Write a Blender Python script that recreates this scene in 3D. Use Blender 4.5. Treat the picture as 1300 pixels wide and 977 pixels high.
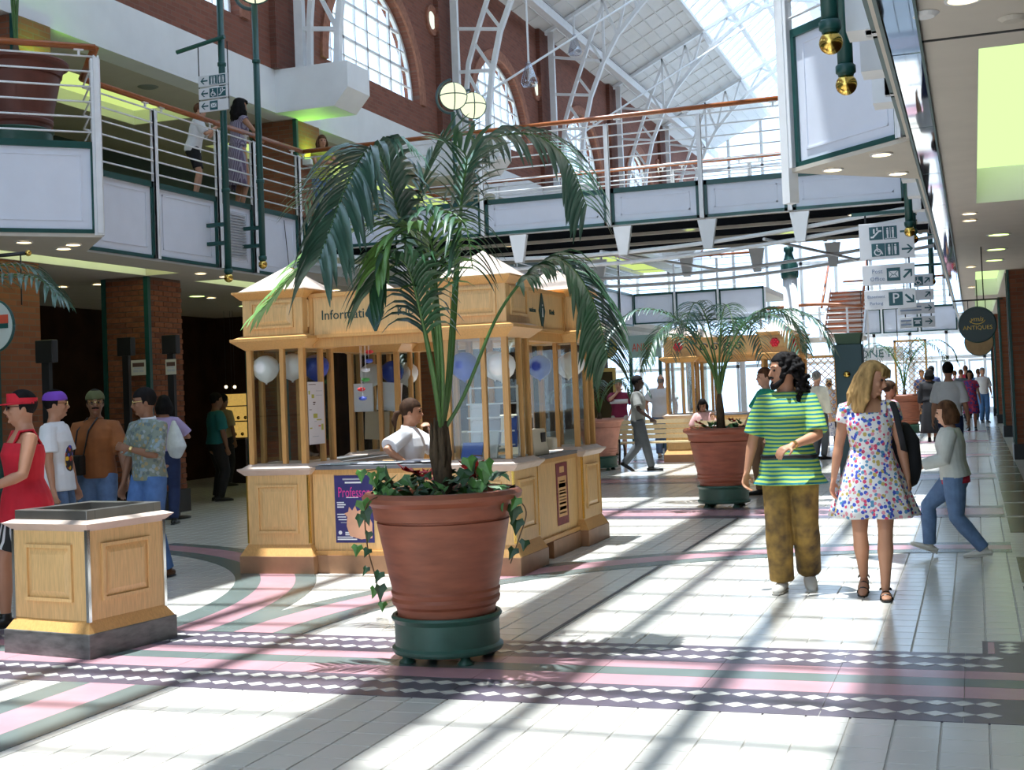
import bpy, bmesh, math, random
from mathutils import Vector, Matrix
random.seed(7)
for o in list(bpy.data.objects): bpy.data.objects.remove(o)
SC = bpy.context.scene
COL = SC.collection
PI = math.pi

# ------------------------------------------------------------------ camera, sky, sun, exposure
CAM_H = 1.55; FPX = 1642.0; YAW, PITCH, ROLL = (math.radians(a) for a in (19.593, 1.889, -2.2665))
def _basis():
    cy, sy, cp, sp = math.cos(YAW), math.sin(YAW), math.cos(PITCH), math.sin(PITCH)
    f = Vector((-sy*cp, cy*cp, sp)); r = Vector((cy, sy, 0)); u = r.cross(f)
    cr, sr = math.cos(ROLL), math.sin(ROLL)
    return cr*r + sr*u, -sr*r + cr*u, f
RR, UU, FF = _basis()
cam = bpy.data.cameras.new('camera'); cam.sensor_width = 36; cam.lens = FPX/1300*36; cam.shift_y = -44.5/1300
cam.clip_start = 0.05; cam.clip_end = 300
co = bpy.data.objects.new('camera', cam); COL.objects.link(co); SC.camera = co
m = Matrix.Identity(4)
for i in range(3): m[i][0], m[i][1], m[i][2] = RR[i], UU[i], -FF[i]
m[2][3] = CAM_H
co.matrix_world = m

W = bpy.data.worlds.new('sky'); SC.world = W; W.use_nodes = True
bg = W.node_tree.nodes['Background']; bg.inputs[0].default_value = (0.64, 0.81, 1.0, 1); bg.inputs[1].default_value = 2.8
sun = bpy.data.lights.new('sun', 'SUN'); sun.energy = 13.5; sun.angle = math.radians(0.6); sun.color = (1.0, 0.955, 0.88)
so = bpy.data.objects.new('sun', sun); COL.objects.link(so); so.location = (-6, 6, 40)
so.rotation_euler = Vector((0.123, 0.06, -1)).to_track_quat('-Z', 'Y').to_euler()
vs = SC.view_settings; vs.view_transform = 'Standard'; vs.look = 'None'; vs.gamma = 1; vs.use_curve_mapping = False
vs.exposure = 0.0

# ------------------------------------------------------------------ helpers
def ray(x, y): return FF + RR*((x-650)/FPX) - UU*((y-444)/FPX)
CP = Vector((0, 0, CAM_H))
def onz(x, y, z=0.0): d = ray(x, y); return CP + d*((z-CAM_H)/d.z)
def ony(x, y, Y): d = ray(x, y); return CP + d*(Y/d.y)
def onx(x, y, X): d = ray(x, y); return CP + d*(X/d.x)
def V(*a): return Vector(a)

MATS = {}
def mat(name, col, rough=0.5, metal=0.0, noise=0.0, scale=8.0, bump=0.0, bscale=None, spec=0.5, stretch=(1,1,1), col2=None, emit=None, es=0.0, coat=0.0):
    if name in MATS: return MATS[name]
    M = bpy.data.materials.new(name); M.use_nodes = True; nt = M.node_tree; N = nt.nodes; L = nt.links
    b = N['Principled BSDF']; b.inputs['Base Color'].default_value = (*col, 1); b.inputs['Roughness'].default_value = rough
    b.inputs['Metallic'].default_value = metal; b.inputs['Specular IOR Level'].default_value = spec
    if coat: b.inputs['Coat Weight'].default_value = coat
    if emit: b.inputs['Emission Color'].default_value = (*emit, 1); b.inputs['Emission Strength'].default_value = es
    if noise or bump or col2:
        tc = N.new('ShaderNodeTexCoord'); mp = N.new('ShaderNodeMapping'); mp.inputs['Scale'].default_value = stretch
        L.new(tc.outputs['Object'], mp.inputs[0])
        nz = N.new('ShaderNodeTexNoise'); nz.inputs['Scale'].default_value = scale; nz.inputs['Detail'].default_value = 4
        L.new(mp.outputs[0], nz.inputs[0])
        if noise or col2:
            mx = N.new('ShaderNodeMix'); mx.data_type = 'RGBA'
            mr = N.new('ShaderNodeMapRange'); mr.inputs[1].default_value = 0.3; mr.inputs[2].default_value = 0.7
            L.new(nz.outputs[0], mr.inputs[0]); L.new(mr.outputs[0], mx.inputs[0])
            c2 = col2 or tuple(max(0, c*(1-noise)) for c in col); c1 = col if col2 else tuple(min(1, c*(1+noise*0.5)) for c in col)
            mx.inputs[6].default_value = (*c2, 1); mx.inputs[7].default_value = (*c1, 1)
            L.new(mx.outputs[2], b.inputs['Base Color'])
        if bump:
            bp = N.new('ShaderNodeBump'); bp.inputs['Strength'].default_value = bump; bp.inputs['Distance'].default_value = 0.01
            n2 = nz
            if bscale: n2 = N.new('ShaderNodeTexNoise'); n2.inputs['Scale'].default_value = bscale; L.new(mp.outputs[0], n2.inputs[0])
            L.new(n2.outputs[0], bp.inputs['Height']); L.new(bp.outputs[0], b.inputs['Normal'])
    MATS[name] = M; return M

def emat(name, col, s):
    if name in MATS: return MATS[name]
    M = bpy.data.materials.new(name); M.use_nodes = True; nt = M.node_tree; nt.nodes.clear()
    e = nt.nodes.new('ShaderNodeEmission'); e.inputs[0].default_value = (*col, 1); e.inputs[1].default_value = s
    o = nt.nodes.new('ShaderNodeOutputMaterial'); nt.links.new(e.outputs[0], o.inputs[0]); MATS[name] = M; return M

def glassmat(name, tint=(1,1,1), gl=0.06, rough=0.02):
    if name in MATS: return MATS[name]
    M = bpy.data.materials.new(name); M.use_nodes = True; nt = M.node_tree; nt.nodes.clear(); N = nt.nodes
    t = N.new('ShaderNodeBsdfTransparent'); t.inputs[0].default_value = (*tint, 1)
    g = N.new('ShaderNodeBsdfGlossy'); g.inputs['Roughness'].default_value = rough
    fr = N.new('ShaderNodeLayerWeight'); fr.inputs[0].default_value = 0.25
    ma = N.new('ShaderNodeMath'); ma.operation = 'MULTIPLY_ADD'; ma.inputs[1].default_value = 0.3; ma.inputs[2].default_value = gl
    ma.use_clamp = True
    mx = N.new('ShaderNodeMixShader'); o = N.new('ShaderNodeOutputMaterial')
    nt.links.new(fr.outputs['Facing'], ma.inputs[0]); nt.links.new(ma.outputs[0], mx.inputs[0])
    nt.links.new(t.outputs[0], mx.inputs[1]); nt.links.new(g.outputs[0], mx.inputs[2]); nt.links.new(mx.outputs[0], o.inputs[0])
    MATS[name] = M; return M

def brickmat(name, c1, c2, mortar, axis='YZ', bw=0.225, bh=0.075):
    if name in MATS: return MATS[name]
    M = bpy.data.materials.new(name); M.use_nodes = True; nt = M.node_tree; N = nt.nodes; L = nt.links
    b = N['Principled BSDF']; b.inputs['Roughness'].default_value = 0.85
    tc = N.new('ShaderNodeTexCoord'); sp = N.new('ShaderNodeSeparateXYZ'); L.new(tc.outputs['Object'], sp.inputs[0])
    cb = N.new('ShaderNodeCombineXYZ')
    if axis == 'YZ': L.new(sp.outputs[1], cb.inputs[0])
    elif axis == 'XZ': L.new(sp.outputs[0], cb.inputs[0])
    else:
        ad = N.new('ShaderNodeMath'); L.new(sp.outputs[0], ad.inputs[0]); L.new(sp.outputs[1], ad.inputs[1]); L.new(ad.outputs[0], cb.inputs[0])
    L.new(sp.outputs[2], cb.inputs[1])
    t = N.new('ShaderNodeTexBrick'); t.inputs['Scale'].default_value = 1; t.inputs['Brick Width'].default_value = bw
    t.inputs['Row Height'].default_value = bh; t.inputs['Mortar Size'].default_value = 0.006; t.inputs['Bias'].default_value = 0.0
    t.inputs['Color1'].default_value = (*c1, 1); t.inputs['Color2'].default_value = (*c2, 1); t.inputs['Mortar'].default_value = (*mortar, 1)
    L.new(cb.outputs[0], t.inputs[0]); L.new(t.outputs[0], b.inputs['Base Color'])
    bp = N.new('ShaderNodeBump'); bp.inputs['Strength'].default_value = 0.5; bp.inputs['Distance'].default_value = 0.008; bp.invert = True
    L.new(t.outputs[1], bp.inputs['Height']); L.new(bp.outputs[0], b.inputs['Normal'])
    MATS[name] = M; return M

class MB:
    """collects shapes; build() links them as one mesh object"""
    def __init__(s): s.v = []; s.f = []; s.mi = []; s.cur = 0; s.sm = []; s.smooth = False
    def m(s, i): s.cur = i; return s
    def face(s, idx): s.f.append(tuple(idx)); s.mi.append(s.cur); s.sm.append(s.smooth)
    def quad(s, *p):
        n = len(s.v); s.v += [Vector(q) for q in p]; s.face(range(n, n+len(p))); return s
    def box(s, x0, x1, y0, y1, z0, z1, M=None):
        if x0 > x1: x0, x1 = x1, x0
        if y0 > y1: y0, y1 = y1, y0
        if z0 > z1: z0, z1 = z1, z0
        n = len(s.v); P = [V(x, y, z) for z in (z0, z1) for y in (y0, y1) for x in (x0, x1)]
        if M: P = [M @ p for p in P]
        s.v += P
        for q in ((0,2,3,1),(4,5,7,6),(0,1,5,4),(2,6,7,3),(0,4,6,2),(1,3,7,5)): s.face([n+i for i in q])
        return s
    def cbox(s, c, sz, M=None, rz=0.0):
        T = Matrix.Translation(Vector(c)) @ (M or Matrix.Rotation(rz, 4, 'Z'))
        a, b, d = sz[0]/2, sz[1]/2, sz[2]/2
        return s.box(-a, a, -b, b, -d, d, T)
    def frustum(s, x0, x1, y0, y1, z0, X0, X1, Y0, Y1, z1):
        n = len(s.v)
        s.v += [V(x0,y0,z0),V(x1,y0,z0),V(x0,y1,z0),V(x1,y1,z0),V(X0,Y0,z1),V(X1,Y0,z1),V(X0,Y1,z1),V(X1,Y1,z1)]
        for q in ((0,2,3,1),(4,5,7,6),(0,1,5,4),(2,6,7,3),(0,4,6,2),(1,3,7,5)): s.face([n+i for i in q])
        return s
    def beam(s, a, b, w, h=None, up=(0,0,1)):
        a, b = Vector(a), Vector(b); h = h or w; d = (b-a)
        if d.length < 1e-6: return s
        d.normalize(); u = Vector(up)
        if abs(d.dot(u)) > 0.98: u = Vector((0,1,0))
        r = d.cross(u).normalized(); u = r.cross(d)
        n = len(s.v)
        for p in (a, b):
            for i, j in ((-1,-1),(1,-1),(-1,1),(1,1)): s.v.append(p + r*(w/2*i) + u*(h/2*j))
        for q in ((0,1,3,2),(4,6,7,5),(0,4,5,1),(2,3,7,6),(0,2,6,4),(1,5,7,3)): s.face([n+i for i in q])
        return s
    def path(s, pts, w, h=None, up=(0,0,1)):
        for a, b in zip(pts, pts[1:]): s.beam(a, b, w, h, up)
        return s
    def tube(s, pts, rad, n=8, caps=True, side=None, ry=None, rcap=False):
        """swept ellipse; rad/ry: number or list; side fixes the rx direction"""
        pts = [Vector(p) for p in pts]; k = len(pts)
        R = list(rad) if hasattr(rad, '__len__') else [rad]*k
        Q = list(ry) if hasattr(ry, '__len__') else ([ry]*k if ry else R)
        if rcap:
            d0 = (pts[0]-pts[1]).normalized(); d1 = (pts[-1]-pts[-2]).normalized(); m0 = min(R[0],Q[0]); m1 = min(R[-1],Q[-1])
            pts = [pts[0]+d0*m0*.9, pts[0]+d0*m0*.6]+pts+[pts[-1]+d1*m1*.6, pts[-1]+d1*m1*.9]
            R = [R[0]*.42, R[0]*.8]+R+[R[-1]*.8, R[-1]*.42]; Q = [Q[0]*.42, Q[0]*.8]+Q+[Q[-1]*.8, Q[-1]*.42]; k += 4
        base = len(s.v); prev = None
        for i, p in enumerate(pts):
            t = (pts[min(i+1,k-1)] - pts[max(i-1,0)])
            t = t.normalized() if t.length > 1e-9 else V(0,0,1)
            if side is not None: r = Vector(side); r = r - t*r.dot(t)
            elif prev is not None: r = prev - t*prev.dot(t)
            else:
                r = t.cross(V(0,0,1));
                if r.length < 0.05: r = t.cross(V(0,1,0))
            if r.length < 1e-6: r = t.orthogonal()
            r.normalize(); prev = r; u = t.cross(r)
            for j in range(n):
                a = 2*PI*j/n; s.v.append(p + r*(R[i]*math.cos(a)) + u*(Q[i]*math.sin(a)))
        for i in range(k-1):
            for j in range(n):
                a, b = base+i*n+j, base+i*n+(j+1)%n; s.face((a, b, b+n, a+n))
        if caps:
            s.face([base+j for j in range(n)][::-1]); s.face([base+(k-1)*n+j for j in range(n)])
        return s
    def lathe(s, prof, c=(0,0,0), n=32, M=None, caps=True):
        """prof: (radius, z) list, closed with caps where radius>0"""
        base = len(s.v); c = Vector(c)
        for r, z in prof:
            for j in range(n):
                a = 2*PI*j/n; p = V(r*math.cos(a), r*math.sin(a), z)
                s.v.append((M @ p if M else p) + c)
        for i in range(len(prof)-1):
            for j in range(n):
                a, b = base+i*n+j, base+i*n+(j+1)%n; s.face((a, b, b+n, a+n))
        if caps and prof[0][0] > 1e-4: s.face([base+j for j in range(n)][::-1])
        if caps and prof[-1][0] > 1e-4: s.face([base+(len(prof)-1)*n+j for j in range(n)])
        return s
    def sphere(s, c, r, n=12, k=8, M=None):
        r = Vector(r) if hasattr(r, '__len__') else V(r, r, r); base = len(s.v); c = Vector(c)
        for i in range(1, k):
            th = PI*i/k
            for j in range(n):
                ph = 2*PI*j/n; p = V(r.x*math.sin(th)*math.cos(ph), r.y*math.sin(th)*math.sin(ph), -r.z*math.cos(th))
                s.v.append(c + (M @ p if M else p))
        for q in (-1, 1):
            p = V(0,0,q*r.z); s.v.append(c + (M @ p if M else p))
        B, T = base+(k-1)*n, base+(k-1)*n+1
        for i in range(k-2):
            for j in range(n):
                a, b = base+i*n+j, base+i*n+(j+1)%n; s.face((a, b, b+n, a+n))
        for j in range(n):
            s.face((B, base+(j+1)%n, base+j)); s.face((T, base+(k-2)*n+j, base+(k-2)*n+(j+1)%n))
        return s
    def prism(s, poly, d0, d1, axis='Y'):
        """extrude 2D poly; axis Y: (x,z) at y=d0..d1 ; X: (y,z) ; Z: (x,y)"""
        f = {'Y': lambda p, d: V(p[0], d, p[1]), 'X': lambda p, d: V(d, p[0], p[1]), 'Z': lambda p, d: V(p[0], p[1], d)}[axis]
        n = len(s.v); k = len(poly)
        s.v += [f(p, d0) for p in poly] + [f(p, d1) for p in poly]
        s.face([n+i for i in range(k)]); s.face([n+k+i for i in range(k)][::-1])
        for i in range(k): j = (i+1) % k; s.face((n+i, n+k+i, n+k+j, n+j))
        return s
    def add(s, o, M=None):
        n = len(s.v); s.v += [(M @ v if M else v.copy()) for v in o.v]
        s.f += [tuple(n+i for i in f) for f in o.f]; s.mi += o.mi; s.sm += o.sm; return s
    def mesh(s, name, mats, off=None, recalc=True):
        me = bpy.data.meshes.new(name); o = off or V(0,0,0)
        me.from_pydata([tuple(v-o) for v in s.v], [], s.f)
        for mm in (mats if isinstance(mats, (list, tuple)) else [mats]): me.materials.append(mm)
        me.polygons.foreach_set('material_index', s.mi); me.polygons.foreach_set('use_smooth', s.sm)
        if recalc:
            b = bmesh.new(); b.from_mesh(me); bmesh.ops.recalc_face_normals(b, faces=b.faces); b.to_mesh(me); b.free()
        me.update(); return me
    def build(s, name, mats, parent=None, local=False, bevel=0.0, recalc=True, flat=True):
        """parented meshes are given in world coordinates unless local"""
        if parent is None and not local:
            xs = [v.x for v in s.v]; ys = [v.y for v in s.v]; zs = [v.z for v in s.v]
            off = V((min(xs)+max(xs))/2, (min(ys)+max(ys))/2, min(zs))
        elif parent is not None and not local: off = wloc(parent)
        else: off = V(0,0,0)
        o = bpy.data.objects.new(name, s.mesh(name, mats, off, recalc)); COL.objects.link(o)
        if parent is None: o.location = off
        else: o.parent = parent
        if bevel:
            b = o.modifiers.new('bevel', 'BEVEL'); b.width = bevel; b.segments = 2; b.limit_method = 'ANGLE'; b.angle_limit = math.radians(40)
        return o
def wloc(o):
    p = V(0,0,0)
    while o: p = p + o.location; o = o.parent
    return p
def obj(name, me, parent, loc=(0,0,0), rot=None):
    o = bpy.data.objects.new(name, me); COL.objects.link(o); o.parent = parent; o.location = loc
    if rot is not None: o.rotation_euler = rot
    return o
def tag(o, label=None, cat=None, group=None, kind=None):
    if label: o['label'] = label
    if cat: o['category'] = cat
    if group: o['group'] = group
    if kind: o['kind'] = kind
    return o
def empty(name, loc=(0,0,0), rz=0.0, label=None, cat=None, group=None):
    o = bpy.data.objects.new(name, None); COL.objects.link(o); o.location = loc; o.rotation_euler = (0,0,rz); o.empty_display_size = 0.1
    return tag(o, label, cat, group)
def struct(o): o['kind'] = 'structure'; return o
def copy_tree(o, parent=None):
    c = o.copy(); COL.objects.link(c); c.parent = parent
    for ch in list(o.children): copy_tree(ch, c)
    return c
def smooth_by_angle(o, deg=35):
    for p in o.data.polygons: p.use_smooth = True
    try: o.data.set_sharp_from_angle(angle=math.radians(deg))
    except Exception: pass
    return o
def text_mesh(txt, size, depth=0.002, font=None, shear=0.0, align='CENTER', space=1.0):
    c = bpy.data.curves.new('lettering', 'FONT'); c.body = txt; c.size = size; c.extrude = depth; c.align_x = align; c.align_y = 'CENTER'
    c.shear = shear; c.resolution_u = 2; c.space_character = space
    o = bpy.data.objects.new('lettering', c); COL.objects.link(o)
    dg = bpy.context.evaluated_depsgraph_get(); me = bpy.data.meshes.new_from_object(o.evaluated_get(dg))
    bpy.data.objects.remove(o); return me
def lettering(txt, size, loc, rot, m, parent, depth=0.002, name='lettering', shear=0.0, sx=1.0, align='CENTER'):
    me = text_mesh(txt, size, depth, shear=shear, align=align); me.materials.clear(); me.materials.append(m)
    o = bpy.data.objects.new(name, me); COL.objects.link(o); o.parent = parent
    o.location = Vector(loc) - (wloc(parent) if parent else V(0,0,0)); o.rotation_euler = rot; o.scale = (sx, 1, 1); return o
FRONT = (PI/2, 0, 0)            # faces -Y
RIGHT = (PI/2, 0, PI/2)         # faces +X

# materials shared by many things
M_white = mat('white_paint', (0.84, 0.85, 0.86), 0.45, noise=0.04, scale=3)
M_panel = mat('white_panel', (0.78, 0.81, 0.90), 0.4, noise=0.03, scale=4)
M_steel = mat('white_steel', (0.86, 0.87, 0.88), 0.35, noise=0.05, scale=6)
M_beige = mat('soffit_paint', (0.60, 0.55, 0.47), 0.6, noise=0.05, scale=3)
M_green = mat('dark_green_paint', (0.012, 0.075, 0.066), 0.35, noise=0.12, scale=10)
M_rail = mat('varnished_handrail', (0.36, 0.105, 0.028), 0.3, noise=0.25, scale=14, stretch=(1,1,6))
M_brass = mat('brass', (0.83, 0.55, 0.13), 0.2, 1.0, noise=0.1)
M_wood = mat('pale_maple', (0.78, 0.50, 0.215), 0.38, noise=0.16, scale=7, stretch=(14,14,1.2), bump=0.04)
M_woodd = mat('maple_edge', (0.65, 0.35, 0.115), 0.4, noise=0.14, scale=7, stretch=(14,14,1.2))
M_plinth = mat('brown_plinth', (0.36, 0.19, 0.10), 0.45, noise=0.15, scale=8)
M_roofwood = mat('bleached_roof', (0.56, 0.44, 0.36), 0.55, noise=0.1, scale=9)
M_terra = mat('terracotta', (0.29, 0.086, 0.042), 0.55, noise=0.25, scale=5, stretch=(1,1,5), bump=0.06, bscale=30)
M_terrad = mat('dark_terracotta', (0.15, 0.045, 0.03), 0.5, noise=0.2, scale=5)
M_potgreen = mat('green_saucer', (0.035, 0.105, 0.075), 0.4, noise=0.15, scale=8)
M_soil = mat('soil', (0.03, 0.02, 0.014), 0.9, noise=0.4, scale=40, bump=0.5)
M_black = mat('black_paint', (0.012, 0.012, 0.014), 0.4, noise=0.1)
M_dark = mat('dark_shopfront', (0.03, 0.014, 0.008), 0.35, noise=0.3, scale=2)
M_glass = glassmat('clear_glass', (0.95, 0.97, 0.96), 0.03)
M_sky = glassmat('roof_glass', (0.90, 0.95, 1.0), 0.03)
M_mirror = mat('mirror', (0.75, 0.80, 0.88), 0.03, 1.0)
M_chrome = mat('chrome', (0.8, 0.8, 0.82), 0.12, 1.0)
M_ink = mat('green_ink', (0.01, 0.05, 0.045), 0.5)
M_lampw = emat('warm_lamp', (1.0, 0.72, 0.35), 9.0)
M_lampg = emat('green_lamp', (0.72, 1.0, 0.28), 4.0)
M_greenlit = emat('lit_diffuser', (0.72, 1.0, 0.42), 1.15)
M_yellit = emat('lit_strip', (0.86, 1.0, 0.40), 1.3)
B_up = brickmat('brick_upper', (0.27, 0.095, 0.06), (0.20, 0.07, 0.045), (0.22, 0.12, 0.09), 'YZ')
B_col = brickmat('brick_pier', (0.30, 0.105, 0.05), (0.22, 0.07, 0.035), (0.20, 0.12, 0.08), 'XY')
# ------------------------------------------------------------------ floor
M_grout = mat('floor_grout', (0.46, 0.43, 0.39), 0.8, noise=0.1)
M_tile = mat('cream_floor_tile', (0.68, 0.65, 0.59), 0.2, noise=0.07, scale=1.7, spec=0.5)
M_pink = mat('pink_floor_tile', (0.52, 0.29, 0.325), 0.25, noise=0.12, scale=3)
M_slate = mat('grey_green_floor_tile', (0.15, 0.185, 0.175), 0.25, noise=0.12, scale=3)
M_plum = mat('plum_grey_floor_tile', (0.115, 0.095, 0.125), 0.28, noise=0.15, scale=5)
M_marble = mat('veined_brown_marble', (0.19, 0.165, 0.125), 0.22, col2=(0.075, 0.062, 0.05), scale=6, stretch=(10,1.2,1))
YS = -16.0
fb = MB().box(-16, 2.4, YS, 58, -0.12, -0.006)
floor = struct(fb.build('floor', M_grout))
FO = wloc(floor)
TS = 0.2
def tile_mb(w, d, h=0.006, g=0.0035, c=0.003):
    b = MB(); a, e = w/2-g, d/2-g
    b.frustum(-a, a, -e, e, -h, -a+c, a-c, -e+c, e-c, 0); return b
tile_me = tile_mb(TS, TS).mesh('tile', M_tile)
near = []; rest = MB()
for j in range(int((40-3)/TS)):
    y = 3.05 + j*TS + TS/2
    x0 = -15.6 if y > 9 else -9
    i = 0
    while True:
        x = 1.19 - TS/2 - i*TS; i += 1
        if x < x0: break
        if 7.68 < y < 10.05 and -5.0 < x < 0.3 and len(near) < 300: near.append((x, y))
        elif 6.15 < y < 7.55 and x > -9: continue
        else:
            a = TS/2-0.0035; e = a-0.002; n = len(rest.v)
            rest.v += [V(x-a,y-a,-.006),V(x+a,y-a,-.006),V(x+a,y+a,-.006),V(x-a,y+a,-.006),V(x-e,y-e,0),V(x+e,y-e,0),V(x+e,y+e,0),V(x-e,y+e,0)]
            for q in ((4,5,6,7),(0,1,5,4),(1,2,6,5),(2,3,7,6),(3,0,4,7)): rest.face([n+k for k in q])
o = rest.build('tile_field', M_tile, floor, recalc=False); tag(o, kind='stuff')
for (x, y) in near: obj('tile', tile_me, floor, V(x, y, 0)-FO)
MB().box(-16, 2.4, 40, 58, -0.006, 0).build('paving', M_tile, floor)

def strip(y0, y1, x0, x1, mm, name, h=0.0025):
    k = max(1, int(abs(x1-x0)/0.6)); w = (x1-x0)/k
    b = MB()
    for i in range(k): b.box(x0+i*w+.0015, x0+(i+1)*w-.0015, y0+.0015, y1-.0015, -.004, h)
    return b.build(name, mm, floor)
XL, XR = -9.0, 1.15
for (y0, y1, mm, nm) in ((7.02,7.20,M_pink,'pink_stripe'),(6.84,7.02,M_slate,'grey_stripe'),(6.60,6.84,M_pink,'pink_stripe'),
                         (7.20,7.66,M_plum,'diamond_ground'),(6.14,6.60,M_plum,'diamond_ground')):
    strip(y0, y1, XL, XR, mm, nm)
# diamonds, two rows in each ground band
db = MB(); db.v += [V(-.056,0,0),V(0,-.05,0),V(.056,0,0),V(0,.05,0)]; db.v += [v+V(0,0,.002) for v in db.v]
db.face((4,5,6,7))
for i in range(4): db.face((i,(i+1)%4,4+(i+1)%4,4+i))
dme = db.mesh('diamond_tile', M_tile)
for y in (7.535, 7.335, 6.485, 6.275):
    for i in range(66):
        obj('diamond_tile', dme, floor, V(0.0-0.115*i+(0.02 if y > 7 else -0.01), y, 0.0025)-FO)
for (x0, x1, y0, y1, mm, nm, h) in ((-.03,.26,7.66,8.02,M_plum,'corner_ground',.0025),(.0,.035,7.66,7.98,M_pink,'corner_bar',.004),(.195,.23,7.66,7.98,M_pink,'corner_bar',.004)):
    MB().box(x0, x1, y0, y1, -.004, h).build(nm, mm, floor)
for i in range(3): obj('diamond_tile', dme, floor, V(.115, 7.72+.1*i, .0025)-FO)
def arc_strip(c, r0, r1, a0, a1, mm, name, n=36, hz=.0028):
    b = MB(); k = len(b.v)
    for i in range(n+1):
        a = math.radians(a0+(a1-a0)*i/n)
        for r in (r0, r1): b.v.append(V(c[0]+r*math.cos(a), c[1]+r*math.sin(a), hz))
    for i in range(n): b.face((2*i, 2*i+1, 2*i+3, 2*i+2))
    b2 = MB(); b2.v = b.v + [v-V(0,0,.006) for v in b.v]; b2.f = list(b.f); b2.mi = list(b.mi); b2.sm = list(b.sm); N = len(b.v)
    for i in range(n): b2.face((2*i, 2*i+2, N+2*i+2, N+2*i)); b2.face((2*i+1, N+2*i+1, N+2*i+3, 2*i+3))
    return b2.build(name, mm, floor)
for c, a0, a1, hz in (((0.05, 7.66), 90, 180, .0045), ((-9.9, 7.66), 0, 75, .003)):
    arc_strip(c, 4.56, 4.86, a0, a1, M_pink, 'pink_arc', hz=hz+.0012); arc_strip(c, 4.34, 4.56, a0, a1, M_slate, 'grey_arc', hz=hz); arc_strip(c, 4.86, 5.04, a0, a1, M_slate, 'grey_arc', hz=hz)
for (x0, x1, mm, nm) in ((-4.80,-4.50,M_pink,'pink_stripe'),(-4.99,-4.80,M_slate,'grey_stripe'),(-4.50,-4.28,M_slate,'grey_stripe')):
    MB().box(x0, x1, 3.0, 6.14, -.004, .0027).build(nm, mm, floor)
for (y0, y1, mm, nm) in ((12.22,12.52,M_pink,'pink_stripe'),(12.52,12.72,M_slate,'grey_stripe'),(12.02,12.22,M_slate,'grey_stripe')):
    strip(y0, y1, .05, .24, mm, nm)
for k, (yc, w) in enumerate(((15.6,1.3),(21.0,1.3),(26.5,1.3),(32,1.3),(37.5,1.3))):
    strip(yc-w/2, yc-w*.28, XL, .24, M_plum, 'plum_stripe'); strip(yc+w*.28, yc+w/2, XL, .24, M_plum, 'plum_stripe')
    strip(yc-w*.28, yc+w*.28, XL, .24, M_pink, 'pink_stripe')
MB().box(-2.655, -2.625, 7.66, 15, -.004, .003).build('expansion_joint', mat('joint_strip', (0.06,0.055,0.05), .5, noise=.1), floor)
for j in range(20):
    y = 8.6+j*1.6
    if j != 2: MB().box(.26, .60, y+.1, y+1.5, -.004, .003).build('marble_slab', M_marble, floor)

# ------------------------------------------------------------------ frame transform for a straight run
def run_matrix(a, b):
    """u along a->b, v to the right-hand outside, w up"""
    a, b = Vector((a[0], a[1], 0)), Vector((b[0], b[1], 0)); d = (b-a).normalized(); n = V(d.y, -d.x, 0)
    M = Matrix.Identity(4)
    for i in range(3): M[i][0], M[i][1], M[i][2], M[i][3] = d[i], n[i], (0,0,1)[i], a[i]
    return M, (b-a).length
def fascia_bay(parent, M, u0, u1, z0, z1, louvre=False, fw=0.07):
    b = MB().box(u0, u1, -.06, .0, z0, z1, M); p = b.build('panel', M_panel, parent)
    f = MB()
    for q in ((u0,u1,z1-fw,z1),(u0,u1,z0,z0+fw*.6),(u0,u0+fw*.6,z0,z1),(u1-fw*.6,u1,z0,z1)): f.box(q[0],q[1],-.002,.028,q[2],q[3],M)
    f.build('green_frame', M_green, parent)
    g = MB(); i = fw*1.9; w = .018
    for q in ((u0+i,u1-i,z1-i-w,z1-i),(u0+i,u1-i,z0+i,z0+i+w),(u0+i,u0+i+w,z0+i,z1-i),(u1-i-w,u1-i,z0+i,z1-i)): g.box(q[0],q[1],-.001,.008,q[2],q[3],M)
    g.build('moulding', M_panel, parent)
    if louvre:
        lm = mat('louvre_grey', (.45,.46,.48), .5, noise=.1)
        k = 16
        for s in range(k):
            z = z0+i+.06+(z1-z0-2*i-.12)*s/(k-1)
            MB().box(u0+i+.12, u1-i-.06, 0, .02, z-.012, z+.012, M).build('slat', lm, parent)
def balustrade(parent, M, L, z0, zt, posts, inset=0.0, pb=None, rods=6, ends=(0,0)):
    """posts: u positions; pb: bottom of the post plates"""
    v = .03
    h = MB(); h.smooth = True; h.tube([M @ V(-ends[0], v, zt), M @ V(L+ends[1], v, zt)], .045, 12, ry=.034)
    h.build('handrail', M_rail, parent)
    for r in range(rods):
        z = z0+.10+(zt-.10-z0-.10)*r/(rods-1)
        t = MB(); t.smooth = True; t.tube([M @ V(0, v, z), M @ V(L, v, z)], .011, 6); t.build('rod', M_steel, parent)
    for u in posts:
        p = MB(); b = pb if pb is not None else z0
        for du in (-.022, .022): p.box(u+du-.008, u+du+.008, v-.035, v+.035, b, zt-.09, M)
        p.box(u-.03, u+.03, v+.0, v+.03, b, zt-.11, M)
        p.build('post', M_steel, parent)
        for du in (-.17, .17):
            if not -.02 <= u+du <= L+.02: continue
            q = MB().box(u+du-.05, u+du+.05, v-.02, v+.02, zt-.045, zt-.03, M).box(u+du-.012, u+du+.012, v-.01, v+.01, zt-.10, zt-.04, M)
            q.build('bracket', M_steel, parent)
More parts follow.
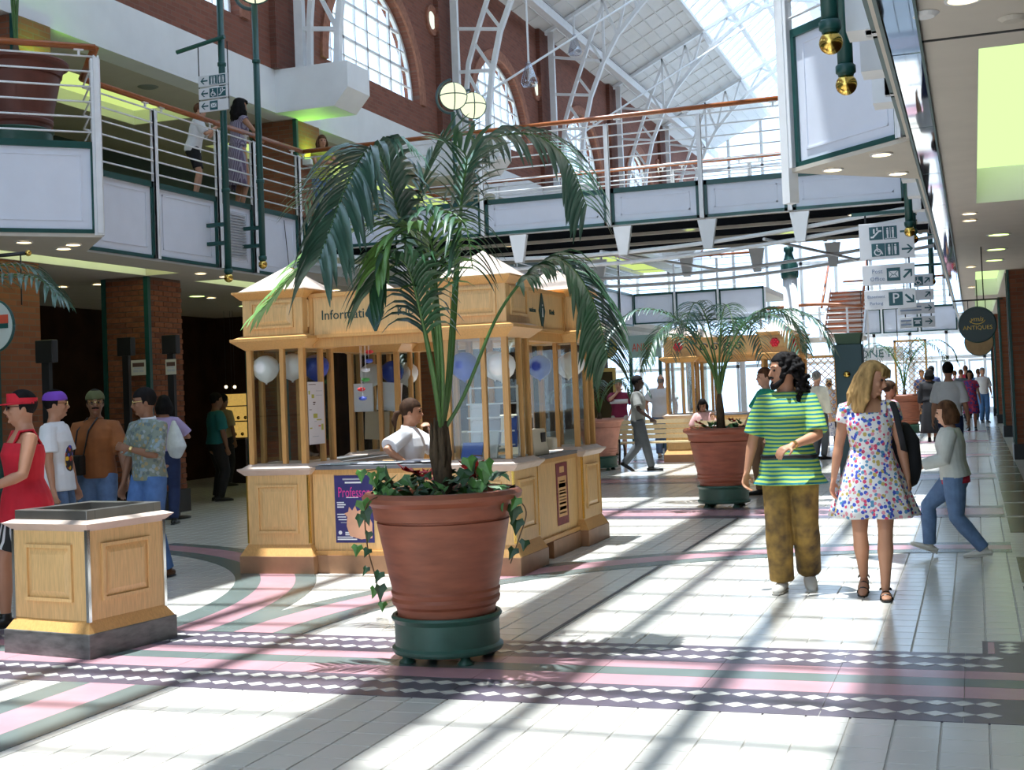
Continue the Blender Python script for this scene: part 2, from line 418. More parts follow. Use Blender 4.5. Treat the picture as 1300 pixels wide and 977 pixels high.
def gallery_run(name, label, a, b, z0, zt, zr, us, louvres=(), group=None, ends=(0,0), rods=6, cat='balcony', rail=True, pb=None):
    M, L = run_matrix(a, b)
    e = empty(name, (a[0], a[1], z0), 0, label, cat, group)
    for i, (u0, u1) in enumerate(zip(us, us[1:])): fascia_bay(e, M, u0+.035, u1-.035, z0, zt, i in louvres)
    s = MB()
    s.box(us[0], us[-1], -.14, -.06, z0, zt-.02, M); s.build('backing', M_white, e)
    if rail: balustrade(e, M, L, zt, zr, us[1:-1] if len(us) > 2 else us, pb=(z0 if pb is None else pb), ends=ends, rods=rods)
    return e
Z0, ZT, ZR = 3.40, 4.37, 5.38

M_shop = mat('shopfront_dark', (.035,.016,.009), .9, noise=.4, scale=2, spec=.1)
# ------------------------------------------------------------------ left side: ground-floor soffit, gallery, upper wall
def box_struct(name, x0, x1, y0, y1, z0, z1, mm): return struct(MB().box(x0,x1,y0,y1,z0,z1).build(name, mm))
cl = struct(MB().box(-15.6,-10.98,YS,56,3.41,3.55).box(-10.42,-9.66,YS,56,3.41,3.55).box(-10.98,-10.42,15.5,16.7,3.41,3.55).box(-10.98,-10.42,24.5,25.3,3.41,3.55).build('ceiling_left', M_beige))
gl = struct(MB().box(-15.6,-9.66,YS,56,4.22,4.36).build('floor_gallery', mat('gallery_floor',(.45,.40,.34),.4,noise=.1)))
for i, (y0, y1) in enumerate(((3.2,15.5),(16.7,24.5),(25.3,40))):
    t = empty('recessed_light', (-10.7, y0, 3.45), 0, ['yellow-green recessed strip light in soffit before the brick pier','yellow-green recessed strip light in soffit beyond the brick pier','yellow-green recessed strip light in far part of left soffit'][i], 'light', 'strip lights in the left soffit')
    MB().box(-10.98,-10.42,y0,y1,3.60,3.62).build('diffuser', M_yellit, t)
    MB().box(-10.99,-10.975,y0+.005,y1-.005,3.414,3.61).box(-10.425,-10.41,y0+.005,y1-.005,3.414,3.61).build('trough', M_white, t)
g1 = gallery_run('balcony', 'white panelled gallery front with white railing, left side nearest the bridge', (-9.6,12.4), (-9.6,17.64), Z0, ZT, ZR, [0,1.37,2.82,3.74,5.06,5.24], louvres=(2,))
g2 = gallery_run('bay_balcony', 'angled gallery bay with one white panel under the large upstairs pot', (-9.6,10.43), (-8.63,11.4), Z0, ZT, ZR, [0,1.372])
b = MB(); b.smooth = True; b.tube([(-8.63,11.4,ZR),(-9.57,12.4,ZR)], .045, 10, ry=.034); b.build('handrail', M_rail, g2)
for r in range(6):
    z = ZT+.1+(ZR-.2-ZT)*r/5; b = MB(); b.tube([(-8.63,11.4,z),(-9.57,12.4,z)], .011, 6); b.build('rod', M_steel, g2)
MB().box(-.05,.05,-.05,.05,Z0-.02,ZR-.12,Matrix.Translation((-8.64,11.4,0))@Matrix.Rotation(PI/4,4,'Z')).build('corner_post', M_steel, g2)
MB().prism([(-9.66,10.35),(-8.6,11.4),(-9.66,12.46)], Z0-.04, Z0, 'Z').build('soffit', M_beige, g2)
MB().prism([(-9.66,10.4),(-8.66,11.4),(-9.66,12.4)], ZT-.15, ZT, 'Z').build('deck', M_beige, g2)
g3 = gallery_run('balcony', 'white panelled gallery front at far left, continuing beyond the bridge', (-9.6,21.95), (-9.6,38), Z0, ZT, ZR, [0,1.8,3.6,5.4,7.2,9.0,10.8,12.6,14.4,16.05])
g0 = gallery_run('balcony', 'white panelled gallery front before the angled bay at far left', (-9.6,6), (-9.6,10.43), Z0, ZT, ZR, [0,1.5,3,4.43])
# upper gallery ceiling and shopfronts
UP = 6.48
lp = [onz(124,112,UP), onz(250,178,UP)]
cu = struct(MB().box(-15.6,-13.6,YS,56,UP,UP+.14).box(-12.2,-11.4,YS,56,UP,UP+.14).box(-13.6,-12.2,19.0,21.2,UP,UP+.14).box(-13.6,-12.2,YS,13,UP,UP+.14).build('ceiling_upper_left', M_beige))
t = empty('recessed_light', (-12.9, 13, UP), 0, 'broad yellow-green recessed light in the upstairs gallery ceiling', 'light')
MB().box(-13.6,-12.2,13,19,UP+.25,UP+.27).build('diffuser', emat('lit_diffuser_up',(.75,.95,.28),.9), t)
MB().box(-13.61,-13.595,13.005,18.995,UP+.004,UP+.26).box(-12.205,-12.19,13.005,18.995,UP+.004,UP+.26).box(-13.6,-12.2,12.99,13.005,UP+.004,UP+.26).box(-13.6,-12.2,18.995,19.01,UP+.004,UP+.26).build('trough', M_white, t)
t = empty('recessed_light', (-12.9, 21.2, UP), 0, 'recessed yellow-green light in gallery ceiling behind the upstairs brick pier', 'light')
MB().box(-13.62,-12.18,21.2,56,UP+.14,UP+.16).build('diffuser', emat('lit_diffuser_up',(.75,.95,.28),.9), t)
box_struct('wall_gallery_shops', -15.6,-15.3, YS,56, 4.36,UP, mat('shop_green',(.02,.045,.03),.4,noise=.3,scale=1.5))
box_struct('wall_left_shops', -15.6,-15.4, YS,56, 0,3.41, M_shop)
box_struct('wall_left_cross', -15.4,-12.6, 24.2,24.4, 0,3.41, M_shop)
# bulkhead, brick wall with half-round windows
struct(MB().box(-11.4,-11.0,YS,56,UP,7.22).build('wall_bulkhead_left', M_white))
EZ = 11.6; SILL = 7.85; AR = 2.15
TR = [12.5, 19.8, 27.1, 34.4, 41.7, 49.0]
def arch_wall(side, X0, X1, centers, y0, y1, mm):
    b = MB(); cur = y0; N = 24
    for c in centers:
        b.box(X0, X1, cur, c-AR, 7.22, EZ+.1); b.box(X0, X1, c-AR, c+AR, 7.22, SILL)
        for i in range(N):
            a0, a1 = PI-PI*i/N, PI-PI*(i+1)/N
            p0 = (c+AR*math.cos(a0), SILL+AR*math.sin(a0)); p1 = (c+AR*math.cos(a1), SILL+AR*math.sin(a1))
            b.prism([p0, p1, (p1[0], EZ+.1), (p0[0], EZ+.1)], X0, X1, 'X')
        cur = c+AR
    b.box(X0, X1, cur, y1, 7.22, EZ+.1)
    return struct(b.build('wall_'+side, mm))
cent = [-13.05, -5.75, 1.55, 8.85, 16.15, 23.45, 30.75, 38.05, 45.35, 52.65]
aw = arch_wall('left', -11.35, -11.0, cent, YS, 56.6, B_up)
M_bd = brickmat('brick_pilaster', (0.20,0.07,0.045), (0.15,0.05,0.033), (0.15,0.085,0.065), 'XY')
for k, y in enumerate(TR): MB().box(-11.0,-10.88,y-.55,y+.35,7.22,EZ).build('pilaster', M_bd, aw)
M_arch = mat('arch_brick', (0.38,0.16,0.10), .8, noise=.3, scale=12)
def clip_arch(poly, c):
    """clip rectangle (y,z) to the half disc"""
    out = poly
    K = 24
    pts = [(c+AR*.985*math.cos(PI*i/K), SILL+AR*.985*math.sin(PI*i/K)) for i in range(K+1)]
    edges = list(zip(pts, pts[1:]))
    for (p, q) in edges:
        nx, ny = -(q[1]-p[1]), (q[0]-p[0]); res = []
        for i in range(len(out)):
            A, B = out[i], out[(i+1) % len(out)]
            da = (A[0]-p[0])*nx+(A[1]-p[1])*ny; dbb = (B[0]-p[0])*nx+(B[1]-p[1])*ny
            if da >= 0: res.append(A)
            if da*dbb < 0: t = da/(da-dbb); res.append((A[0]+(B[0]-A[0])*t, A[1]+(B[1]-A[1])*t))
        out = res
        if len(out) < 3: return None
    return out
for k, c in enumerate(cent):
    if k == 5: pass
    ring = MB(); n = 28
    for i in range(n):
        a0, a1 = PI*i/n, PI*(i+1)/n; q = []
        for (r, a) in ((AR, a0), (AR+.24, a0), (AR+.24, a1), (AR, a1)): q.append((c+r*math.cos(a), SILL+r*math.sin(a)))
        ring.prism(q, -11.0, -10.95, 'X')
    ring.build('arch_ring', M_arch, aw)
    w = empty('window_%d' % (k+1), (-11.2, c, SILL)); w['kind'] = 'structure'
    f = MB(); m_ = 30
    for i in range(m_):
        a0, a1 = PI*i/m_, PI*(i+1)/m_; q = [(c+r*math.cos(a), SILL+r*math.sin(a)) for (r, a) in ((AR-.07,a0),(AR,a0),(AR,a1),(AR-.07,a1))]
        f.prism(q, -11.24, -11.16, 'X')
    f.box(-11.24,-11.16,c-AR,c+AR,SILL,SILL+.07); f.build('window_frame', M_steel, w)
    ny, nz = (8, 6) if 4 <= k < 8 else (4, 3)
    for i in range(1, ny):
        y = c-AR+2*AR*i/ny; h = math.sqrt(max(0, AR*AR-(y-c)**2))
        MB().box(-11.225,-11.175,y-(.03 if i % 2 == 0 else .014),y+(.03 if i % 2 == 0 else .014),SILL,SILL+h).build('glazing_bar', M_steel, w)
    for i in range(1, nz):
        z = SILL+AR*i/nz; h = math.sqrt(max(0, AR*AR-(z-SILL)**2))
        MB().box(-11.225,-11.175,c-h,c+h,z-(.03 if i % 2 == 0 else .014),z+(.03 if i % 2 == 0 else .014)).build('glazing_bar', M_steel, w)
    for i in range(ny):
        for j in range(nz):
            r = clip_arch([(c-AR+2*AR*i/ny, SILL+AR*j/nz),(c-AR+2*AR*(i+1)/ny, SILL+AR*j/nz),(c-AR+2*AR*(i+1)/ny, SILL+AR*(j+1)/nz),(c-AR+2*AR*i/ny, SILL+AR*(j+1)/nz)], c)
            if r: MB().prism(r, -11.203, -11.197, 'X').build('pane', M_sky, w)
    # round porthole beside each pilaster
    for yy in (c+2.95,):
        p = empty('window_%d' % (k+11), (-10.98, yy, 9.9)); p['kind'] = 'structure'
        Mx = Matrix.Rotation(PI/2, 4, 'Y')
        b = MB(); b.lathe([(.20,-.02),(.34,-.02),(.34,.05),(.26,.06),(.20,.02),(.20,-.02)], (-11.0,yy,9.9), 20, Mx, caps=False); b.build('brick_ring', M_arch, p)
        b = MB(); b.lathe([(0,0),(.2,0)], (-10.985,yy,9.9), 20, Mx); b.build('pane', emat('daylit_pane',(.92,1,.85),1.1), p)
# roof slopes and skylight
SKX, SKZ, RX, RZ = 2.82, 13.2, -5.0, 15.5     # half-width and height of the glazing, ridge
def sx(x): return -10 - x                      # mirror about the nave axis
M_ceil = mat('roof_board', (0.78,0.77,0.75), .5, noise=.04, scale=2)
for s in (1, -1):
    f = (lambda x: x) if s == 1 else sx
    b = MB(); y0, y1 = YS, 56.6
    P = [(f(-11.4), EZ-.2+.0), (f(-7.82), SKZ), (f(-7.82), SKZ+.12), (f(-11.4), EZ-.08)]
    b.prism(P, y0, y1, 'Y'); r = struct(b.build('ceiling_slope_'+('left' if s == 1 else 'right'), M_ceil))
    for k in range(8):                          # board joints standing proud as thin ribs
        t = (k+1)/9; x = f(-11.0+3.18*t); z = EZ+1.6*t-.012
        MB().box(x-.015, x+.015, y0, y1, z-.02, z+.01).build('joint_rib', M_ceil, r)
    for k in range(len(TR)-1):
        for q in range(1, 6):
            yy = TR[k]+7.3*q/6
            MB().beam((f(-11.0), yy, EZ+.0), (f(-7.85), yy, SKZ-.02), .035, .04).build('joint_rib', M_ceil, r)
sk = empty('skylight', (RX, 3, SKZ)); struct(sk); sk['label'] = 'long glazed ridge skylight with white glazing bars'
MB().box(RX-.10,RX+.56,YS,56.6,RZ-.25,RZ-.05).build('ridge_beam', M_steel, sk)
for s in (1, -1):
    f = (lambda x: x) if s == 1 else sx
    for k, t in enumerate((0.0, .3, .62)):
        x = f(-7.82+SKX*t); z = SKZ+(RZ-SKZ)*t
        MB().box(x-.07, x+.07, YS, 56.6, z-.1, z).build('purlin', M_steel, sk)
    y = YS; k = 0
    while y < 56.5:
        MB().beam((f(-7.82), y, SKZ), (f(-5.0), y, RZ), .075, .08).build('glazing_bar', M_steel, sk)
        MB().prism([(f(-7.82),SKZ+.045),(f(-5.0),RZ+.045),(f(-5.0),RZ+.053),(f(-7.82),SKZ+.053)], y+.035, min(y+.735,56.6), 'Y').build('pane', M_sky, sk)
        y += .77; k += 1
# right upper wall (mirrors the left)
struct(MB().box(1.0,1.4,YS,56,UP,EZ+.1).build('wall_right_upper', B_up))
# end wall of glass
ew = empty('window_20', (-5, 57, 0)); struct(ew); ew['label'] = 'tall glazed end wall of the arcade with white mullions'
for x in [-15.5+1.45*i for i in range(13)]: MB().box(x-.06,x+.06,56.6,56.8,0,14).build('mullion', M_steel, ew)
for z in (2.3, 3.35, 4.4, 6.6, 8.8, 11): MB().box(-15.6,2.4,56.6,56.8,z-.07,z+.07).build('transom', M_steel, ew)
for i in range(12):
    for z0, z1 in ((2.37,3.28),(3.42,4.33),(4.47,6.53),(6.67,8.73),(8.87,10.93),(11.07,14)):
        MB().box(-15.44+1.45*i,-14.11+1.45*i,56.69,56.71,z0,z1).build('pane', M_sky, ew)
for k, x in enumerate((-3.0, -1.9, -.8, .3)):
    d = empty('door_%d' % (k+1), (x, 56.7, 0)); struct(d)
    f = MB().box(x-.5,x-.42,56.66,56.74,0,2.2).box(x+.42,x+.5,56.66,56.74,0,2.2).box(x-.42,x+.42,56.66,56.74,2.1,2.2).box(x-.42,x+.42,56.66,56.74,0,.2)
    f.build('door_frame', M_white, d); MB().box(x-.42,x+.42,56.69,56.71,.2,2.1).build('pane', M_sky, d)
    MB().box(x+.30,x+.33,56.6,56.66,.9,1.3).build('handle', M_chrome, d)
for i in range(8):
    if -15.44+1.45*i < -4.5: MB().box(-15.44+1.45*i,-14.11+1.45*i,56.69,56.71,0.05,2.23).build('pane', M_sky, ew)
# trusses
IN = [(-10.02,7.22),(-9.98,7.9),(-9.86,8.75),(-9.63,9.65),(-9.24,10.55),(-8.80,11.27),(-8.2,11.92),(-7.55,12.52),(-6.6,13.2),(-5.8,13.6),(-5.0,13.75)]
OUT = [(-10.55,7.22),(-10.52,8.1),(-10.42,9.0),(-10.2,9.65),(-9.95,10.3),(-9.6,11.2),(-9.2,12.1)]
def truss_mesh():
    b = MB(); y = 0
    for f in ((lambda x: x), sx):
        P = [V(f(x), y, z) for x, z in IN]; b.path(P, .10, .13, (0,1,0))
        b.path([V(f(x), y, z) for x, z in OUT], .09, .10, (0,1,0))
        b.beam((f(-10.72),y,7.22), (f(-10.72),y,EZ), .16, .12, (0,1,0))
        b.beam((f(-10.9),y,EZ-.02), (f(-5.0),y,RZ-.35 if 0 else EZ+.5*5.9-.1), .10, .14, (0,1,0))
        webs = [((-10.72,8.0),(-10.0,7.9)),((-10.0,7.9),(-10.45,8.8)),((-10.72,8.85),(-9.84,8.8)),((-9.84,8.8),(-10.28,9.5)),((-10.72,9.85),(-9.6,9.7)),((-9.6,9.7),(-9.98,10.25)),
                ((-10.72,10.9),(-9.2,10.6)),((-9.24,10.55),(-9.6,11.2)),((-9.2,10.6),(-9.2,12.35)),((-8.8,11.27),(-9.2,12.35)),((-8.8,11.27),(-8.4,12.7)),((-8.2,11.92),(-8.4,12.7)),((-8.2,11.92),(-7.82,13.05)),((-7.55,12.52),(-7.82,13.05)),
                ((-7.55,12.52),(-7.0,13.4)),((-6.6,13.2),(-7.0,13.4)),((-6.6,13.2),(-6.2,13.85)),((-5.8,13.6),(-6.2,13.85)),((-5.8,13.6),(-5.4,14.2)),((-5,13.75),(-5,14.4))]
        for p, q in webs: b.beam((f(p[0]),y,p[1]), (f(q[0]),y,q[1]), .07, .06, (0,1,0))
    return b
tb = truss_mesh()
names = ['nearest to the camera','above the bridge','second beyond the bridge','third beyond the bridge','fourth beyond the bridge','last before the end wall']
tme = None
for k, y in enumerate(TR[1:]):
    t = empty('roof_truss', (-5, y, 7.2), 0, 'white arched steel roof truss, '+['directly above the left white corbel','with its foot beside the globe lamps','third along the roof','fourth along the roof','farthest, by the glazed end wall'][k], 'truss', 'arched roof trusses')
    if tme is None: tme = tb.mesh('lattice', M_steel, V(-5, 0, 7.2))
    obj('lattice', tme, t)
    for f in ((lambda x: x), sx):
        MB().frustum(min(f(-11.0),f(-9.9)), max(f(-11.0),f(-9.9)), y-.42, y+.42, UP+.0, min(f(-11.0),f(-9.63)), max(f(-11.0),f(-9.63)), y-.42, y+.42, UP+.3).box(f(-11.0),f(-9.63),y-.42,y+.42,UP+.3,7.22).build('corbel', M_white, t)
for k, X in enumerate((-10.22, sx(-10.22))):
    tag(MB().box(X-.09,X+.09,YS,56.6,11.50,11.74).build('eaves_beam', M_steel), ['long white eaves beam running under the left roof slope','long white eaves beam running under the right roof slope'][k], 'beam')

# ------------------------------------------------------------------ right side: soffit, recessed lights, mirror strip, angled bay, piers
RS = [(7.8,14.9),(24.8,32.4),(34,41)]
b = MB().box(-.19,.11,YS,56,3.40,3.55).box(.62,2.4,YS,56,3.40,3.55).box(-.40,-.36,YS,56,3.38,3.55)
yy = YS
for (a, c) in RS: b.box(.11,.62,yy,a,3.40,3.55); yy = c
b.box(.11,.62,yy,56,3.40,3.55)
cr_ = struct(b.build('ceiling_right', mat('soffit_right',(.66,.60,.52),.6,noise=.05,scale=3)))
MB().box(-.36,2.4,7.455,7.475,3.392,3.40).build('joint', mat('joint_dark',(.05,.05,.05),.8), cr_)  # dark joint line across the near right soffit
for i, (a, c) in enumerate(RS):
    t = empty('recessed_light', (.36, a, 3.5), 0, ['large recessed light panel glowing pale green in the near right soffit','recessed pale green light panel by the first brick pier','recessed pale green light panel farthest along the right soffit'][i], 'light', 'green light panels in the right soffit')
    MB().box(.09,.64,a-.02,c+.02,3.78,3.80).build('diffuser', M_greenlit, t)
    MB().box(.10,.115,a+.005,c-.005,3.404,3.79).box(.615,.63,a+.005,c-.005,3.404,3.79).box(.115,.615,a-.01,a+.005,3.404,3.79).box(.115,.615,c-.005,c+.01,3.404,3.79).build('trough', M_white, t)
ms = empty('mirror_strip', (-.28, 3, 3.39), 0, 'narrow mirrored strip along the edge of the right soffit', 'mirror')
y = 3.0
while y < 40:
    MB().box(-.355,-.195,y+.01,y+2.32,3.385,3.395).build('mirror_panel', M_mirror, ms); y += 2.33
MB().box(-.375,-.355,3,40,3.36,3.40).box(-.195,-.18,3,40,3.37,3.40).build('edge_trim', M_green, ms)
gr = gallery_run('balcony', 'white panelled gallery front running along the right side', (-.4,56), (-.4,12.4), Z0, ZT, ZR, [0,6,12,18,24,30,36,38.36,41,43.6], rods=5)
gr2 = gallery_run('balcony', 'white panelled gallery front overhead at the near right', (-.4,10.4), (-.4,4), Z0, 4.6, 5.6, [0,1.6,3.2,4.8,6.4], rods=5)
gb = gallery_run('bay_balcony', 'angled gallery bay with one large white panel at upper right', (-1.37,11.4), (-.42,10.43), Z0, 4.6, 5.6, [0,1.36])
MB().prism([(-.38,10.36),(-1.42,11.4),(-.38,12.44)], Z0-.035, Z0, 'Z').build('soffit', M_beige, gb)
MB().prism([(-.38,10.4),(-1.36,11.4),(-.38,12.4)], 4.42, 4.58, 'Z').build('deck', M_beige, gb)
MB().box(-.05,.05,-.05,.05,Z0-.3,5.48,Matrix.Translation((-1.43,11.43,0))@Matrix.Rotation(PI/4,4,'Z')).build('corner_post', M_steel, gb)
M, L = run_matrix((-.42,12.37),(-1.37,11.4)); fascia_bay(gb, M, .03, L-.03, Z0, 4.6)
ORD = ['first','second','third','fourth','fifth','sixth','seventh','eighth','ninth','tenth']
for i in range(9):
    y = 5.3+.98*i if i < 5 else 12.9+1.2*(i-5)
    tag(MB().box(-.56,-.39,y-.12,y+.12,3.42,3.66).build('bracket_block', M_white), 'white bracket block on the right soffit edge, '+ORD[i]+' from the camera', 'bracket', 'white blocks along the right soffit edge')
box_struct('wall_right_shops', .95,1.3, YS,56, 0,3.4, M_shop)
for k, (y, lab) in enumerate(((24.8,'brick pier with black plinth on the right, nearest'),(33.6,'brick pier with black plinth on the right, second'),(42.8,'brick pier with black plinth on the right, third'),(50.5,'brick pier with black plinth on the right, farthest'))):
    p = empty('brick_pier', (.95,y+.4,0), 0, lab, 'pier', 'brick piers on the right')
    MB().box(.64,.945,y,y+.8,.28,3.395).build('shaft', B_col, p)
    MB().box(.61,.945,y-.03,y+.83,0,.28).build('plinth', M_black, p)
    MB().box(.625,.67,y-.015,y+.05,.28,3.395).box(.625,.67,y+.75,y+.815,.28,3.395).build('corner_trim', M_green, p)
# left brick piers: the near one is laid brick by brick
M_mort = mat('mortar', (.17,.10,.07), .9, noise=.2)
BR = [mat('brick_%s' % n, c, .85, noise=.25, scale=25) for n, c in (('red',(.30,.10,.045)),('rust',(.25,.082,.036)),('umber',(.19,.06,.03)))]
def brick_me(w, h, d, m_):
    return MB().frustum(-w/2,w/2,-h/2,h/2,0,-w/2+.004,w/2-.004,-h/2+.004,h/2-.004,d).mesh('brick', m_)
bme = {(k, i): brick_me(w, .064, .012, BR[i]) for k, w in (('f', .215), ('h', .10)) for i in range(3)}
def pier(x0, x1, y0, y1, z1, label, laid, z0=0, plinth=.33):
    p = empty('brick_pier', ((x0+x1)/2,(y0+y1)/2,z0), 0, label, 'pier')
    o = p.location
    MB().box(x0+.012,x1-.012,y0+.012,y1-.012,z0+plinth,z1).build('core', M_mort if laid else B_col, p)
    if plinth: MB().box(x0-.03,x1+.03,y0-.03,y1+.03,z0,z0+plinth).build('plinth', M_black, p)
    MB().box(x1-.05,x1+.02,y0-.02,y0+.05,z0+plinth,z1).build('corner_trim', M_green, p)
    MB().box(x0-.02,x0+.04,y0-.02,y0+.04,z0+plinth,z1).build('corner_trim', M_green, p)
    if laid:
        n = int((z1-z0-plinth)/.076)
        for r in range(n):
            z = z0+plinth+.04+r*.076
            if z > z1-.03: break
            for face, (u0, u1) in (('front',(x0+.045,x1-.055)),('side',(y0+.055,y1))):
                u = u0; st = r % 2
                while u < u1-.03:
                    w = .10 if (st and u == u0) else .215
                    w = min(w, u1-u)
                    k = 'f' if w > .15 else 'h'; sc = w/(.215 if k == 'f' else .10)
                    me = bme[(k, random.choice((0,0,1,1,2)))]
                    if face == 'front': q = obj('brick', me, p, V(u+w/2, y0+.012, z)-o, (PI/2,0,0))
                    else: q = obj('brick', me, p, V(x1-.012, u+w/2, z)-o, (PI/2,0,PI/2))
                    q.scale = (sc*.985, 1, 1); u += w+.010
    return p
pier(-11.75,-11.0,15.55,16.4,3.405,'free-standing brick pier with green corner strip and two small posters on stands', True)
pier(-11.75,-11.0,12.5,13.32,3.405,'dark brick pier at the far left edge, behind the woman in red', False)
pier(-11.75,-11.0,19.4,20.2,3.405,'brick pier hidden behind the information kiosk, left side', False)
pier(-11.75,-11.0,26.4,27.3,3.405,'brick pier under the far left gallery beside the round gold sign', False)
pier(-11.85,-10.95,19.95,20.85,UP-.005,'upstairs brick pier with green corner strip behind the bridge railing', False, z0=4.36, plinth=0)
pier(-11.85,-10.95,12.9,13.6,UP-.005,'upstairs brick pier at the top left behind the palm stems', False, z0=4.36, plinth=0)

# ------------------------------------------------------------------ footbridge
YB, YF = 17.64, 21.9
us = [0]+[ony(x, 250, YB).x+9.6 for x in (507,613,773,891,1003,1152)]+[9.2]
br = gallery_run('footbridge', 'white panelled footbridge with white railings and wooden handrails crossing the arcade', (-9.6,YB), (-.4,YB), 3.85, ZT, ZR, us, cat='bridge')
Mb, Lb = run_matrix((-.4,YF),(-9.6,YF))
balustrade(br, Mb, Lb, ZT, ZR, [Lb-u for u in us[1:-1]], pb=3.85)
MB().box(-9.6,-.4,YB+.14,YF-.05,4.16,4.34).build('deck', M_beige, br)
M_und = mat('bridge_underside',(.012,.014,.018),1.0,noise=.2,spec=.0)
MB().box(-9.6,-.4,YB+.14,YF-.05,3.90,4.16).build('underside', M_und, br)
MB().box(-9.6,-.4,YF-.05,YF,3.90,ZT).build('back_fascia', M_panel, br)
for y in (YB+.18, YB+1.5, YB+2.8, YF-.1): MB().box(-9.55,-.45,y-.04,y+.04,3.855,3.90).build('girder', M_beige, br)
for i, X in enumerate((-7.9,-6.1,-4.55,-3.35,-2.1)):
    for y in (YB-.02, YF-.0):
        MB().frustum(X-.06,X+.06,y-.04,y+.04,3.42,X-.13,X+.13,y-.04,y+.04,3.82).build('hanger_plate', M_white, br)
for y in (YB+.05, YF-.05):
    for dz in (0, .14):
        b = MB(); b.smooth = True
        b.tube([V(-9.6+9.2*t, y+.3*dz, 3.80-dz-.34*math.sin(PI*t)) for t in [i/16 for i in range(17)]], .028, 8); b.build('bowed_strut', M_steel, br)
for x in (-7.2,-4.9,-2.6): 
    b = MB(); b.tube([(x,YB+.05,3.5),(x+.9,YF-.05,3.5)], .022, 6); b.build('cross_tie', M_steel, br)

box_struct('wall_gallery_front_left', -9.66,-9.56, YS,6, Z0,ZT, M_panel)
box_struct('wall_gallery_front_right', -.46,-.36, YS,4, Z0,ZT, M_panel)
MB().box(-.36,1.4,YS,56,4.22,4.36).build('deck', M_beige, struct(MB().box(1.0,1.4,YS,56,3.55,UP).build('wall_right_gallery', M_beige)))
struct(MB().box(-.2,1.4,YS,56,UP,UP+.14).build('ceiling_upper_right', M_beige))
struct(MB().box(.62,1.0,YS,56,UP+.14,7.22).build('wall_bulkhead_right', M_white))
# ------------------------------------------------------------------ information kiosk and its twin farther back
def raised_panel(parent, M, u0, u1, z0, z1, name='raised_panel', mm=None):
    """frame-and-field panel on a face; M maps (u along, v out, z)"""
    b = MB(); w = .022
    for q in ((u0,u1,z1-w,z1),(u0,u1,z0,z0+w),(u0,u0+w,z0+w,z1-w),(u1-w,u1,z0+w,z1-w)): b.box(q[0],q[1],-.002,.018,q[2],q[3],M)
    i = .065; n = len(b.v)
    P = [(u0+w,.001,z0+w),(u1-w,.001,z0+w),(u1-w,.001,z1-w),(u0+w,.001,z1-w),(u0+i,.014,z0+i),(u1-i,.014,z0+i),(u1-i,.014,z1-i),(u0+i,.014,z1-i)]
    b.v += [M @ V(*p) for p in P]
    for q in ((4,5,6,7),(0,1,5,4),(1,2,6,5),(2,3,7,6),(3,0,4,7)): b.face([n+k for k in q])
    return b.build(name, mm or M_wood, parent)
def face_M(x0, y0, x1, y1, side, off=0.0):
    """matrix for one face of a box; u runs left to right seen from outside"""
    a, b = {'front': ((x0,y0-off),(x1,y0-off)), 'right': ((x1+off,y0),(x1+off,y1)), 'back': ((x1,y1+off),(x0,y1+off)), 'left': ((x0-off,y1),(x0-off,y0))}[side]
    return run_matrix(a, b)
S = .70
M_pyr = M_roofwood
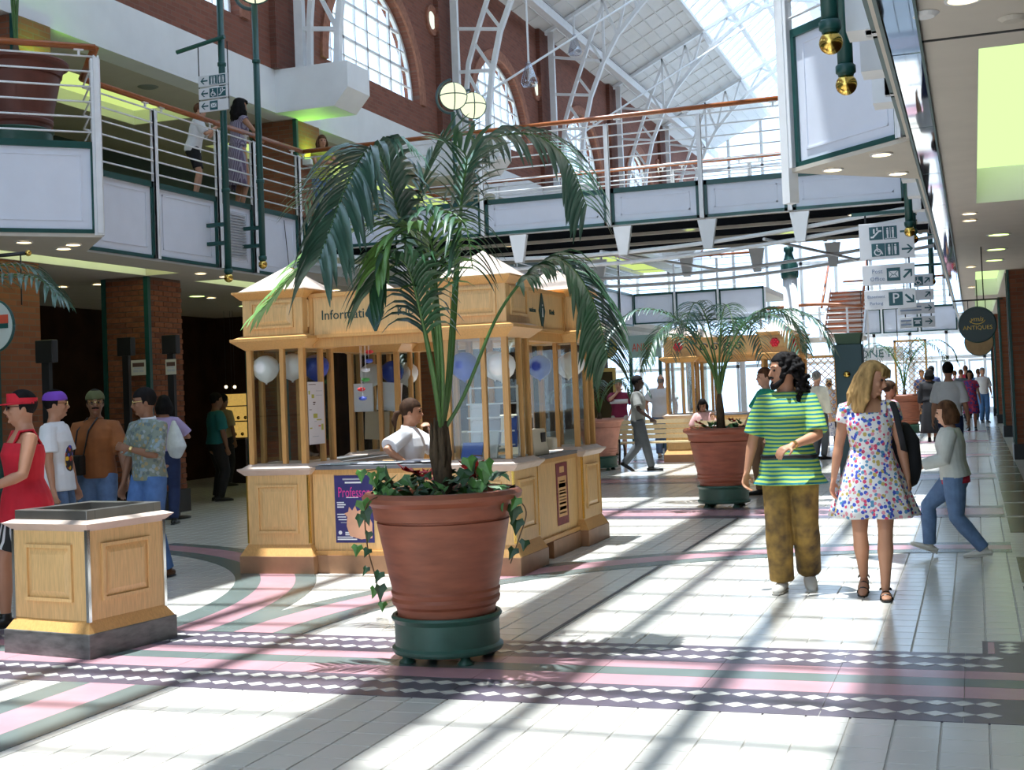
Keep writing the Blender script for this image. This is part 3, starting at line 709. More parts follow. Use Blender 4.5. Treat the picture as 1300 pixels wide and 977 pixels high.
def tower(k, x, y, sides):
    x1, y1 = x+S, y+S
    MB().box(x-.03,x1+.03,y-.03,y1+.03,0,.16).build('plinth', M_plinth, k, bevel=.006)
    MB().frustum(x-.025,x1+.025,y-.025,y1+.025,.16,x+.03,x1-.03,y+.03,y1-.03,.26).build('base_moulding', M_woodd, k)
    ped = MB().box(x+.03,x1-.03,y+.03,y1-.03,.24,.90).build('pedestal', M_wood, k, bevel=.004)
    MB().frustum(x+.02,x1-.02,y+.02,y1-.02,.885,x-.03,x1+.03,y-.03,y1+.03,.935).box(x-.03,x1+.03,y-.03,y1+.03,.935,.95).frustum(x+.0,x1-.0,y+.0,y1-.0,.95,x+.05,x1-.05,y+.05,y1-.05,.985).build('counter_cornice', M_roofwood, k)
    for s in sides:
        M, L = face_M(x+.03, y+.03, x1-.03, y1-.03, s); raised_panel(ped, M, .11, L-.11, .36, .80)
        for u in (.008, L-.008): MB().box(u-.006,u+.006,-.006,.006,.27,.885,M).build('corner_strip', M_brass, ped)
    p = .05
    for (a, b) in ((x+.08,y+.08),(x1-.08,y+.08),(x+.08,y1-.08),(x1-.08,y1-.08)): MB().box(a-p/2,a+p/2,b-p/2,b+p/2,.97,2.06).build('post', M_woodd, k)
    for s in ('front','right','back','left'):
        M, L = face_M(x+.055, y+.055, x1-.055, y1-.055, s)
        MB().box(L*.62-.02,L*.62+.02,-.045,.0,.98,2.05,M).build('post', M_woodd, k)
        MB().box(.05,L-.05,-.028,-.022,.99,2.05,M).build('pane', M_glass, k)
    MB().box(x+.08,x1-.08,y+.08,y1-.08,1.42,1.428).build('shelf', M_glass, k)
    MB().frustum(x+.05,x1-.05,y+.05,y1-.05,2.03,x-.05,x1+.05,y-.05,y1+.05,2.11).box(x-.05,x1+.05,y-.05,y1+.05,2.11,2.135).frustum(x-.03,x1+.03,y-.03,y1+.03,2.135,x+.03,x1-.03,y+.03,y1-.03,2.16).build('lower_cornice', M_woodd, k)
    hbx = MB().box(x+.04,x1-.04,y+.04,y1-.04,2.14,2.52).build('head_box', M_wood, k, bevel=.004)
    for s in sides:
        M, L = face_M(x+.04, y+.04, x1-.04, y1-.04, s); raised_panel(hbx, M, .09, L-.09, 2.22, 2.47)
    MB().frustum(x+.03,x1-.03,y+.03,y1-.03,2.49,x-.03,x1+.03,y-.03,y1+.03,2.55).box(x-.03,x1+.03,y-.03,y1+.03,2.55,2.565).build('eaves', M_woodd, k)
    cx, cy = x+S/2, y+S/2
    b = MB(); n = len(b.v); b.v += [V(x+.01,y+.01,2.565),V(x1-.01,y+.01,2.565),V(x1-.01,y1-.01,2.565),V(x+.01,y1-.01,2.565),V(cx,cy,2.815)]
    for q in ((0,1,4),(1,2,4),(2,3,4),(3,0,4),(3,2,1,0)): b.face(q)
    b.build('pyramid_roof', M_pyr, k)
def lintel(k, M, L):
    sb = MB().box(0,L,-.14,.05,2.13,2.50,M).build('sign_board', M_wood, k, bevel=.004)
    f = MB()
    f.box(-.01,L+.01,-.15,.075,2.485,2.52,M); f.box(-.01,L+.01,-.15,.075,2.115,2.145,M); f.box(-.01,.03,.04,.068,2.14,2.49,M); f.box(L-.03,L+.01,.04,.068,2.14,2.49,M)
    f.build('sign_frame', M_woodd, sb)
    MB().box(0,L,-.12,.03,2.03,2.115,M).build('lintel_soffit', M_woodd, k)
    return sb
def kiosk(name, label, info):
    k = empty(name, (-5.02, 11.7, 0), 0, label, 'kiosk')
    X0, X1, Y0, Y1 = -6.35, -3.69, 10.33, 13.07
    tower(k, X0, Y0, ('front','right','left')); tower(k, X1-S, Y0, ('front','right')); tower(k, X1-S, Y1-S, ('front','right')); tower(k, X0, Y1-S, ('front','right','left'))
    runs = {'front': ((X0+S-.02,Y0+.09),(X1-S+.02,Y0+.09)), 'right': ((X1-.09,Y0+S-.02),(X1-.09,Y1-S+.02)), 'left': ((X0+.09,Y1-S+.02),(X0+.09,Y0+S-.02)), 'back': ((X1-S+.02,Y1-.09),(X0+S-.02,Y1-.09))}
    for s, (a, b) in runs.items():
        M, L = run_matrix(a, b)
        MB().box(0,L,-.08,0,.16,.90,M).build('counter_front', M_wood, k)
        if s == 'right': MB().box(L*.32,L,-.08,.04,0,.16,M).build('plinth', M_plinth, k)
        else: MB().box(0,L,-.08,.04,0,.16,M).build('plinth', M_plinth, k)
        MB().frustum(*((0,L,-.06,.0,.0,0,L,-.06,.03,.0) if 0 else (0,0,0,0,0,0,0,0,0,0))) if 0 else None
        MB().box(0,L,-.06,.03,.16,.20,M).build('base_moulding', M_woodd, k)
        MB().box(0,L,-.10,.02,.885,.925,M).build('counter_cornice', M_woodd, k)
        if s != 'back': MB().box(0,L,-.52,.03,.925,.955,M).build('worktop', mat('grey_worktop',(.16,.16,.17),.4,noise=.1), k)
        dn = V(b[0]-a[0],b[1]-a[1],0).normalized(); off = V(dn.y,-dn.x,0)*(-.12); Mo = M; M = Matrix.Translation(off) @ Mo; sb = lintel(k, M, L)
        if info and s in ('front','right'):
            mid = L/2 if s == 'front' else L/2
            r = FRONT if s == 'front' else RIGHT
            if s == 'front':
                lettering('Information', .125, M @ V(.39, .053, 2.315), r, M_ink, sb, sx=.95); lettering('Kiosk', .125, M @ V(L-.30, .053, 2.315), r, M_ink, sb, sx=.95)
            else:
                lettering('Information', .07, M @ V(.34, .053, 2.315), r, M_ink, sb); lettering('Kiosk', .07, M @ V(L-.38, .053, 2.315), r, M_ink, sb)
            d = .165; q = MB(); q.prism([(mid-d*.55,2.315),(mid,2.315-d*1.15),(mid+d*.55,2.315),(mid,2.315+d*1.15)], .050, .058, 'Y')
            for v in q.v: v.y = v.y
            b2 = MB(); b2.add(q, M); b2.build('sign_diamond', M_ink, sb)
            lettering('i', .19, M @ V(mid, .0605, 2.315), r, M_white, sb)
    return k
k1 = kiosk('information_kiosk', 'large maple information kiosk with four pyramid-roofed glass towers, behind the big potted palm', True)
X1k = -3.69
# posters on the kiosk fronts
def poster(name, label, M, u0, u1, z0, z1, ground, marks, parent=None):
    t = empty(name, M @ V((u0+u1)/2, .01, z0), 0, label, 'poster')
    MB().box(u0,u1,.002,.005,z0,z1,M).build('sheet', ground, t)
    for i, (a, b, c, d, mm) in enumerate(marks):
        MB().box(u0+(u1-u0)*a, u0+(u1-u0)*b, .005, .0058, z0+(z1-z0)*c, z0+(z1-z0)*d, M).build('print', mm, t)
    return t
Mf, Lf = run_matrix((-5.67,10.42),(-4.37,10.42))
navy = mat('navy_print',(.035,.03,.16),.5,noise=.1); mag = mat('magenta_print',(.75,.05,.32),.5,noise=.1); peach = mat('peach_print',(.80,.42,.26),.5,noise=.1)
whitep = mat('white_print',(.85,.85,.88),.5,noise=.03); greyp = mat('grey_print',(.45,.45,.5),.5,noise=.1)
P1 = poster('poster', 'dark blue poster with pink headline on the kiosk front counter', Mf, .22, .60, .27, .87, navy,
    [(.22,.72,.93,.955,greyp),(.28,.70,.88,.905,whitep),(.05,.24,.59,.605,whitep),(.06,.28,.555,.575,whitep),(.06,.24,.52,.54,whitep),(.05,.26,.415,.43,whitep),(.06,.28,.375,.39,whitep),(.08,.30,.335,.35,whitep),(.14,.30,.295,.305,greyp),
     (.25,.48,.14,.16,whitep),(.25,.46,.11,.13,whitep),(.04,.45,.075,.09,whitep),(.04,.55,.04,.06,whitep),(.3,.62,.665,.675,whitep)])
lettering('Professor', .13, Mf @ V(.41, .0062, .715), FRONT, mag, P1, depth=.0006, sx=.62)
b = MB(); b.prism([(.36,.33),(.33,.42),(.34,.50),(.31,.53),(.35,.545),(.36,.59),(.39,.555),(.42,.60),(.44,.55),(.49,.57),(.50,.50),(.56,.49),(.585,.44),(.58,.31),(.47,.30)], .005, .0062, 'Y'); b2 = MB(); b2.add(b, Mf); b2.build('print', peach, P1)
b = MB(); b.lathe([(0,0),(.018,0),(.018,.0008),(0,.0008)], Mf @ V(.265,.0055,.36), 16, Matrix.Rotation(PI/2,4,'X')); b.build('print', whitep, P1)
Mr, Lr = run_matrix((-3.78,11.01),(-3.78,12.39))
mar = mat('maroon_print',(.22,.03,.035),.5,noise=.3,scale=30); tan = mat('tan_print',(.72,.40,.16),.5,noise=.15,scale=20); dkb = mat('dark_print',(.09,.04,.03),.5)
poster('poster', 'narrow maroon bordered poster on the right side of the kiosk', Mr, .70, 1.06, .27, .86, mar,
    [(.13,.87,.13,.78,tan),(.2,.8,.60,.67,dkb),(.25,.75,.69,.71,mar),(.22,.8,.54,.56,mar),(.22,.8,.49,.52,dkb),(.22,.8,.44,.455,mar),(.22,.8,.39,.405,mar),(.22,.8,.33,.36,mar),(.22,.8,.24,.29,dkb),(.2,.8,.18,.2,mar),(.3,.7,.84,.94,tan)])
# things inside the kiosk towers and on the counters
Mw = mat('white_balloon',(.86,.86,.84),.3,noise=.04); Mbl = mat('blue_balloon',(.03,.07,.42),.25,noise=.2)
def balloon(x, y, z, r, mm, label, grp='balloons in the kiosk towers'):
    t = empty('balloon', (x, y, z-r), 0, label, 'balloon', grp)
    b = MB(); b.smooth = True; b.lathe([(0.001,-r*1.12),(r*.06,-r*1.1),(r*.1,-r*1.04),(r*.45,-r*.88),(r*.8,-r*.55),(r*.98,-r*.1),(r*.98,r*.25),(r*.85,r*.6),(r*.5,r*.88),(r*.2,r*.97),(0.001,r*.99)], (x,y,z), 18); b.build('envelope', mm, t)
    b = MB(); b.lathe([(.001,-r*1.1),(.012,-r*1.16),(.001,-r*1.16)], (x,y,z), 8); b.build('knot', mm, t)
fl = (-6.35,10.33); fr = (-4.39,10.33); bR = (-4.39,12.37); bL = (-6.35,12.37)
for (x, y, z, mm, lab) in ((-6.20+.03,10.52,1.86,Mw,'white balloon at the left of the left front kiosk tower'),(-5.95,10.62,1.87,Mw,'white balloon in the middle of the left front kiosk tower'),(-5.82,10.84,1.86,Mbl,'blue balloon in the left front kiosk tower'),
    (-4.20,10.53,1.80,Mbl,'blue balloon in the front kiosk tower behind the palm'),(-3.98,10.70,1.80,Mw,'white balloon at the back of the tower beside the palm'),(-3.84,10.50,1.78,Mw,'white balloon near the corner of the tower beside the palm'),
    (-4.18,12.56,1.80,Mbl,'blue balloon in the right rear kiosk tower'),(-3.95,12.80,1.80,Mw,'white balloon in the right rear kiosk tower, inner one'),(-3.83,12.58,1.82,Mw,'white balloon in the right rear kiosk tower, outer one'),
    (-6.10,12.60,1.80,Mw,'white balloon in the rear kiosk tower behind the seated woman'),(-5.86,12.62,1.82,Mbl,'blue balloon in the rear kiosk tower behind the seated woman'),(-5.80,12.86,1.8,Mw,'second white balloon in the rear kiosk tower behind the seated woman')):
    balloon(x, y, z, .125, mm, lab)
# wall map in the left front tower
Mm, Lm = face_M(-6.35+.055, 10.33+.055, -5.65-.055, 11.03-.055, 'right')
olive = mat('olive_print',(.42,.40,.06),.5); redp = mat('red_print',(.6,.08,.04),.5)
poster('shopping_map', 'white printed map sheet hung in the left front kiosk tower', Mm, .06, .36, 1.15, 1.72, mat('map_paper',(.72,.68,.70),.5,noise=.03),
    [(.05,.5,.955,.965,dkb),(.03,.12,.80,.86,olive),(.22,.38,.74,.80,olive),(.3,.45,.66,.68,dkb),(.3,.42,.63,.645,dkb),(.05,.2,.55,.56,dkb),(.3,.55,.42,.49,olive),(.5,.8,.38,.40,olive),(.6,.75,.28,.30,redp),(.78,.92,.22,.32,olive),(.05,.2,.25,.27,olive),(.35,.5,.36,.37,greyp),(.2,.6,.12,.13,greyp),(.5,.9,.85,.86,greyp),(.5,.9,.78,.79,greyp)])
# leaflet rack, book stand, cash register, screen, papers
rk = empty('leaflet_rack', (-3.98,10.80,.985), 0, 'white wire leaflet rack inside the tower beside the palm', 'rack')
Mwire = mat('white_wire',(.80,.82,.82),.4)
b = MB()
for x in (-4.22,-4.06,-3.90,-3.78): b.box(x-.008,x+.008,10.70,10.72,1.0,1.62)
for z in (1.10,1.22,1.34,1.46,1.60): b.box(-4.23,-3.77,10.69,10.72,z-.007,z+.007); b.box(-4.22,-3.78,10.60,10.61,z-.007,z+.007)
b.box(-4.23,-3.77,10.60,10.9,.985,1.0).build('wire_frame', Mwire, rk)
for i in range(8):
    x = -4.14+.155*(i % 3); z = 1.15+.12*(i//3)
    MB().cbox((x,10.66,z),(.11,.012,.15),Matrix.Rotation(-.25,4,'X')).build('leaflet', [whitep,greyp,mat('blue_cover',(.05,.12,.45),.4)][i % 3], rk)
bs = empty('brochure_display', (-4.05,10.52,.985), 0, 'pale brochure holder with a blue brochure behind the palm trunk', 'brochure')
MB().cbox((-4.0,10.56,1.10),(.16,.03,.24),Matrix.Rotation(-.3,4,'X')).build('holder', mat('pale_card',(.55,.60,.58),.5), bs)
MB().cbox((-4.14,10.50,1.06),(.19,.012,.15),Matrix.Rotation(-.5,4,'X')).build('cover', mat('blue_cover',(.05,.12,.45),.4), bs)
cr = empty('cash_register', (-3.98,11.5,.955), 0, 'cream cash register on the right counter of the kiosk', 'till')
Mcream = mat('cream_plastic',(.62,.56,.44),.5,noise=.05)
MB().frustum(-4.13,-3.83,11.28,11.72,.955,-4.10,-3.86,11.31,11.69,1.20).build('case', Mcream, cr, bevel=.01)
MB().cbox((-3.845,11.58,1.12),(.01,.12,.09)).build('display', M_black, cr)
MB().cbox((-3.86,11.77,1.05),(.16,.10,.12)).build('paper_roll', Mcream, cr, bevel=.02)
cm = empty('computer_monitor', (-4.2,11.85,.955), 0, 'dark screened computer monitor on the kiosk counter', 'monitor')
MB().box(-4.38,-4.08,11.65,12.0,1.02,1.34).build('case', Mcream, cm, bevel=.015); MB().box(-4.079,-4.07,11.69,11.96,1.06,1.30).build('screen', M_black, cm); MB().lathe([(.12,.955),(.12,.97),(.05,.985),(.05,1.02)],(-4.2,11.83,0),16).build('stand', Mcream, cm)
for i in range(7):
    x = -5.6+.17*i+random.uniform(-.03,.03); mm = [whitep,mat('pale_card',(.55,.60,.58),.5),greyp][i % 3]
    q = MB().cbox((x,10.62+random.uniform(-.06,.06),.957+.004*i/2+.006),(.21,.29,.012 if i % 2 else .006),rz=random.uniform(-.7,.7)).build('paper_stack' if i % 2 else 'paper_sheet', mm)
    tag(q, ['loose sheet of paper at the left end of the kiosk front counter','thick stack of papers near the left end of the kiosk front counter','loose grey sheet left of the middle of the kiosk front counter','stack of white papers in the middle of the kiosk front counter','pale sheet right of the middle of the kiosk front counter','grey stack of papers near the seated woman on the counter','white sheet at the right end of the kiosk front counter'][i], 'paper', 'papers on the kiosk front counter')
for i, (x, mm) in enumerate(((-6.16,whitep),(-6.0,mat('tan_card',(.55,.42,.28),.5)),(-5.86,whitep))):
    q = MB().cbox((x,12.46+.03*i,1.56-.3*(i % 2)),(.28,.02,.30),Matrix.Rotation(.05*i,4,'Y')).build('notice_board', mm)
    tag(q, ['white blank board in the rear kiosk tower, upper left','tan board low in the rear kiosk tower','white blank board in the rear kiosk tower, upper right'][i], 'board')
# hanging mobile of paper shapes
mo = empty('paper_mobile', (-5.5,11.3,1.75), 0, 'hanging mobile of small coloured paper birds inside the kiosk', 'mobile')
for i in range(9):
    c = V(-5.62+.22*random.random()+(.85 if i > 5 else 0), 11.25+.15*random.random(), 2.0-.09*(i % 6))
    mm = [mat('mobile_%d' % (i % 4), [(.7,.05,.05),(.1,.15,.6),(.8,.8,.85),(.1,.4,.1)][i % 4], .5)][0]
    b = MB(); b.sphere(c, (.045,.02,.02), 8, 6); b.cbox(c+V(0,0,.015),(.03,.09,.004),rz=i); b.build('bird', mm, mo)
    MB().tube([c, V(c.x,c.y,2.12)], .002, 4).build('string', M_white, mo)

k2 = kiosk('craft_kiosk', 'maple kiosk with red flower ornaments, second one farther down the arcade', False)
d2 = ony(839,440,26.0); k2.location = (d2.x+1.33, 26+1.37, 0)
Mrose = mat('red_ornament',(.75,.02,.05),.4,noise=.3,scale=40)
for (tx, ty) in ((0,0),(1.96,0),(2.31,0.35)):
    b = MB(); cx, cy = -6.35+.35+(tx if tx < 2.2 else 1.96+.36), 10.33+(.035 if tx < 2.2 else .35); 
    for i in range(7):
        a = 2*PI*i/6; r = .055 if i < 6 else 0
        c = V(cx+r*math.cos(a), cy-.02, 2.345+r*math.sin(a)) if tx < 2.2 else V(-3.70, cy+r*math.cos(a), 2.345+r*math.sin(a))
        b.sphere(c-V(0,.0,0), .042, 8, 6)
    bb = MB(); bb.v = [v-V(-5.02,11.7,0) for v in b.v]; bb.f = b.f; bb.mi = b.mi; bb.sm = b.sm
    bb.build('red_flower', Mrose, k2, local=True)
for i in range(4):      # black scroll ornaments on the fascia
    for (cx, r0) in ((-.46+.24*i, .09),):
        b = MB(); b.tube([V(cx+r0*(1-t*.75)*math.cos(7.5*t), -1.35, 2.31+r0*(1-t*.75)*math.sin(7.5*t)) for t in [j/24 for j in range(25)]], .016, 6); b.build('scroll', M_black, k2, local=True)
# benches in front of the second kiosk
Mbench = mat('bench_slat',(.80,.62,.36),.45,noise=.15,scale=8,stretch=(3,14,14))
def bench(x, y, rz, w, label):
    t = empty('bench', (x,y,0), rz, label, 'bench', 'slatted benches by the second kiosk')
    for i in range(4): MB().box(-w/2,w/2,-.22+.11*i,-.13+.11*i,.42,.45).build('seat_slat', Mbench, t, local=True)
    for i in range(4): MB().box(-w/2,w/2,.22+.03*i,.25+.03*i,.52+.10*i,.60+.10*i).build('back_slat', Mbench, t, local=True)
    for s in (-1,1):
        b = MB(); X = s*(w/2-.12)
        b.tube([(X,-.22,.0),(X,-.2,.30),(X,-.12,.41),(X,.18,.41),(X,.3,.92)], .022, 8); b.tube([(X,.26,0),(X,.2,.25),(X,.18,.41)], .022, 8); b.build('leg', M_black, t, local=True)
    return t
q = onz(800,590); bench(q.x+.6, q.y+.3, PI, 1.9, 'pale slatted bench seen from behind, left of the second planter')
bench(q.x+2.7, q.y-1.6, PI, 1.9, 'pale slatted bench seen from behind, just behind the second planter')

# ------------------------------------------------------------------ litter bin
bn = empty('litter_bin', (-5.55, 7.13, 0), math.radians(-9), 'square maple litter bin with grey marble base and steel tray top', 'bin')
h = .385
Mmar = mat('grey_marble',(.17,.175,.165),.3,col2=(.07,.075,.07),scale=9,stretch=(1,1,3))
MB().box(-h,h,-h,h,0,.155).build('marble_base', Mmar, bn, local=True, bevel=.006)
MB().frustum(-h+.01,h-.01,-h+.01,h-.01,.155,-h+.06,h-.06,-h+.06,h-.06,.235).build('base_moulding', M_woodd, bn, local=True)
w = h-.055
bnb = MB().box(-w,w,-w,w,.22,.80).build('body', M_wood, bn, local=True)
for s in ('front','right','back','left'):
    M, L = face_M(-w,-w,w,w,s)
    b = MB()
    raised = raised_panel
    o = raised_panel(bnb, M, .11, L-.13, .34, .70); o.data.transform(Matrix.Translation(wloc(bn)))
for (a, c) in ((-w,-w),(w,-w),(w,w),(-w,w)): MB().box(a-.012,a+.012,c-.012,c+.012,.22,.80).build('corner_strip', M_chrome, bnb, local=True)
MB().frustum(-w,w,-w,w,.785,-h,h,-h,h,.835).frustum(-h,h,-h,h,.835,-h+.05,h-.05,-h+.05,h-.05,.855).build('cornice', M_roofwood, bn, local=True)
r = h-.06
Mst = mat('brushed_steel',(.30,.29,.27),.35,.9,noise=.1)
b = MB()
for q in ((-r,r,-r,-r+.07),(-r,r,r-.07,r),(-r,-r+.07,-r+.07,r-.07),(r-.07,r,-r+.07,r-.07)): b.box(q[0],q[1],q[2],q[3],.845,.915)
b.build('tray_rim', Mst, bn, local=True, bevel=.004)
MB().box(-r+.07,r-.07,-r+.07,r-.07,.845,.865).build('tray', mat('ash_sand',(.05,.045,.04),.7,noise=.4,scale=30), bn, local=True)
# ------------------------------------------------------------------ planters and palms
M_leaf = mat('palm_leaf', (0.035, 0.105, 0.045), .35, noise=.35, scale=6, spec=.6)
M_leafb = mat('palm_leaf_bluish', (0.055, 0.125, 0.085), .3, noise=.3, scale=6, spec=.7)
M_leafl = mat('palm_leaf_young', (0.13, 0.27, 0.06), .35, noise=.35, scale=6, spec=.6)
M_stalk = mat('palm_stalk', (0.07, 0.16, 0.035), .45, noise=.2, scale=9)
M_trunk = mat('palm_trunk', (0.10, 0.065, 0.035), .9, noise=.4, scale=18, stretch=(3,3,1), bump=.5)
M_ivy = mat('ivy_leaf', (0.07, 0.20, 0.035), .45, noise=.4, scale=14)
M_ivyd = mat('dark_ground_leaf', (0.022, 0.07, 0.024), .45, noise=.4, scale=14)
M_red = mat('red_petal', (0.62, 0.03, 0.03), .5, noise=.2)
M_stem = mat('ivy_stem', (0.13, 0.07, 0.03), .7)
def planter(name, label, loc, s=1.0, terra=None, group=None, feet=True):
    p = empty(name, loc, 0, label, 'planter', group); x, y, z0 = loc
    T = terra or M_terra
    def L(prof, nm, mm, n=48):
        b = MB(); b.smooth = True; b.lathe([(r*s, z*s) for r, z in prof], (0,0,0), n); o = b.build(nm, mm, p, local=True); smooth_by_angle(o, 30); return o
    L([(.335,.055),(.345,.07),(.345,.085),(.325,.10),(.325,.24),(.335,.255),(.345,.27),(.335,.285),(.315,.285),(.305,.26),(.305,.10),(0,.10)], 'saucer', M_potgreen)
    L([(.300,.12),(.305,.30),(.312,.33),(.332,.35),(.338,.375),(.330,.395),(.336,.41),(.340,.425),(.332,.44),(.345,.50),(.412,.845),(.414,.853),(.404,.857),(.404,.868),(.428,.873),(.436,.92),(.445,.955),(.470,.972),(.494,.985),(.500,1.012),(.480,1.035),(.455,1.04),(.435,1.02),(.420,.95),(.41,.93),(0,.93)], 'pot', T)
    L([(.0,.955),(.2,.965),(.415,.945),(.41,.92),(0,.92)], 'soil', M_soil, 24)
    if feet:
        for i in range(4):
            a = PI/4+i*PI/2; b = MB(); b.smooth = True; b.lathe([(.05*s,0),(.05*s,.012*s),(.03*s,.03*s),(.03*s,.06*s)], (.27*s*math.cos(a), .27*s*math.sin(a), 0), 12); b.build('foot', M_potgreen, p, local=True)
    return p
def bez(P, n):
    """Catmull-Rom through points"""
    P = [Vector(p) for p in P]; P = [P[0]*2-P[1]]+P+[P[-1]*2-P[-2]]; out = []
    segs = len(P)-3
    for i in range(n+1):
        t = segs*i/n; k = min(int(t), segs-1); t -= k; a, b, c, d = P[k:k+4]
        out.append(.5*((2*b)+(c-a)*t+(2*a-5*b+4*c-d)*t*t+(3*b-a-3*c+d)*t**3))
    return out
def frond(parent, pts, start=.45, nl=34, ll=.55, wl=.024, droop=.9, mm=None, r0=.014, side=None, seed=0, name='frond', local=False, spread=.75, flat=0.0):
    """rachis curve with paired drooping leaflets from `start` to the tip"""
    rnd = random.Random(seed); C = bez(pts, 40); b = MB(); b.smooth = True
    b.m(1); b.tube(C, [r0*(1-.8*i/40) for i in range(41)], 6); b.m(0)
    cum = [0]
    for p, q in zip(C, C[1:]): cum.append(cum[-1]+(q-p).length)
    tot = cum[-1]
    def at(s):
        d = s*tot
        for i in range(40):
            if cum[i+1] >= d: t = (d-cum[i])/max(1e-6, cum[i+1]-cum[i]); return C[i].lerp(C[i+1], t), (C[min(i+2,40)]-C[max(i-1,0)]).normalized()
        return C[-1], (C[-1]-C[-2]).normalized()
    for k in range(nl):
        s = start+(1-start)*(k+.5)/nl; p, t = at(s)
        q = (s-start)/(1-start); L = ll*(.55+.9*q-.95*q*q)*rnd.uniform(.88,1.1)
        sd = t.cross(V(0,0,1)); sd = sd.normalized() if sd.length > .15 else (side or V(1,0,0))
        for sg in (-1, 1):
            d = (sd*sg*spread + t*(.55+.35*q) + V(0,0,.18-flat)+V(rnd.uniform(-.1,.1),rnd.uniform(-.1,.1),rnd.uniform(-.08,.08))).normalized()
            n = len(b.v); SEG = 5; pp = p.copy(); wv = None
            for j in range(SEG+1):
                u = j/SEG; w = wl*(.35+1.6*u-1.9*u*u)*(1.0 if j < SEG else 0)+.0012
                dd = (d + V(0,0,-droop)*(u**1.2)*1.5).normalized()
                wv = dd.cross(V(0,0,1)); wv = wv.normalized() if wv.length > .1 else sd
                wv = (wv + t*.5).normalized()
                up = wv.cross(dd); up = up if up.z > 0 else -up
                b.v += [pp-wv*w, pp+up*(-w*.35), pp+wv*w]
                pp = pp + dd*(L/SEG)
            for j in range(SEG):
                a = n+3*j
                b.face((a,a+1,a+4,a+3)); b.face((a+1,a+2,a+5,a+4))
    return b.build(name, [mm or M_leaf, M_stalk], parent, local=local, recalc=False)
def ivy_leaf(b, c, s, n, up):
    n = Vector(n).normalized(); u = Vector(up); u = (u-n*u.dot(n)).normalized(); r = u.cross(n)
    P = [(0,-.1),(.35,-.25),(.55,.1),(.32,.3),(.0,.95),(-.32,.3),(-.55,.1),(-.35,-.25)]
    k = len(b.v); b.v.append(c+n*s*.06); b.v += [c+r*(x*s)+u*(y*s)-n*(abs(x)*s*.2) for x, y in P]
    for i in range(8): b.face((k, k+1+i, k+1+(i+1) % 8))
def ground_cover(parent, R, z, n, seed, big=.07, reds=3, loc=None):
    """leaves and red flowers round the trunk: separate leaf parts"""
    rnd = random.Random(seed); lm = []
    for mm in (M_ivy, M_ivyd):
        b = MB(); ivy_leaf(b, V(0,0,0), 1.0, (0,0,1), (1,0,0)); b.m(0); lm.append(b.mesh('leaf', mm))
    for i in range(n):
        a = rnd.uniform(0, 2*PI); r = R*math.sqrt(rnd.uniform(.06,1)); h = rnd.uniform(.0,.13)
        o = obj('leaf', lm[0 if rnd.random() < .45 else 1], parent, (r*math.cos(a), r*math.sin(a), z+h), (rnd.uniform(-.9,.9), rnd.uniform(-.9,.9), rnd.uniform(0,6.3)))
        s = big*rnd.uniform(.6,1.35); o.scale = (s,s,s)
    pet = MB(); 
    for i in range(7):
        a = 2*PI*i/7; ivy_leaf(pet, V(.35*math.cos(a),.35*math.sin(a),0), .85, (-.3*math.cos(a),-.3*math.sin(a),1), (math.cos(a),math.sin(a),.1))
    pm = pet.mesh('flower', M_red)
    for i in range(reds):
        a = rnd.uniform(0,2*PI); r = R*rnd.uniform(.35,.85)
        o = obj('flower', pm, parent, (r*math.cos(a), r*math.sin(a), z+rnd.uniform(.08,.15)), (rnd.uniform(-.5,.5),rnd.uniform(-.5,.5),rnd.uniform(0,6)))
        s = rnd.uniform(.065,.10); o.scale = (s,s,s)

# main planter
PX, PY = -3.01, 7.12
pl = planter('planter', 'large terracotta planter on a green saucer in the foreground', (PX, PY, 0), .955)
palm = empty('potted_palm', (PX, PY, .93), 0, 'tall feathery palm growing in the large foreground planter', 'palm')
b = MB(); b.smooth = True
b.tube([(PX,PY,.92),(PX+.01,PY,1.1),(PX+.0,PY,1.25),(PX+.015,PY,1.40)], [.062,.055,.05,.035], 14); b.build('trunk', M_trunk, palm)
for i in range(7):
    a = i*.9; b = MB(); b.smooth = True
    b.tube([(PX+.03*math.cos(a),PY+.03*math.sin(a),1.05),(PX+.05*math.cos(a),PY+.05*math.sin(a),1.2),(PX+.05*math.cos(a),PY+.05*math.sin(a),1.36+.03*(i % 3))],[.02,.022,.006],6); b.build('leaf_sheath', M_trunk, palm)
def P(x, y, Y): return ony(x, y, Y)
base = V(PX+.01, PY, 1.32)
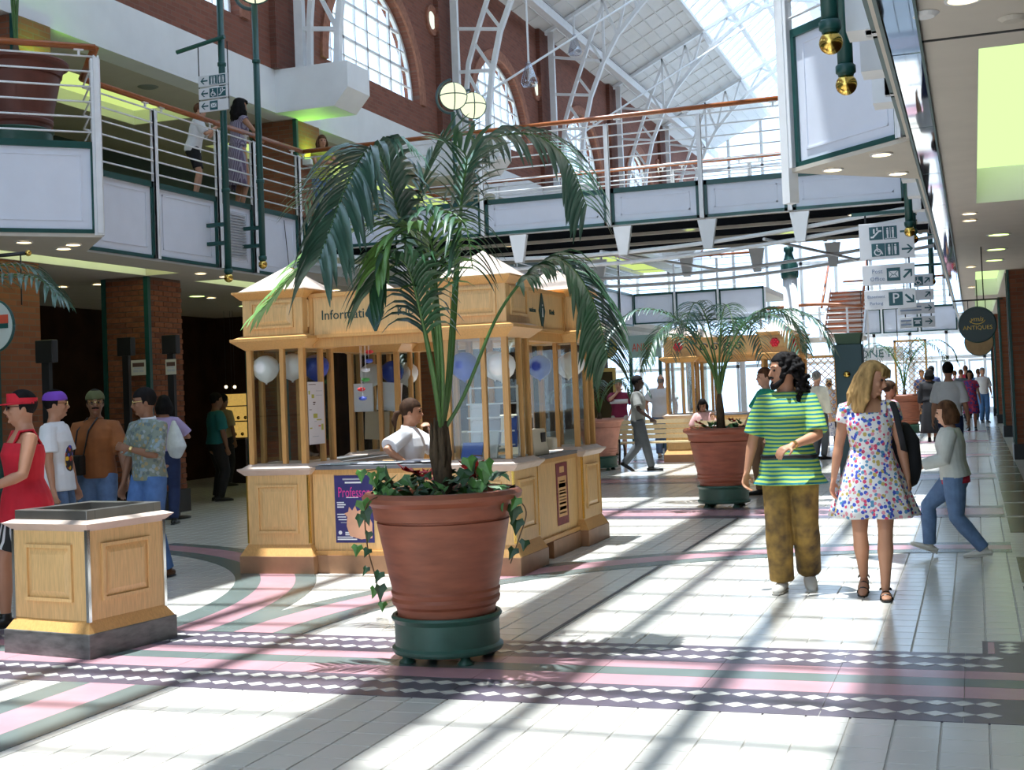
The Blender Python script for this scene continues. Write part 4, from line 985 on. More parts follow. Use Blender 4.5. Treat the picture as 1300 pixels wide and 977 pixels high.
FR = [  # (points in the photograph with their depth, options)
 ([(548,470,7.0),(520,330,6.9),(490,215,6.75),(468,190,6.6),(440,235,6.4),(405,330,6.2)], dict(start=.46,nl=44,ll=.66,wl=.028,droop=1.5,mm=M_leafb)),
 ([(556,450,7.1),(545,340,7.0),(510,290,6.9),(450,290,6.8),(390,330,6.7),(330,395,6.6)], dict(start=.42,nl=28,ll=.42,wl=.018,droop=.5,mm=M_leafl)),
 ([(550,470,6.9),(530,380,6.75),(515,335,6.65),(490,330,6.55),(470,370,6.45)], dict(start=.45,nl=28,ll=.55,wl=.025,droop=1.3)),
 ([(556,440,6.9),(550,320,6.7),(530,290,6.55),(500,300,6.45),(478,340,6.35)], dict(start=.5,nl=20,ll=.50,wl=.022,droop=1.0,mm=M_leafl)),
 ([(590,500,7.15),(632,400,7.2),(675,345,7.3),(715,330,7.4),(752,380,7.55),(772,455,7.7)], dict(start=.48,nl=44,ll=.50,wl=.025,droop=1.5)),
 ([(572,480,7.1),(582,330,7.15),(590,230,7.2),(620,178,7.3),(680,172,7.45),(722,205,7.6),(745,262,7.75)], dict(start=.50,nl=40,ll=.55,wl=.024,droop=1.5,mm=M_leafb)),
 ([(568,480,7.05),(578,340,7.0),(588,235,6.95),(592,200,6.9),(575,180,6.8)], dict(start=.72,nl=12,ll=.45,wl=.022,droop=.5)),
 ([(562,470,6.95),(555,380,6.8),(548,310,6.7),(562,270,6.6),(590,285,6.5),(600,340,6.4)], dict(start=.5,nl=22,ll=.45,wl=.020,droop=1.2)),
 ([(560,460,7.2),(540,330,7.3),(500,240,7.5),(470,215,7.7),(420,225,7.9),(385,260,8.0)], dict(start=.6,nl=22,ll=.5,wl=.016,droop=.8)),
 ([(556,470,7.2),(540,350,7.3),(530,260,7.4),(555,190,7.5),(590,170,7.6),(610,185,7.7)], dict(start=.66,nl=18,ll=.36,wl=.012,droop=.2,mm=M_leaf)),
]
for i, (pp, kw) in enumerate(FR): frond(palm, [base]+[P(*q) for q in pp], seed=i, **kw)
# ground cover and trailing ivy of the main planter
gc = empty('bedding_plants', (PX, PY, .94), 0, 'green and red bedding plants filling the top of the foreground planter', 'plants')
ground_cover(gc, .41, .02, 120, 3, .08, 7)
def vine(parent, pts, n, seed, big=.075):
    rnd = random.Random(seed); C = bez(pts, 24); b = MB(); b.tube(C, .004, 5); b.build('stem', M_stem, parent)
    for i in range(n):
        p = C[min(24, int(24*(i+.6)/n))]; q = p + V(rnd.uniform(-.05,.05), rnd.uniform(-.06,-.01), rnd.uniform(-.04,.04))
        b = MB(); ivy_leaf(b, q, big*rnd.uniform(.7,1.25), (rnd.uniform(-.4,.5),-1,rnd.uniform(-.1,.5)), (rnd.uniform(-.4,.4),0,-1)); b.build('leaf', M_ivy if rnd.random() < .6 else M_ivyd, parent)
iv = empty('trailing_ivy', (PX-.45, PY, .9), 0, 'ivy trailing down the left side of the foreground planter', 'ivy')
vine(iv, [P(500,625,6.85),P(466,640,6.65),P(466,690,6.68),P(476,730,6.74),P(484,765,6.82)], 13, 5)
iv2 = empty('trailing_ivy', (PX+.45, PY, .9), 0, 'thin ivy sprig hanging on the right side of the foreground planter', 'ivy')
vine(iv2, [P(630,622,7.0),P(655,632,7.1),P(668,650,7.15),P(660,680,7.15),P(648,715,7.1)], 6, 8, .085)
iv3 = empty('ivy_shoot', (PX+.25, PY, .95), 0, 'leafy upright shoot at the right of the palm trunk in the foreground planter', 'ivy')
vine(iv3, [P(610,625,6.95),P(604,600,6.92),P(598,580,6.9),P(612,578,6.85)], 7, 11, .11)
iv4 = empty('ivy_shoot', (PX-.3, PY, .95), 0, 'leafy shoot at the left of the palm trunk in the foreground planter', 'ivy')
vine(iv4, [P(500,625,6.85),P(488,605,6.85),P(478,596,6.85),P(455,600,6.85)], 8, 14, .075)

# generic palm from its base, fronds radiating
def radial_palm(name, label, loc, z0, n, reach, height, seed, nl=26, ll=.4, droop=1.0, trunk=.35, mm=None, group=None):
    rnd = random.Random(seed); t = empty(name, (loc[0],loc[1],z0), 0, label, 'palm', group)
    b = MB(); b.smooth = True; b.tube([(0,0,-.02),(0,0,trunk*.6),(0,0,trunk)], [.06,.05,.03], 10); b.build('trunk', M_trunk, t, local=True)
    for i in range(n):
        a = 2*PI*i/n+rnd.uniform(-.25,.25); R = reach*rnd.uniform(.75,1.1); H = height*rnd.uniform(.75,1.1); c, s = math.cos(a), math.sin(a)
        pts = [V(0,0,trunk*.9), V(.10*R*c,.10*R*s,trunk+H*.45), V(.32*R*c,.32*R*s,trunk+H*.85), V(.62*R*c,.62*R*s,trunk+H), V(.88*R*c,.88*R*s,trunk+H*.82), V(R*c,R*s,trunk+H*.5)]
        frond(t, pts, start=.4, nl=nl, ll=ll, wl=.018, droop=droop, seed=seed*31+i, local=True, mm=mm if i % 2 else M_leafb)
    return t
q = (-3.07, 16.45)
planter('planter', 'terracotta planter on a green saucer behind the man in the striped shirt', (q[0], q[1], 0), .97)
radial_palm('potted_palm', 'palm in the second planter, behind the man in the striped shirt', q, .93, 11, 1.5, 1.05, 21, nl=26, ll=.42, trunk=.5)
gc2 = empty('bedding_plants', (q[0], q[1], .92), 0, 'small leafy bedding plants in the second planter', 'plants'); ground_cover(gc2, .38, .02, 40, 9, .08, 2)
q = ony(1150, 535, 36.0); planter('planter', 'terracotta planter in the distance, right of the woman in the floral dress', (q.x, 36, 0), 1.05)
radial_palm('potted_palm', 'palm in the distant planter beside the wooden trellis', (q.x, 36), .95, 8, 1.3, 1.2, 25, nl=16, ll=.4, trunk=.3)
q = ony(762, 555, 24.0); planter('planter', 'pinkish planter half hidden behind the right end of the information kiosk', (q.x, 24, 0), .95, terra=mat('pink_terracotta',(.55,.24,.17),.6,noise=.2,scale=6))
radial_palm('potted_palm', 'small palm half hidden behind the right end of the information kiosk', (q.x, 24), .9, 6, 1.0, .6, 27, nl=16, ll=.3, trunk=.2)
# upstairs planter in the left bay
up = planter('planter', 'very large dark terracotta pot standing upstairs in the angled bay', (-9.62, 11.5, ZT), 1.0, terra=M_terrad, feet=False)
p = ony(20, 120, 11.6); up.location = (p.x, 11.62, 4.37); up.scale = (1.12,1.12,1.02)
t = radial_palm('potted_palm', 'dark palm stems rising from the upstairs pot', (p.x, 11.62), 5.32, 6, .9, 2.3, 33, nl=12, ll=.4, trunk=.3)
# palm just outside the left edge, one frond hangs into view
q = (-8.35, 8.6); planter('planter', 'planter standing just beyond the left edge of the view', (q[0]-.35, q[1], 0), .97)
pt = empty('potted_palm', (q[0]-.35, q[1], .93), 0, 'palm frond arching in from the left edge above the woman in red', 'palm')
b = MB(); b.smooth = True; b.tube([(q[0]-.35,q[1],.9),(q[0]-.35,q[1],1.5)], [.06,.04], 10); b.build('trunk', M_trunk, pt)
for i, pp in enumerate(([(-60,420,8.6),(-45,370,8.6),(0,350,8.55),(45,352,8.5),(75,375,8.45)],[(-62,400,8.6),(-55,350,8.7),(-10,338,8.8),(40,340,8.9),(82,380,9.0)])):
    frond(pt, [V(q[0]-.35,q[1],1.45)]+[P(*z) for z in pp], start=.45, nl=26, ll=.42, wl=.018, droop=1.1, seed=50+i, mm=M_leafb)
# ------------------------------------------------------------------ people
def skinm(n, c): return mat('skin_'+n, c, .5, noise=.06, scale=12)
SK = {'fair': skinm('fair',(.66,.36,.24)), 'tan': skinm('tan',(.50,.24,.14)), 'brown': skinm('brown',(.26,.12,.065)), 'dark': skinm('dark',(.06,.03,.02)), 'olive': skinm('olive',(.40,.19,.105))}
def hairm(n,c): return mat('hair_'+n, c, .75, noise=.55, scale=26, stretch=(1,1,.22), bump=.9, spec=.15)
HAIR = {'black': hairm('black',(.010,.008,.008)), 'dkbrown': hairm('dark_brown',(.055,.028,.016)), 'brown': hairm('brown',(.12,.055,.028)),
        'blonde': hairm('blonde',(.46,.28,.11)), 'grey': hairm('grey',(.3,.28,.26))}
M_eye = mat('eye_dark',(.02,.012,.01),.2); M_lip = mat('lips',(.33,.09,.07),.45); M_gold = mat('gold_wire',(.8,.6,.25),.25,1.0)
def cloth(n, c, noise=.12, scale=9, rough=.8): return mat('cloth_'+n, c, rough, noise=noise, scale=scale, bump=.12, bscale=16)
def stripes(name, c1, c2, freq, axis=2, duty=.5):
    if name in MATS: return MATS[name]
    M = bpy.data.materials.new(name); M.use_nodes = True; N = M.node_tree.nodes; L = M.node_tree.links; b = N['Principled BSDF']; b.inputs['Roughness'].default_value = .8
    tc = N.new('ShaderNodeTexCoord'); sp = N.new('ShaderNodeSeparateXYZ'); L.new(tc.outputs['Object'], sp.inputs[0])
    nz = N.new('ShaderNodeTexNoise'); nz.inputs['Scale'].default_value = 3; L.new(tc.outputs['Object'], nz.inputs[0])
    m0 = N.new('ShaderNodeMath'); m0.operation = 'MULTIPLY_ADD'; L.new(nz.outputs[0], m0.inputs[0]); m0.inputs[1].default_value = .03; L.new(sp.outputs[axis], m0.inputs[2])
    m1 = N.new('ShaderNodeMath'); m1.operation = 'MULTIPLY'; L.new(m0.outputs[0], m1.inputs[0]); m1.inputs[1].default_value = freq
    m2 = N.new('ShaderNodeMath'); m2.operation = 'FRACT'; L.new(m1.outputs[0], m2.inputs[0])
    m3 = N.new('ShaderNodeMath'); m3.operation = 'GREATER_THAN'; L.new(m2.outputs[0], m3.inputs[0]); m3.inputs[1].default_value = duty
    mx = N.new('ShaderNodeMix'); mx.data_type = 'RGBA'; L.new(m3.outputs[0], mx.inputs[0]); mx.inputs[6].default_value = (*c1,1); mx.inputs[7].default_value = (*c2,1)
    L.new(mx.outputs[2], b.inputs['Base Color']); MATS[name] = M; return M
def speckle(name, base, cols, scale, thr=.42, dims=None):
    """scattered blotches (flower print, camouflage)"""
    if name in MATS: return MATS[name]
    M = bpy.data.materials.new(name); M.use_nodes = True; N = M.node_tree.nodes; L = M.node_tree.links; b = N['Principled BSDF']; b.inputs['Roughness'].default_value = .8
    tc = N.new('ShaderNodeTexCoord'); vo = N.new('ShaderNodeTexVoronoi'); vo.inputs['Scale'].default_value = scale; L.new(tc.outputs['Object'], vo.inputs[0])
    sp = N.new('ShaderNodeSeparateColor'); L.new(vo.outputs['Color'], sp.inputs[0])
    rp = N.new('ShaderNodeValToRGB'); rp.color_ramp.interpolation = 'CONSTANT'; k = len(cols)
    while len(rp.color_ramp.elements) < k: rp.color_ramp.elements.new(.5)
    for i, c in enumerate(cols): rp.color_ramp.elements[i].position = i/k; rp.color_ramp.elements[i].color = (*c, 1)
    L.new(sp.outputs[0], rp.inputs[0])
    nz = N.new('ShaderNodeTexNoise'); nz.inputs['Scale'].default_value = scale*1.4; L.new(tc.outputs['Object'], nz.inputs[0])
    ad = N.new('ShaderNodeMath'); ad.operation = 'MULTIPLY_ADD'; L.new(nz.outputs[0], ad.inputs[0]); ad.inputs[1].default_value = .35; L.new(vo.outputs['Distance'], ad.inputs[2])
    lt = N.new('ShaderNodeMath'); lt.operation = 'LESS_THAN'; L.new(ad.outputs[0], lt.inputs[0]); lt.inputs[1].default_value = thr+.17
    mx = N.new('ShaderNodeMix'); mx.data_type = 'RGBA'; L.new(lt.outputs[0], mx.inputs[0]); mx.inputs[6].default_value = (*base,1); L.new(rp.outputs[0], mx.inputs[7])
    L.new(mx.outputs[2], b.inputs['Base Color']); MATS[name] = M; return M
def two_bone(a, c, l1, l2, pole):
    """middle joint of a two-bone limb from a to c"""
    a, c = Vector(a), Vector(c); d = c-a; D = min(d.length, (l1+l2)*.999); d.normalize(); c = a+d*D
    x = (l1*l1-l2*l2+D*D)/(2*D); h = math.sqrt(max(0, l1*l1-x*x)); p = Vector(pole); p = p-d*p.dot(d)
    p = p.normalized() if p.length > 1e-5 else d.orthogonal().normalized()
    return a+d*x+p*h, c
def soft(o, vox, it=4):
    r = o.modifiers.new('remesh', 'REMESH'); r.mode = 'VOXEL'; r.voxel_size = vox; r.use_smooth_shade = True
    if it: s = o.modifiers.new('smooth', 'SMOOTH'); s.factor = .5; s.iterations = it
    return o
def hand(b, w, d, pn, side, curl=.5, s=1.0):
    """palm and five fingers; d: wrist to knuckles, pn: palm normal, side +1 left -1 right"""
    d = Vector(d).normalized(); pn = Vector(pn); pn = (pn-d*pn.dot(d)).normalized(); a = d.cross(pn)*side
    k = w+d*.085*s
    b.tube([w-d*.01, w+d*.03*s, k], [.024*s,.036*s,.040*s], 10, side=a, ry=[.019*s,.016*s,.014*s], rcap=True)
    for i, (off, ln) in enumerate(((-.033,.062),(-.011,.074),(.011,.078),(.033,.070))):
        p = k+a*(off*s); pts = [p-d*.012*s]; dd = d.copy()
        for j in range(3):
            an = curl*(.55+.45*j); dd = (dd*math.cos(an)+pn*math.sin(an)).normalized(); pts.append(pts[-1]+dd*(ln*s/2.4)); 
        b.tube(pts, [.0095*s,.009*s,.0085*s,.007*s], 7, rcap=True)
    t0 = w+d*.025*s+a*.030*s
    b.tube([t0-a*.012*s, t0+(d*.6+a*.7+pn*.25).normalized()*.035*s, t0+(d*.9+a*.5+pn*.5).normalized()*.065*s], [.013*s,.011*s,.008*s], 7, rcap=True)
def head_M(neck, yaw, pitch, roll=0): return Matrix.Translation(neck) @ Matrix.Rotation(yaw,4,'Z') @ Matrix.Rotation(roll,4,'Y') @ Matrix.Rotation(pitch,4,'X')
def person(label, loc, rz, h, skin='fair', pose=None, vox=.010, wear=None, hair=('short','black'), wd=1.0, fem=False, cat='person', grp=None, face=True, z=0.0, extras=None, bare_arm=False):
    """builds body, clothes, hair and shoes in a local frame that faces -Y; the left hand side of the person is +X"""
    P = dict(lf=(.09,0,.08), rf=(-.09,0,.08), lh=(.27,-.04,.80), rh=(-.27,-.04,.80), lean=0.0, roll=0.0, head=(0,0), pel=(0,0,.95), ltoe=(.1,-1,0), rtoe=(-.1,-1,0), lel=(.5,1,0), rel=(-.5,1,0), lkn=(.05,-1,0), rkn=(-.05,-1,0), lcurl=.45, rcurl=.45, lpn=None, rpn=None, hroll=0)
    P.update(pose or {}); wear = wear or {}
    s = h/1.75
    root = empty('person', (loc[0], loc[1], z), rz, label, cat, grp); root.scale = (s,s,s)
    pel = V(*P['pel']); UB = Matrix.Translation(pel) @ Matrix.Rotation(P['lean'],4,'X') @ Matrix.Rotation(P['roll'],4,'Y') @ Matrix.Translation(-V(0,0,.95))
    shw = (.158 if fem else .178)*wd
    def U(x, y, zz): return UB @ V(x, y, zz)
    near = vox < .0095
    # limbs
    J = {}
    for sd, f, hn, toe, el, kn in ((1,P['lf'],P['lh'],P['ltoe'],P['lel'],P['lkn']),(-1,P['rf'],P['rh'],P['rtoe'],P['rel'],P['rkn'])):
        hip = pel+V(.085*sd*wd,0,-.04); k, an = two_bone(hip, f, .425, .425, kn)
        sh = U(shw*sd, .005, 1.405); e, wr = two_bone(sh, hn, .285, .255, el)
        J[sd] = (hip, k, an, sh, e, wr, Vector(toe).normalized())
    def torso(inf, z0, z1):
        rows = [(.86,.150,.105,.010),(.92,.168 if fem else .163,.118,.012),(1.0,.158 if fem else .155,.110,.005),(1.10,.130 if fem else .143,.098,.0),(1.20,.140 if fem else .155,.106,-.004),(1.29,.155 if fem else .172,.118 if fem else .115,-.008),(1.37,.150 if fem else .168,.100,.0),(1.43,.100 if fem else .112,.075,.008),(1.47,.075,.058,.012)]
        rr = [r for r in rows if z0-.001 <= r[0] <= z1+.001]
        pts = [U(0, r[3], r[0]) for r in rr]
        return pts, [r[1]*wd+inf for r in rr], [r[2]*wd+inf for r in rr]
    b = MB(); b.smooth = True
    pts, rx, ry = torso(0, .86, 1.47); sdv = (UB.to_3x3() @ V(1,0,0))
    b.tube(pts, rx, 16, side=sdv, ry=ry, rcap=True)
    neck = U(0,.012,1.46); HM = head_M(U(0,-.004,1.52), P['head'][0], P['head'][1], P['hroll']); HC = HM @ Matrix.Translation(V(0,-.012,.115))
    b.tube([neck-V(0,0,.03), HM @ V(0,.008,.0), HM @ V(0,.008,.06)], [.060*wd,.052*wd,.052*wd], 12)
    hs = ((-.117,-.040,.022,.026),(-.105,-.034,.042,.050),(-.07,-.016,.060,.078),(-.03,-.002,.069,.089),(.02,.006,.075,.097),(.06,.010,.073,.096),(.09,.012,.056,.078),(.112,.012,.028,.04))
    hb = MB(); hb.smooth = True
    hb.tube([V(0,q[1],q[0]) for q in hs], [q[2] for q in hs], 18, side=V(1,0,0), ry=[q[3] for q in hs], rcap=True)
    hb.tube([V(0,-.086,.022),V(0,-.100,-.005),V(0,-.112,-.028),V(0,-.094,-.040)], [.008,.010,.0145,.011], 8, rcap=True)
    for sd in (-1,1):
        hb.sphere((sd*.074,.014,-.008),(.011,.019,.031),8,6)
        hb.sphere((sd*.034,-.072,-.022),(.020,.016,.018),8,6)
    hb.tube([V(-.045,-.080,.030),V(0,-.090,.030),V(.045,-.080,.030)], [.010,.011,.010], 8, rcap=True)
    hb.sphere((0,-.086,-.062),(.022,.012,.012),8,6); hb.sphere((0,-.078,-.098),(.020,.016,.014),8,6)
    b.add(hb, HC)
    for sd in (1,-1):
        hip, k, an, sh, e, wr, toe = J[sd]
        aw = .92 if fem else 1.05
        b.tube([U(.085*sd*wd,.0,1.405), sh, sh.lerp(e,.35), sh.lerp(e,.7), e, e.lerp(wr,.25), e.lerp(wr,.65), wr], [.052*aw*wd,.054*aw*wd,.048*aw*wd,.042*aw*wd,.037*aw*wd,.040*aw*wd,.031*aw*wd,.023*aw], 12, rcap=True)
        b.tube([hip+V(0,0,.03), hip.lerp(k,.25), hip.lerp(k,.65), k, k.lerp(an,.18), k.lerp(an,.36), k.lerp(an,.7), an], [.088*wd,.084*wd,.066*wd,.052*wd,.052*wd,.056*wd,.040*wd,.034], 14, rcap=True)
        hp = P['lpn'] if sd > 0 else P['rpn']; d = (wr-e).normalized()
        pn = Vector(hp) if hp else V(-sd,-.3,0)
        hand(b, wr, d, pn, sd, P['lcurl'] if sd > 0 else P['rcurl'], 1.0 if not fem else .92)
        up = V(0,0,1); heel = an-toe*.045+V(0,0,-.05)
        side = toe.cross(up)
        b.tube([heel, an+toe*.02+V(0,0,-.045), an+toe*.09+V(0,0,-.053)+toe.z*V(0,0,0), an+toe*.16+V(0,0,-.06), an+toe*.19+V(0,0,-.062)], [.030,.034,.040,.038,.026], 10, side=side, ry=[.028,.032,.024,.017,.012], rcap=True)
    body = b.build('body', SK[skin], root, local=True, recalc=False); soft(body, vox, 3)
    out = {'root': root, 'U': U, 'HC': HC, 'J': J, 'HM': HM, 'sdv': sdv}
    # upper garment
    if 'top' in wear:
        w = wear['top']; inf = w.get('inf',.014); z0 = w.get('z0',.90); z1 = w.get('z1',1.47); c = MB(); c.smooth = True
        pts, rx, ry = torso(inf, z0, z1)
        if z0 < .86:
            n = 2; fl = w.get('flare',.0); k0 = max(rx[1]+.016, (.179*wd+wear.get('legs',{}).get('inf',.016)+.026) if 'legs' in wear else 0); k1 = ry[1]+.034; rx[2] += .024; ry[2] += .022
            pts = [U(0,.01,z0+(.86-z0)*i/n) for i in range(n)]+pts
            rx = [k0+fl,k0+fl*.5,k0,k0-.006]+rx[2:]; ry = [k1+fl,k1+fl*.5,k1,k1-.006]+ry[2:]
        c.tube(pts, rx, 20, side=sdv, ry=ry, caps=True)
        f = w.get('sleeve',.55)
        if f > 0:
            for sd in (1,-1):
                hip, k, an, sh, e, wr, toe = J[sd]; r = w.get('sr', 1.0)
                path = [U(.075*sd*wd,.0,1.405), sh+V(-.012*sd,0,-.004)]; inf_ = min(inf,.018)+.25*max(0,inf-.018); rad = [.056*wd+inf_*.8,.058*wd+inf_*.8]
                if f <= 1: path += [sh.lerp(e,f*.5), sh.lerp(e,f)]; rad += [(.053*wd+inf_)*(1+(r-1)*.4), (.051*wd+inf_*1.2)*r]
                else: path += [sh.lerp(e,.5), e, e.lerp(wr,(f-1)*.5), e.lerp(wr,f-1)]; rad += [.052*wd+inf_,.046*wd+inf_,.044*wd+inf_,.036*wd+inf_]
                c.tube(path, rad, 14)
        o = c.build(w.get('name','shirt'), w['m'], root, local=True, recalc=False); soft(o, max(vox,.008), 2)
        if 'collar' in w:
            c = MB(); c.smooth = True; c.tube([U(0,.014,1.455),U(0,.010,1.495)], [.080*wd,.072*wd], 16, side=sdv, ry=[.072*wd,.068*wd], caps=False); o = c.build('collar', w['collar'], root, local=True, recalc=False)
            so_ = o.modifiers.new('thick','SOLIDIFY'); so_.thickness = .008
    # lower garment
    if 'legs' in wear:
        w = wear['legs']; inf = w.get('inf',.016); f = w.get('f',1.0); bag = w.get('bag',0.0); c = MB(); c.smooth = True
        pts, rx, ry = torso(inf*.8, .86, w.get('top',1.0)); c.tube([pel+V(0,.01,-.13)]+pts, [rx[0]*.8]+rx, 18, side=sdv, ry=[ry[0]*.85]+ry)
        for sd in (1,-1):
            hip, k, an, sh, e, wr, toe = J[sd]
            seq = [(hip+V(0,0,.03),.094),(hip.lerp(k,.3),.090),(hip.lerp(k,.7),.072),(k,.060),(k.lerp(an,.3),.062),(k.lerp(an,.7),.050),(k.lerp(an,1.0),.046)]
            fr = [0,.15,.35,.5,.65,.85,1.0]; path = []; rad = []
            for (p, r), q in zip(seq, fr):
                if q <= f+.001: path.append(p); rad.append(r*wd+inf+bag*q)
            if f < 1 and f not in fr:
                p = hip.lerp(k, f*2) if f < .5 else k.lerp(an,(f-.5)*2); path.append(p); rad.append(rad[-1]+.004)
            c.tube(path, rad, 16)
        o = c.build(w.get('name','trousers'), w['m'], root, local=True, recalc=False); soft(o, max(vox,.008), 2)
    if 'skirt' in wear:
        w = wear['skirt']; c = MB(); c.smooth = True; zt = w.get('zt',1.08); zb = w['zb']; fl = w.get('flare',.12); N_ = 40; rows = 9
        wave = w.get('wave',.012); top_rx, top_ry = (.134*wd+.012, .100*wd+.012)
        for i in range(rows):
            t = i/(rows-1); zz = zt+(zb-zt)*t; q = min(1, t/.35)
            rx_ = top_rx+(.175*wd-top_rx+.0)*math.sin(q*PI/2)+fl*max(0,t-.2)*1.1; ry_ = top_ry+(.135*wd-top_ry)*math.sin(q*PI/2)+fl*max(0,t-.2)*.9
            for j in range(N_):
                a = 2*PI*j/N_; k = 1+wave/.2*t*math.sin(a*9+.6)+wave/.3*t*math.sin(a*5)
                c.v.append(U(rx_*k*math.cos(a), ry_*k*math.sin(a)+.008, zz))
        for i in range(rows-1):
            for j in range(N_): a, d = i*N_+j, i*N_+(j+1) % N_; c.face((a,d,d+N_,a+N_))
        o = c.build(w.get('name','skirt'), w['m'], root, local=True); q = o.modifiers.new('thick','SOLIDIFY'); q.thickness = .006
    if 'shoes' in wear:
        w = wear['shoes']
        for sd in (1,-1):
            hip, k, an, sh, e, wr, toe = J[sd]; side = toe.cross(V(0,0,1)); c = MB(); c.smooth = True
            if w.get('sandal'):
                c.smooth = False
                D = [an+toe*t+V(0,0,-.076)-toe*0 for t in (-.075,.0,.1,.17,.205)]
                c.tube(D, [.032,.036,.042,.040,.024], 12, side=side, ry=[.010]*5)
                for t, r, hh in ((.06,.042,.036),(.125,.046,.026)):
                    q = [an+toe*t+side*(r*math.cos(a))+V(0,0,-.076+hh*1.5*math.sin(a)) for a in [PI*i/8 for i in range(9)]]; c.tube(q, .011, 6, side=toe, ry=.005)
                q = [an+side*(.042*math.cos(a))-toe*(.045*math.sin(a))+V(0,0,-.018) for a in [PI*i/8-0 for i in range(9)]]; c.tube(q, .010, 6, side=V(0,0,1), ry=.004)
                c.build('sandal', w['m'], root, local=True)
            else:
                hi = w.get('hi',0)
                c.tube([an-toe*.06+V(0,0,-.045), an+V(0,0,-.04), an+toe*.08+V(0,0,-.048), an+toe*.16+V(0,0,-.055), an+toe*.205+V(0,0,-.06)], [.036,.042,.048,.046,.03], 14, side=side, ry=[.034,.04,.033,.026,.018], rcap=True)
                c.tube([an+V(0,0,-.03), an+V(0,0,.03+hi)], [.042,.044], 12)
                o = c.build('shoe', w['m'], root, local=True, recalc=False); soft(o, max(vox,.007), 2)
                c = MB(); c.tube([an+toe*t+V(0,0,-.074) for t in (-.085,-.03,.08,.17,.215)], [.030,.042,.048,.046,.026], 14, side=side, ry=[.009]*5); c.build('sole', w.get('sole', M_black), o, local=True)
    # hair
    st, hc = hair; HMAT = HAIR[hc]
    c = MB(); c.smooth = True; rnd = random.Random(len(label))
    def cap(rx_, ry_, rz_, cz=.036, cy=.014, front=.055, low=-.04, nape=-.06):
        k = MB(); k.sphere((0,cy,cz),(rx_,ry_,rz_),22,16)
        for v in k.v:
            if (v.y < -.035 and v.z < front) or v.z < (low if v.y < .03 else nape): v.x *= .72; v.y = cy+(v.y-cy)*.70; v.z = cz+(v.z-cz)*.8
        c.add(k, HC)
    if st == 'short': cap(.086,.110,.106)
    elif st == 'bald': cap(.079,.103,.086,cz=.0,front=.2,low=-.03)
    elif st == 'bob':
        cap(.090,.113,.108,front=.05)
        for i in range(26):
            a = PI*(-.08+1.16*i/25); p = V(.078*math.cos(a), .02+.085*math.sin(a), .03); q = V(.090*math.cos(a), .02+.098*math.sin(a), -.115)
            c.tube([HC@p, HC@((p+q)/2+V(.012*math.cos(a),.012*math.sin(a),0)), HC@q], [.026,.030,.018], 8, rcap=True)
    elif st == 'tail':
        cap(.086,.110,.106); c.tube([HC@V(0,.10,.0), HC@V(0,.15,-.02), HC@V(0,.17,-.10), HC@V(0,.155,-.17)], [.022,.032,.030,.012], 10, rcap=True)
    elif st == 'long':
        cap(.092,.114,.108,front=.06)
        for i in range(56):
            a = PI*(-.17+1.34*(i % 28)/27); lay = i//28; ln = rnd.uniform(.19,.27); w0 = rnd.uniform(-.022,.022); w1 = rnd.uniform(-.018,.018); R = 1-.10*lay
            p = V(.074*math.cos(a), .02+.08*math.sin(a), .06); pts_ = [HC@p]
            for k, (rr, zz) in enumerate(((.094,-.01),(.108,-.03-ln*.25),(.118,-.03-ln*.5),(.110,-.03-ln*.75),(.102,-.03-ln))):
                ph = w0*math.sin(2.1*k+i)+w1; pts_.append(HC@V((rr*R)*math.cos(a)+ph*abs(math.sin(a))+.004*math.cos(3*k+i), .025+(rr*R)*1.05*math.sin(a)+ph*abs(math.cos(a)), zz))
            c.tube(pts_, [.018,.021,.021,.019,.015,.006], 7, rcap=True)
        for i in range(7):      # fringe
            x = -.05+.017*i; c.tube([HC@V(x*.7,-.03,.118), HC@V(x,-.088,.085), HC@V(x*1.35,-.098,.035)], [.016,.017,.007], 7, rcap=True)
    elif st == 'curly':
        cap(.088,.112,.108,front=.07)
        for i in range(330):
            a = rnd.uniform(-.28,1.28)*PI; zz = rnd.uniform(-.25,.12); rr = (.092 if zz > .04 else .112)+rnd.uniform(-.02,.014)
            if zz < -.05 and math.sin(a) < -.1: continue
            if zz > .06: rr *= math.sqrt(max(.05, 1-((zz-.04)/.09)**2))
            p = V(rr*.92*math.cos(a), .03+rr*1.05*math.sin(a)+(.03 if zz < -.05 else 0), zz)
            if p.y < -.045 and p.z < .06: continue
            c.sphere(HC@p, rnd.uniform(.012,.023), 7, 5)
    elif st == 'scarf':
        cap(.094,.116,.108,front=.06,low=-.15,nape=-.15); c.tube([HC@V(0,.05,.0), HC@V(0,.05,-.10), HC@V(0,.03,-.17)], [.085,.085,.10], 14, rcap=True); HMAT = cloth('white_scarf',(.75,.75,.74))
    o = c.build('hair' if st != 'scarf' else 'headscarf', HMAT, root, local=True, recalc=False)
    soft(o, max(vox*.8,.005), 1)
    if face and vox < .016:
        for sd in (-1,1):
            e = MB(); e.sphere(HC@V(sd*.031,-.0855,.006), .0095, 8, 6, HC.to_3x3().to_4x4()); e.build('eye', M_eye, root, local=True)
            e = MB(); e.tube([HC@V(sd*.016,-.099,.030), HC@V(sd*.035,-.096,.035), HC@V(sd*.052,-.082,.029)], [.0035,.004,.003], 5); e.build('eyebrow', HMAT if st != 'scarf' else HAIR['black'], root, local=True)
        e = MB(); e.sphere(HC@V(0,-.0945,-.062),(.021,.006,.0065),10,6,HC.to_3x3().to_4x4()); e.build('mouth', M_lip, root, local=True)
    return out
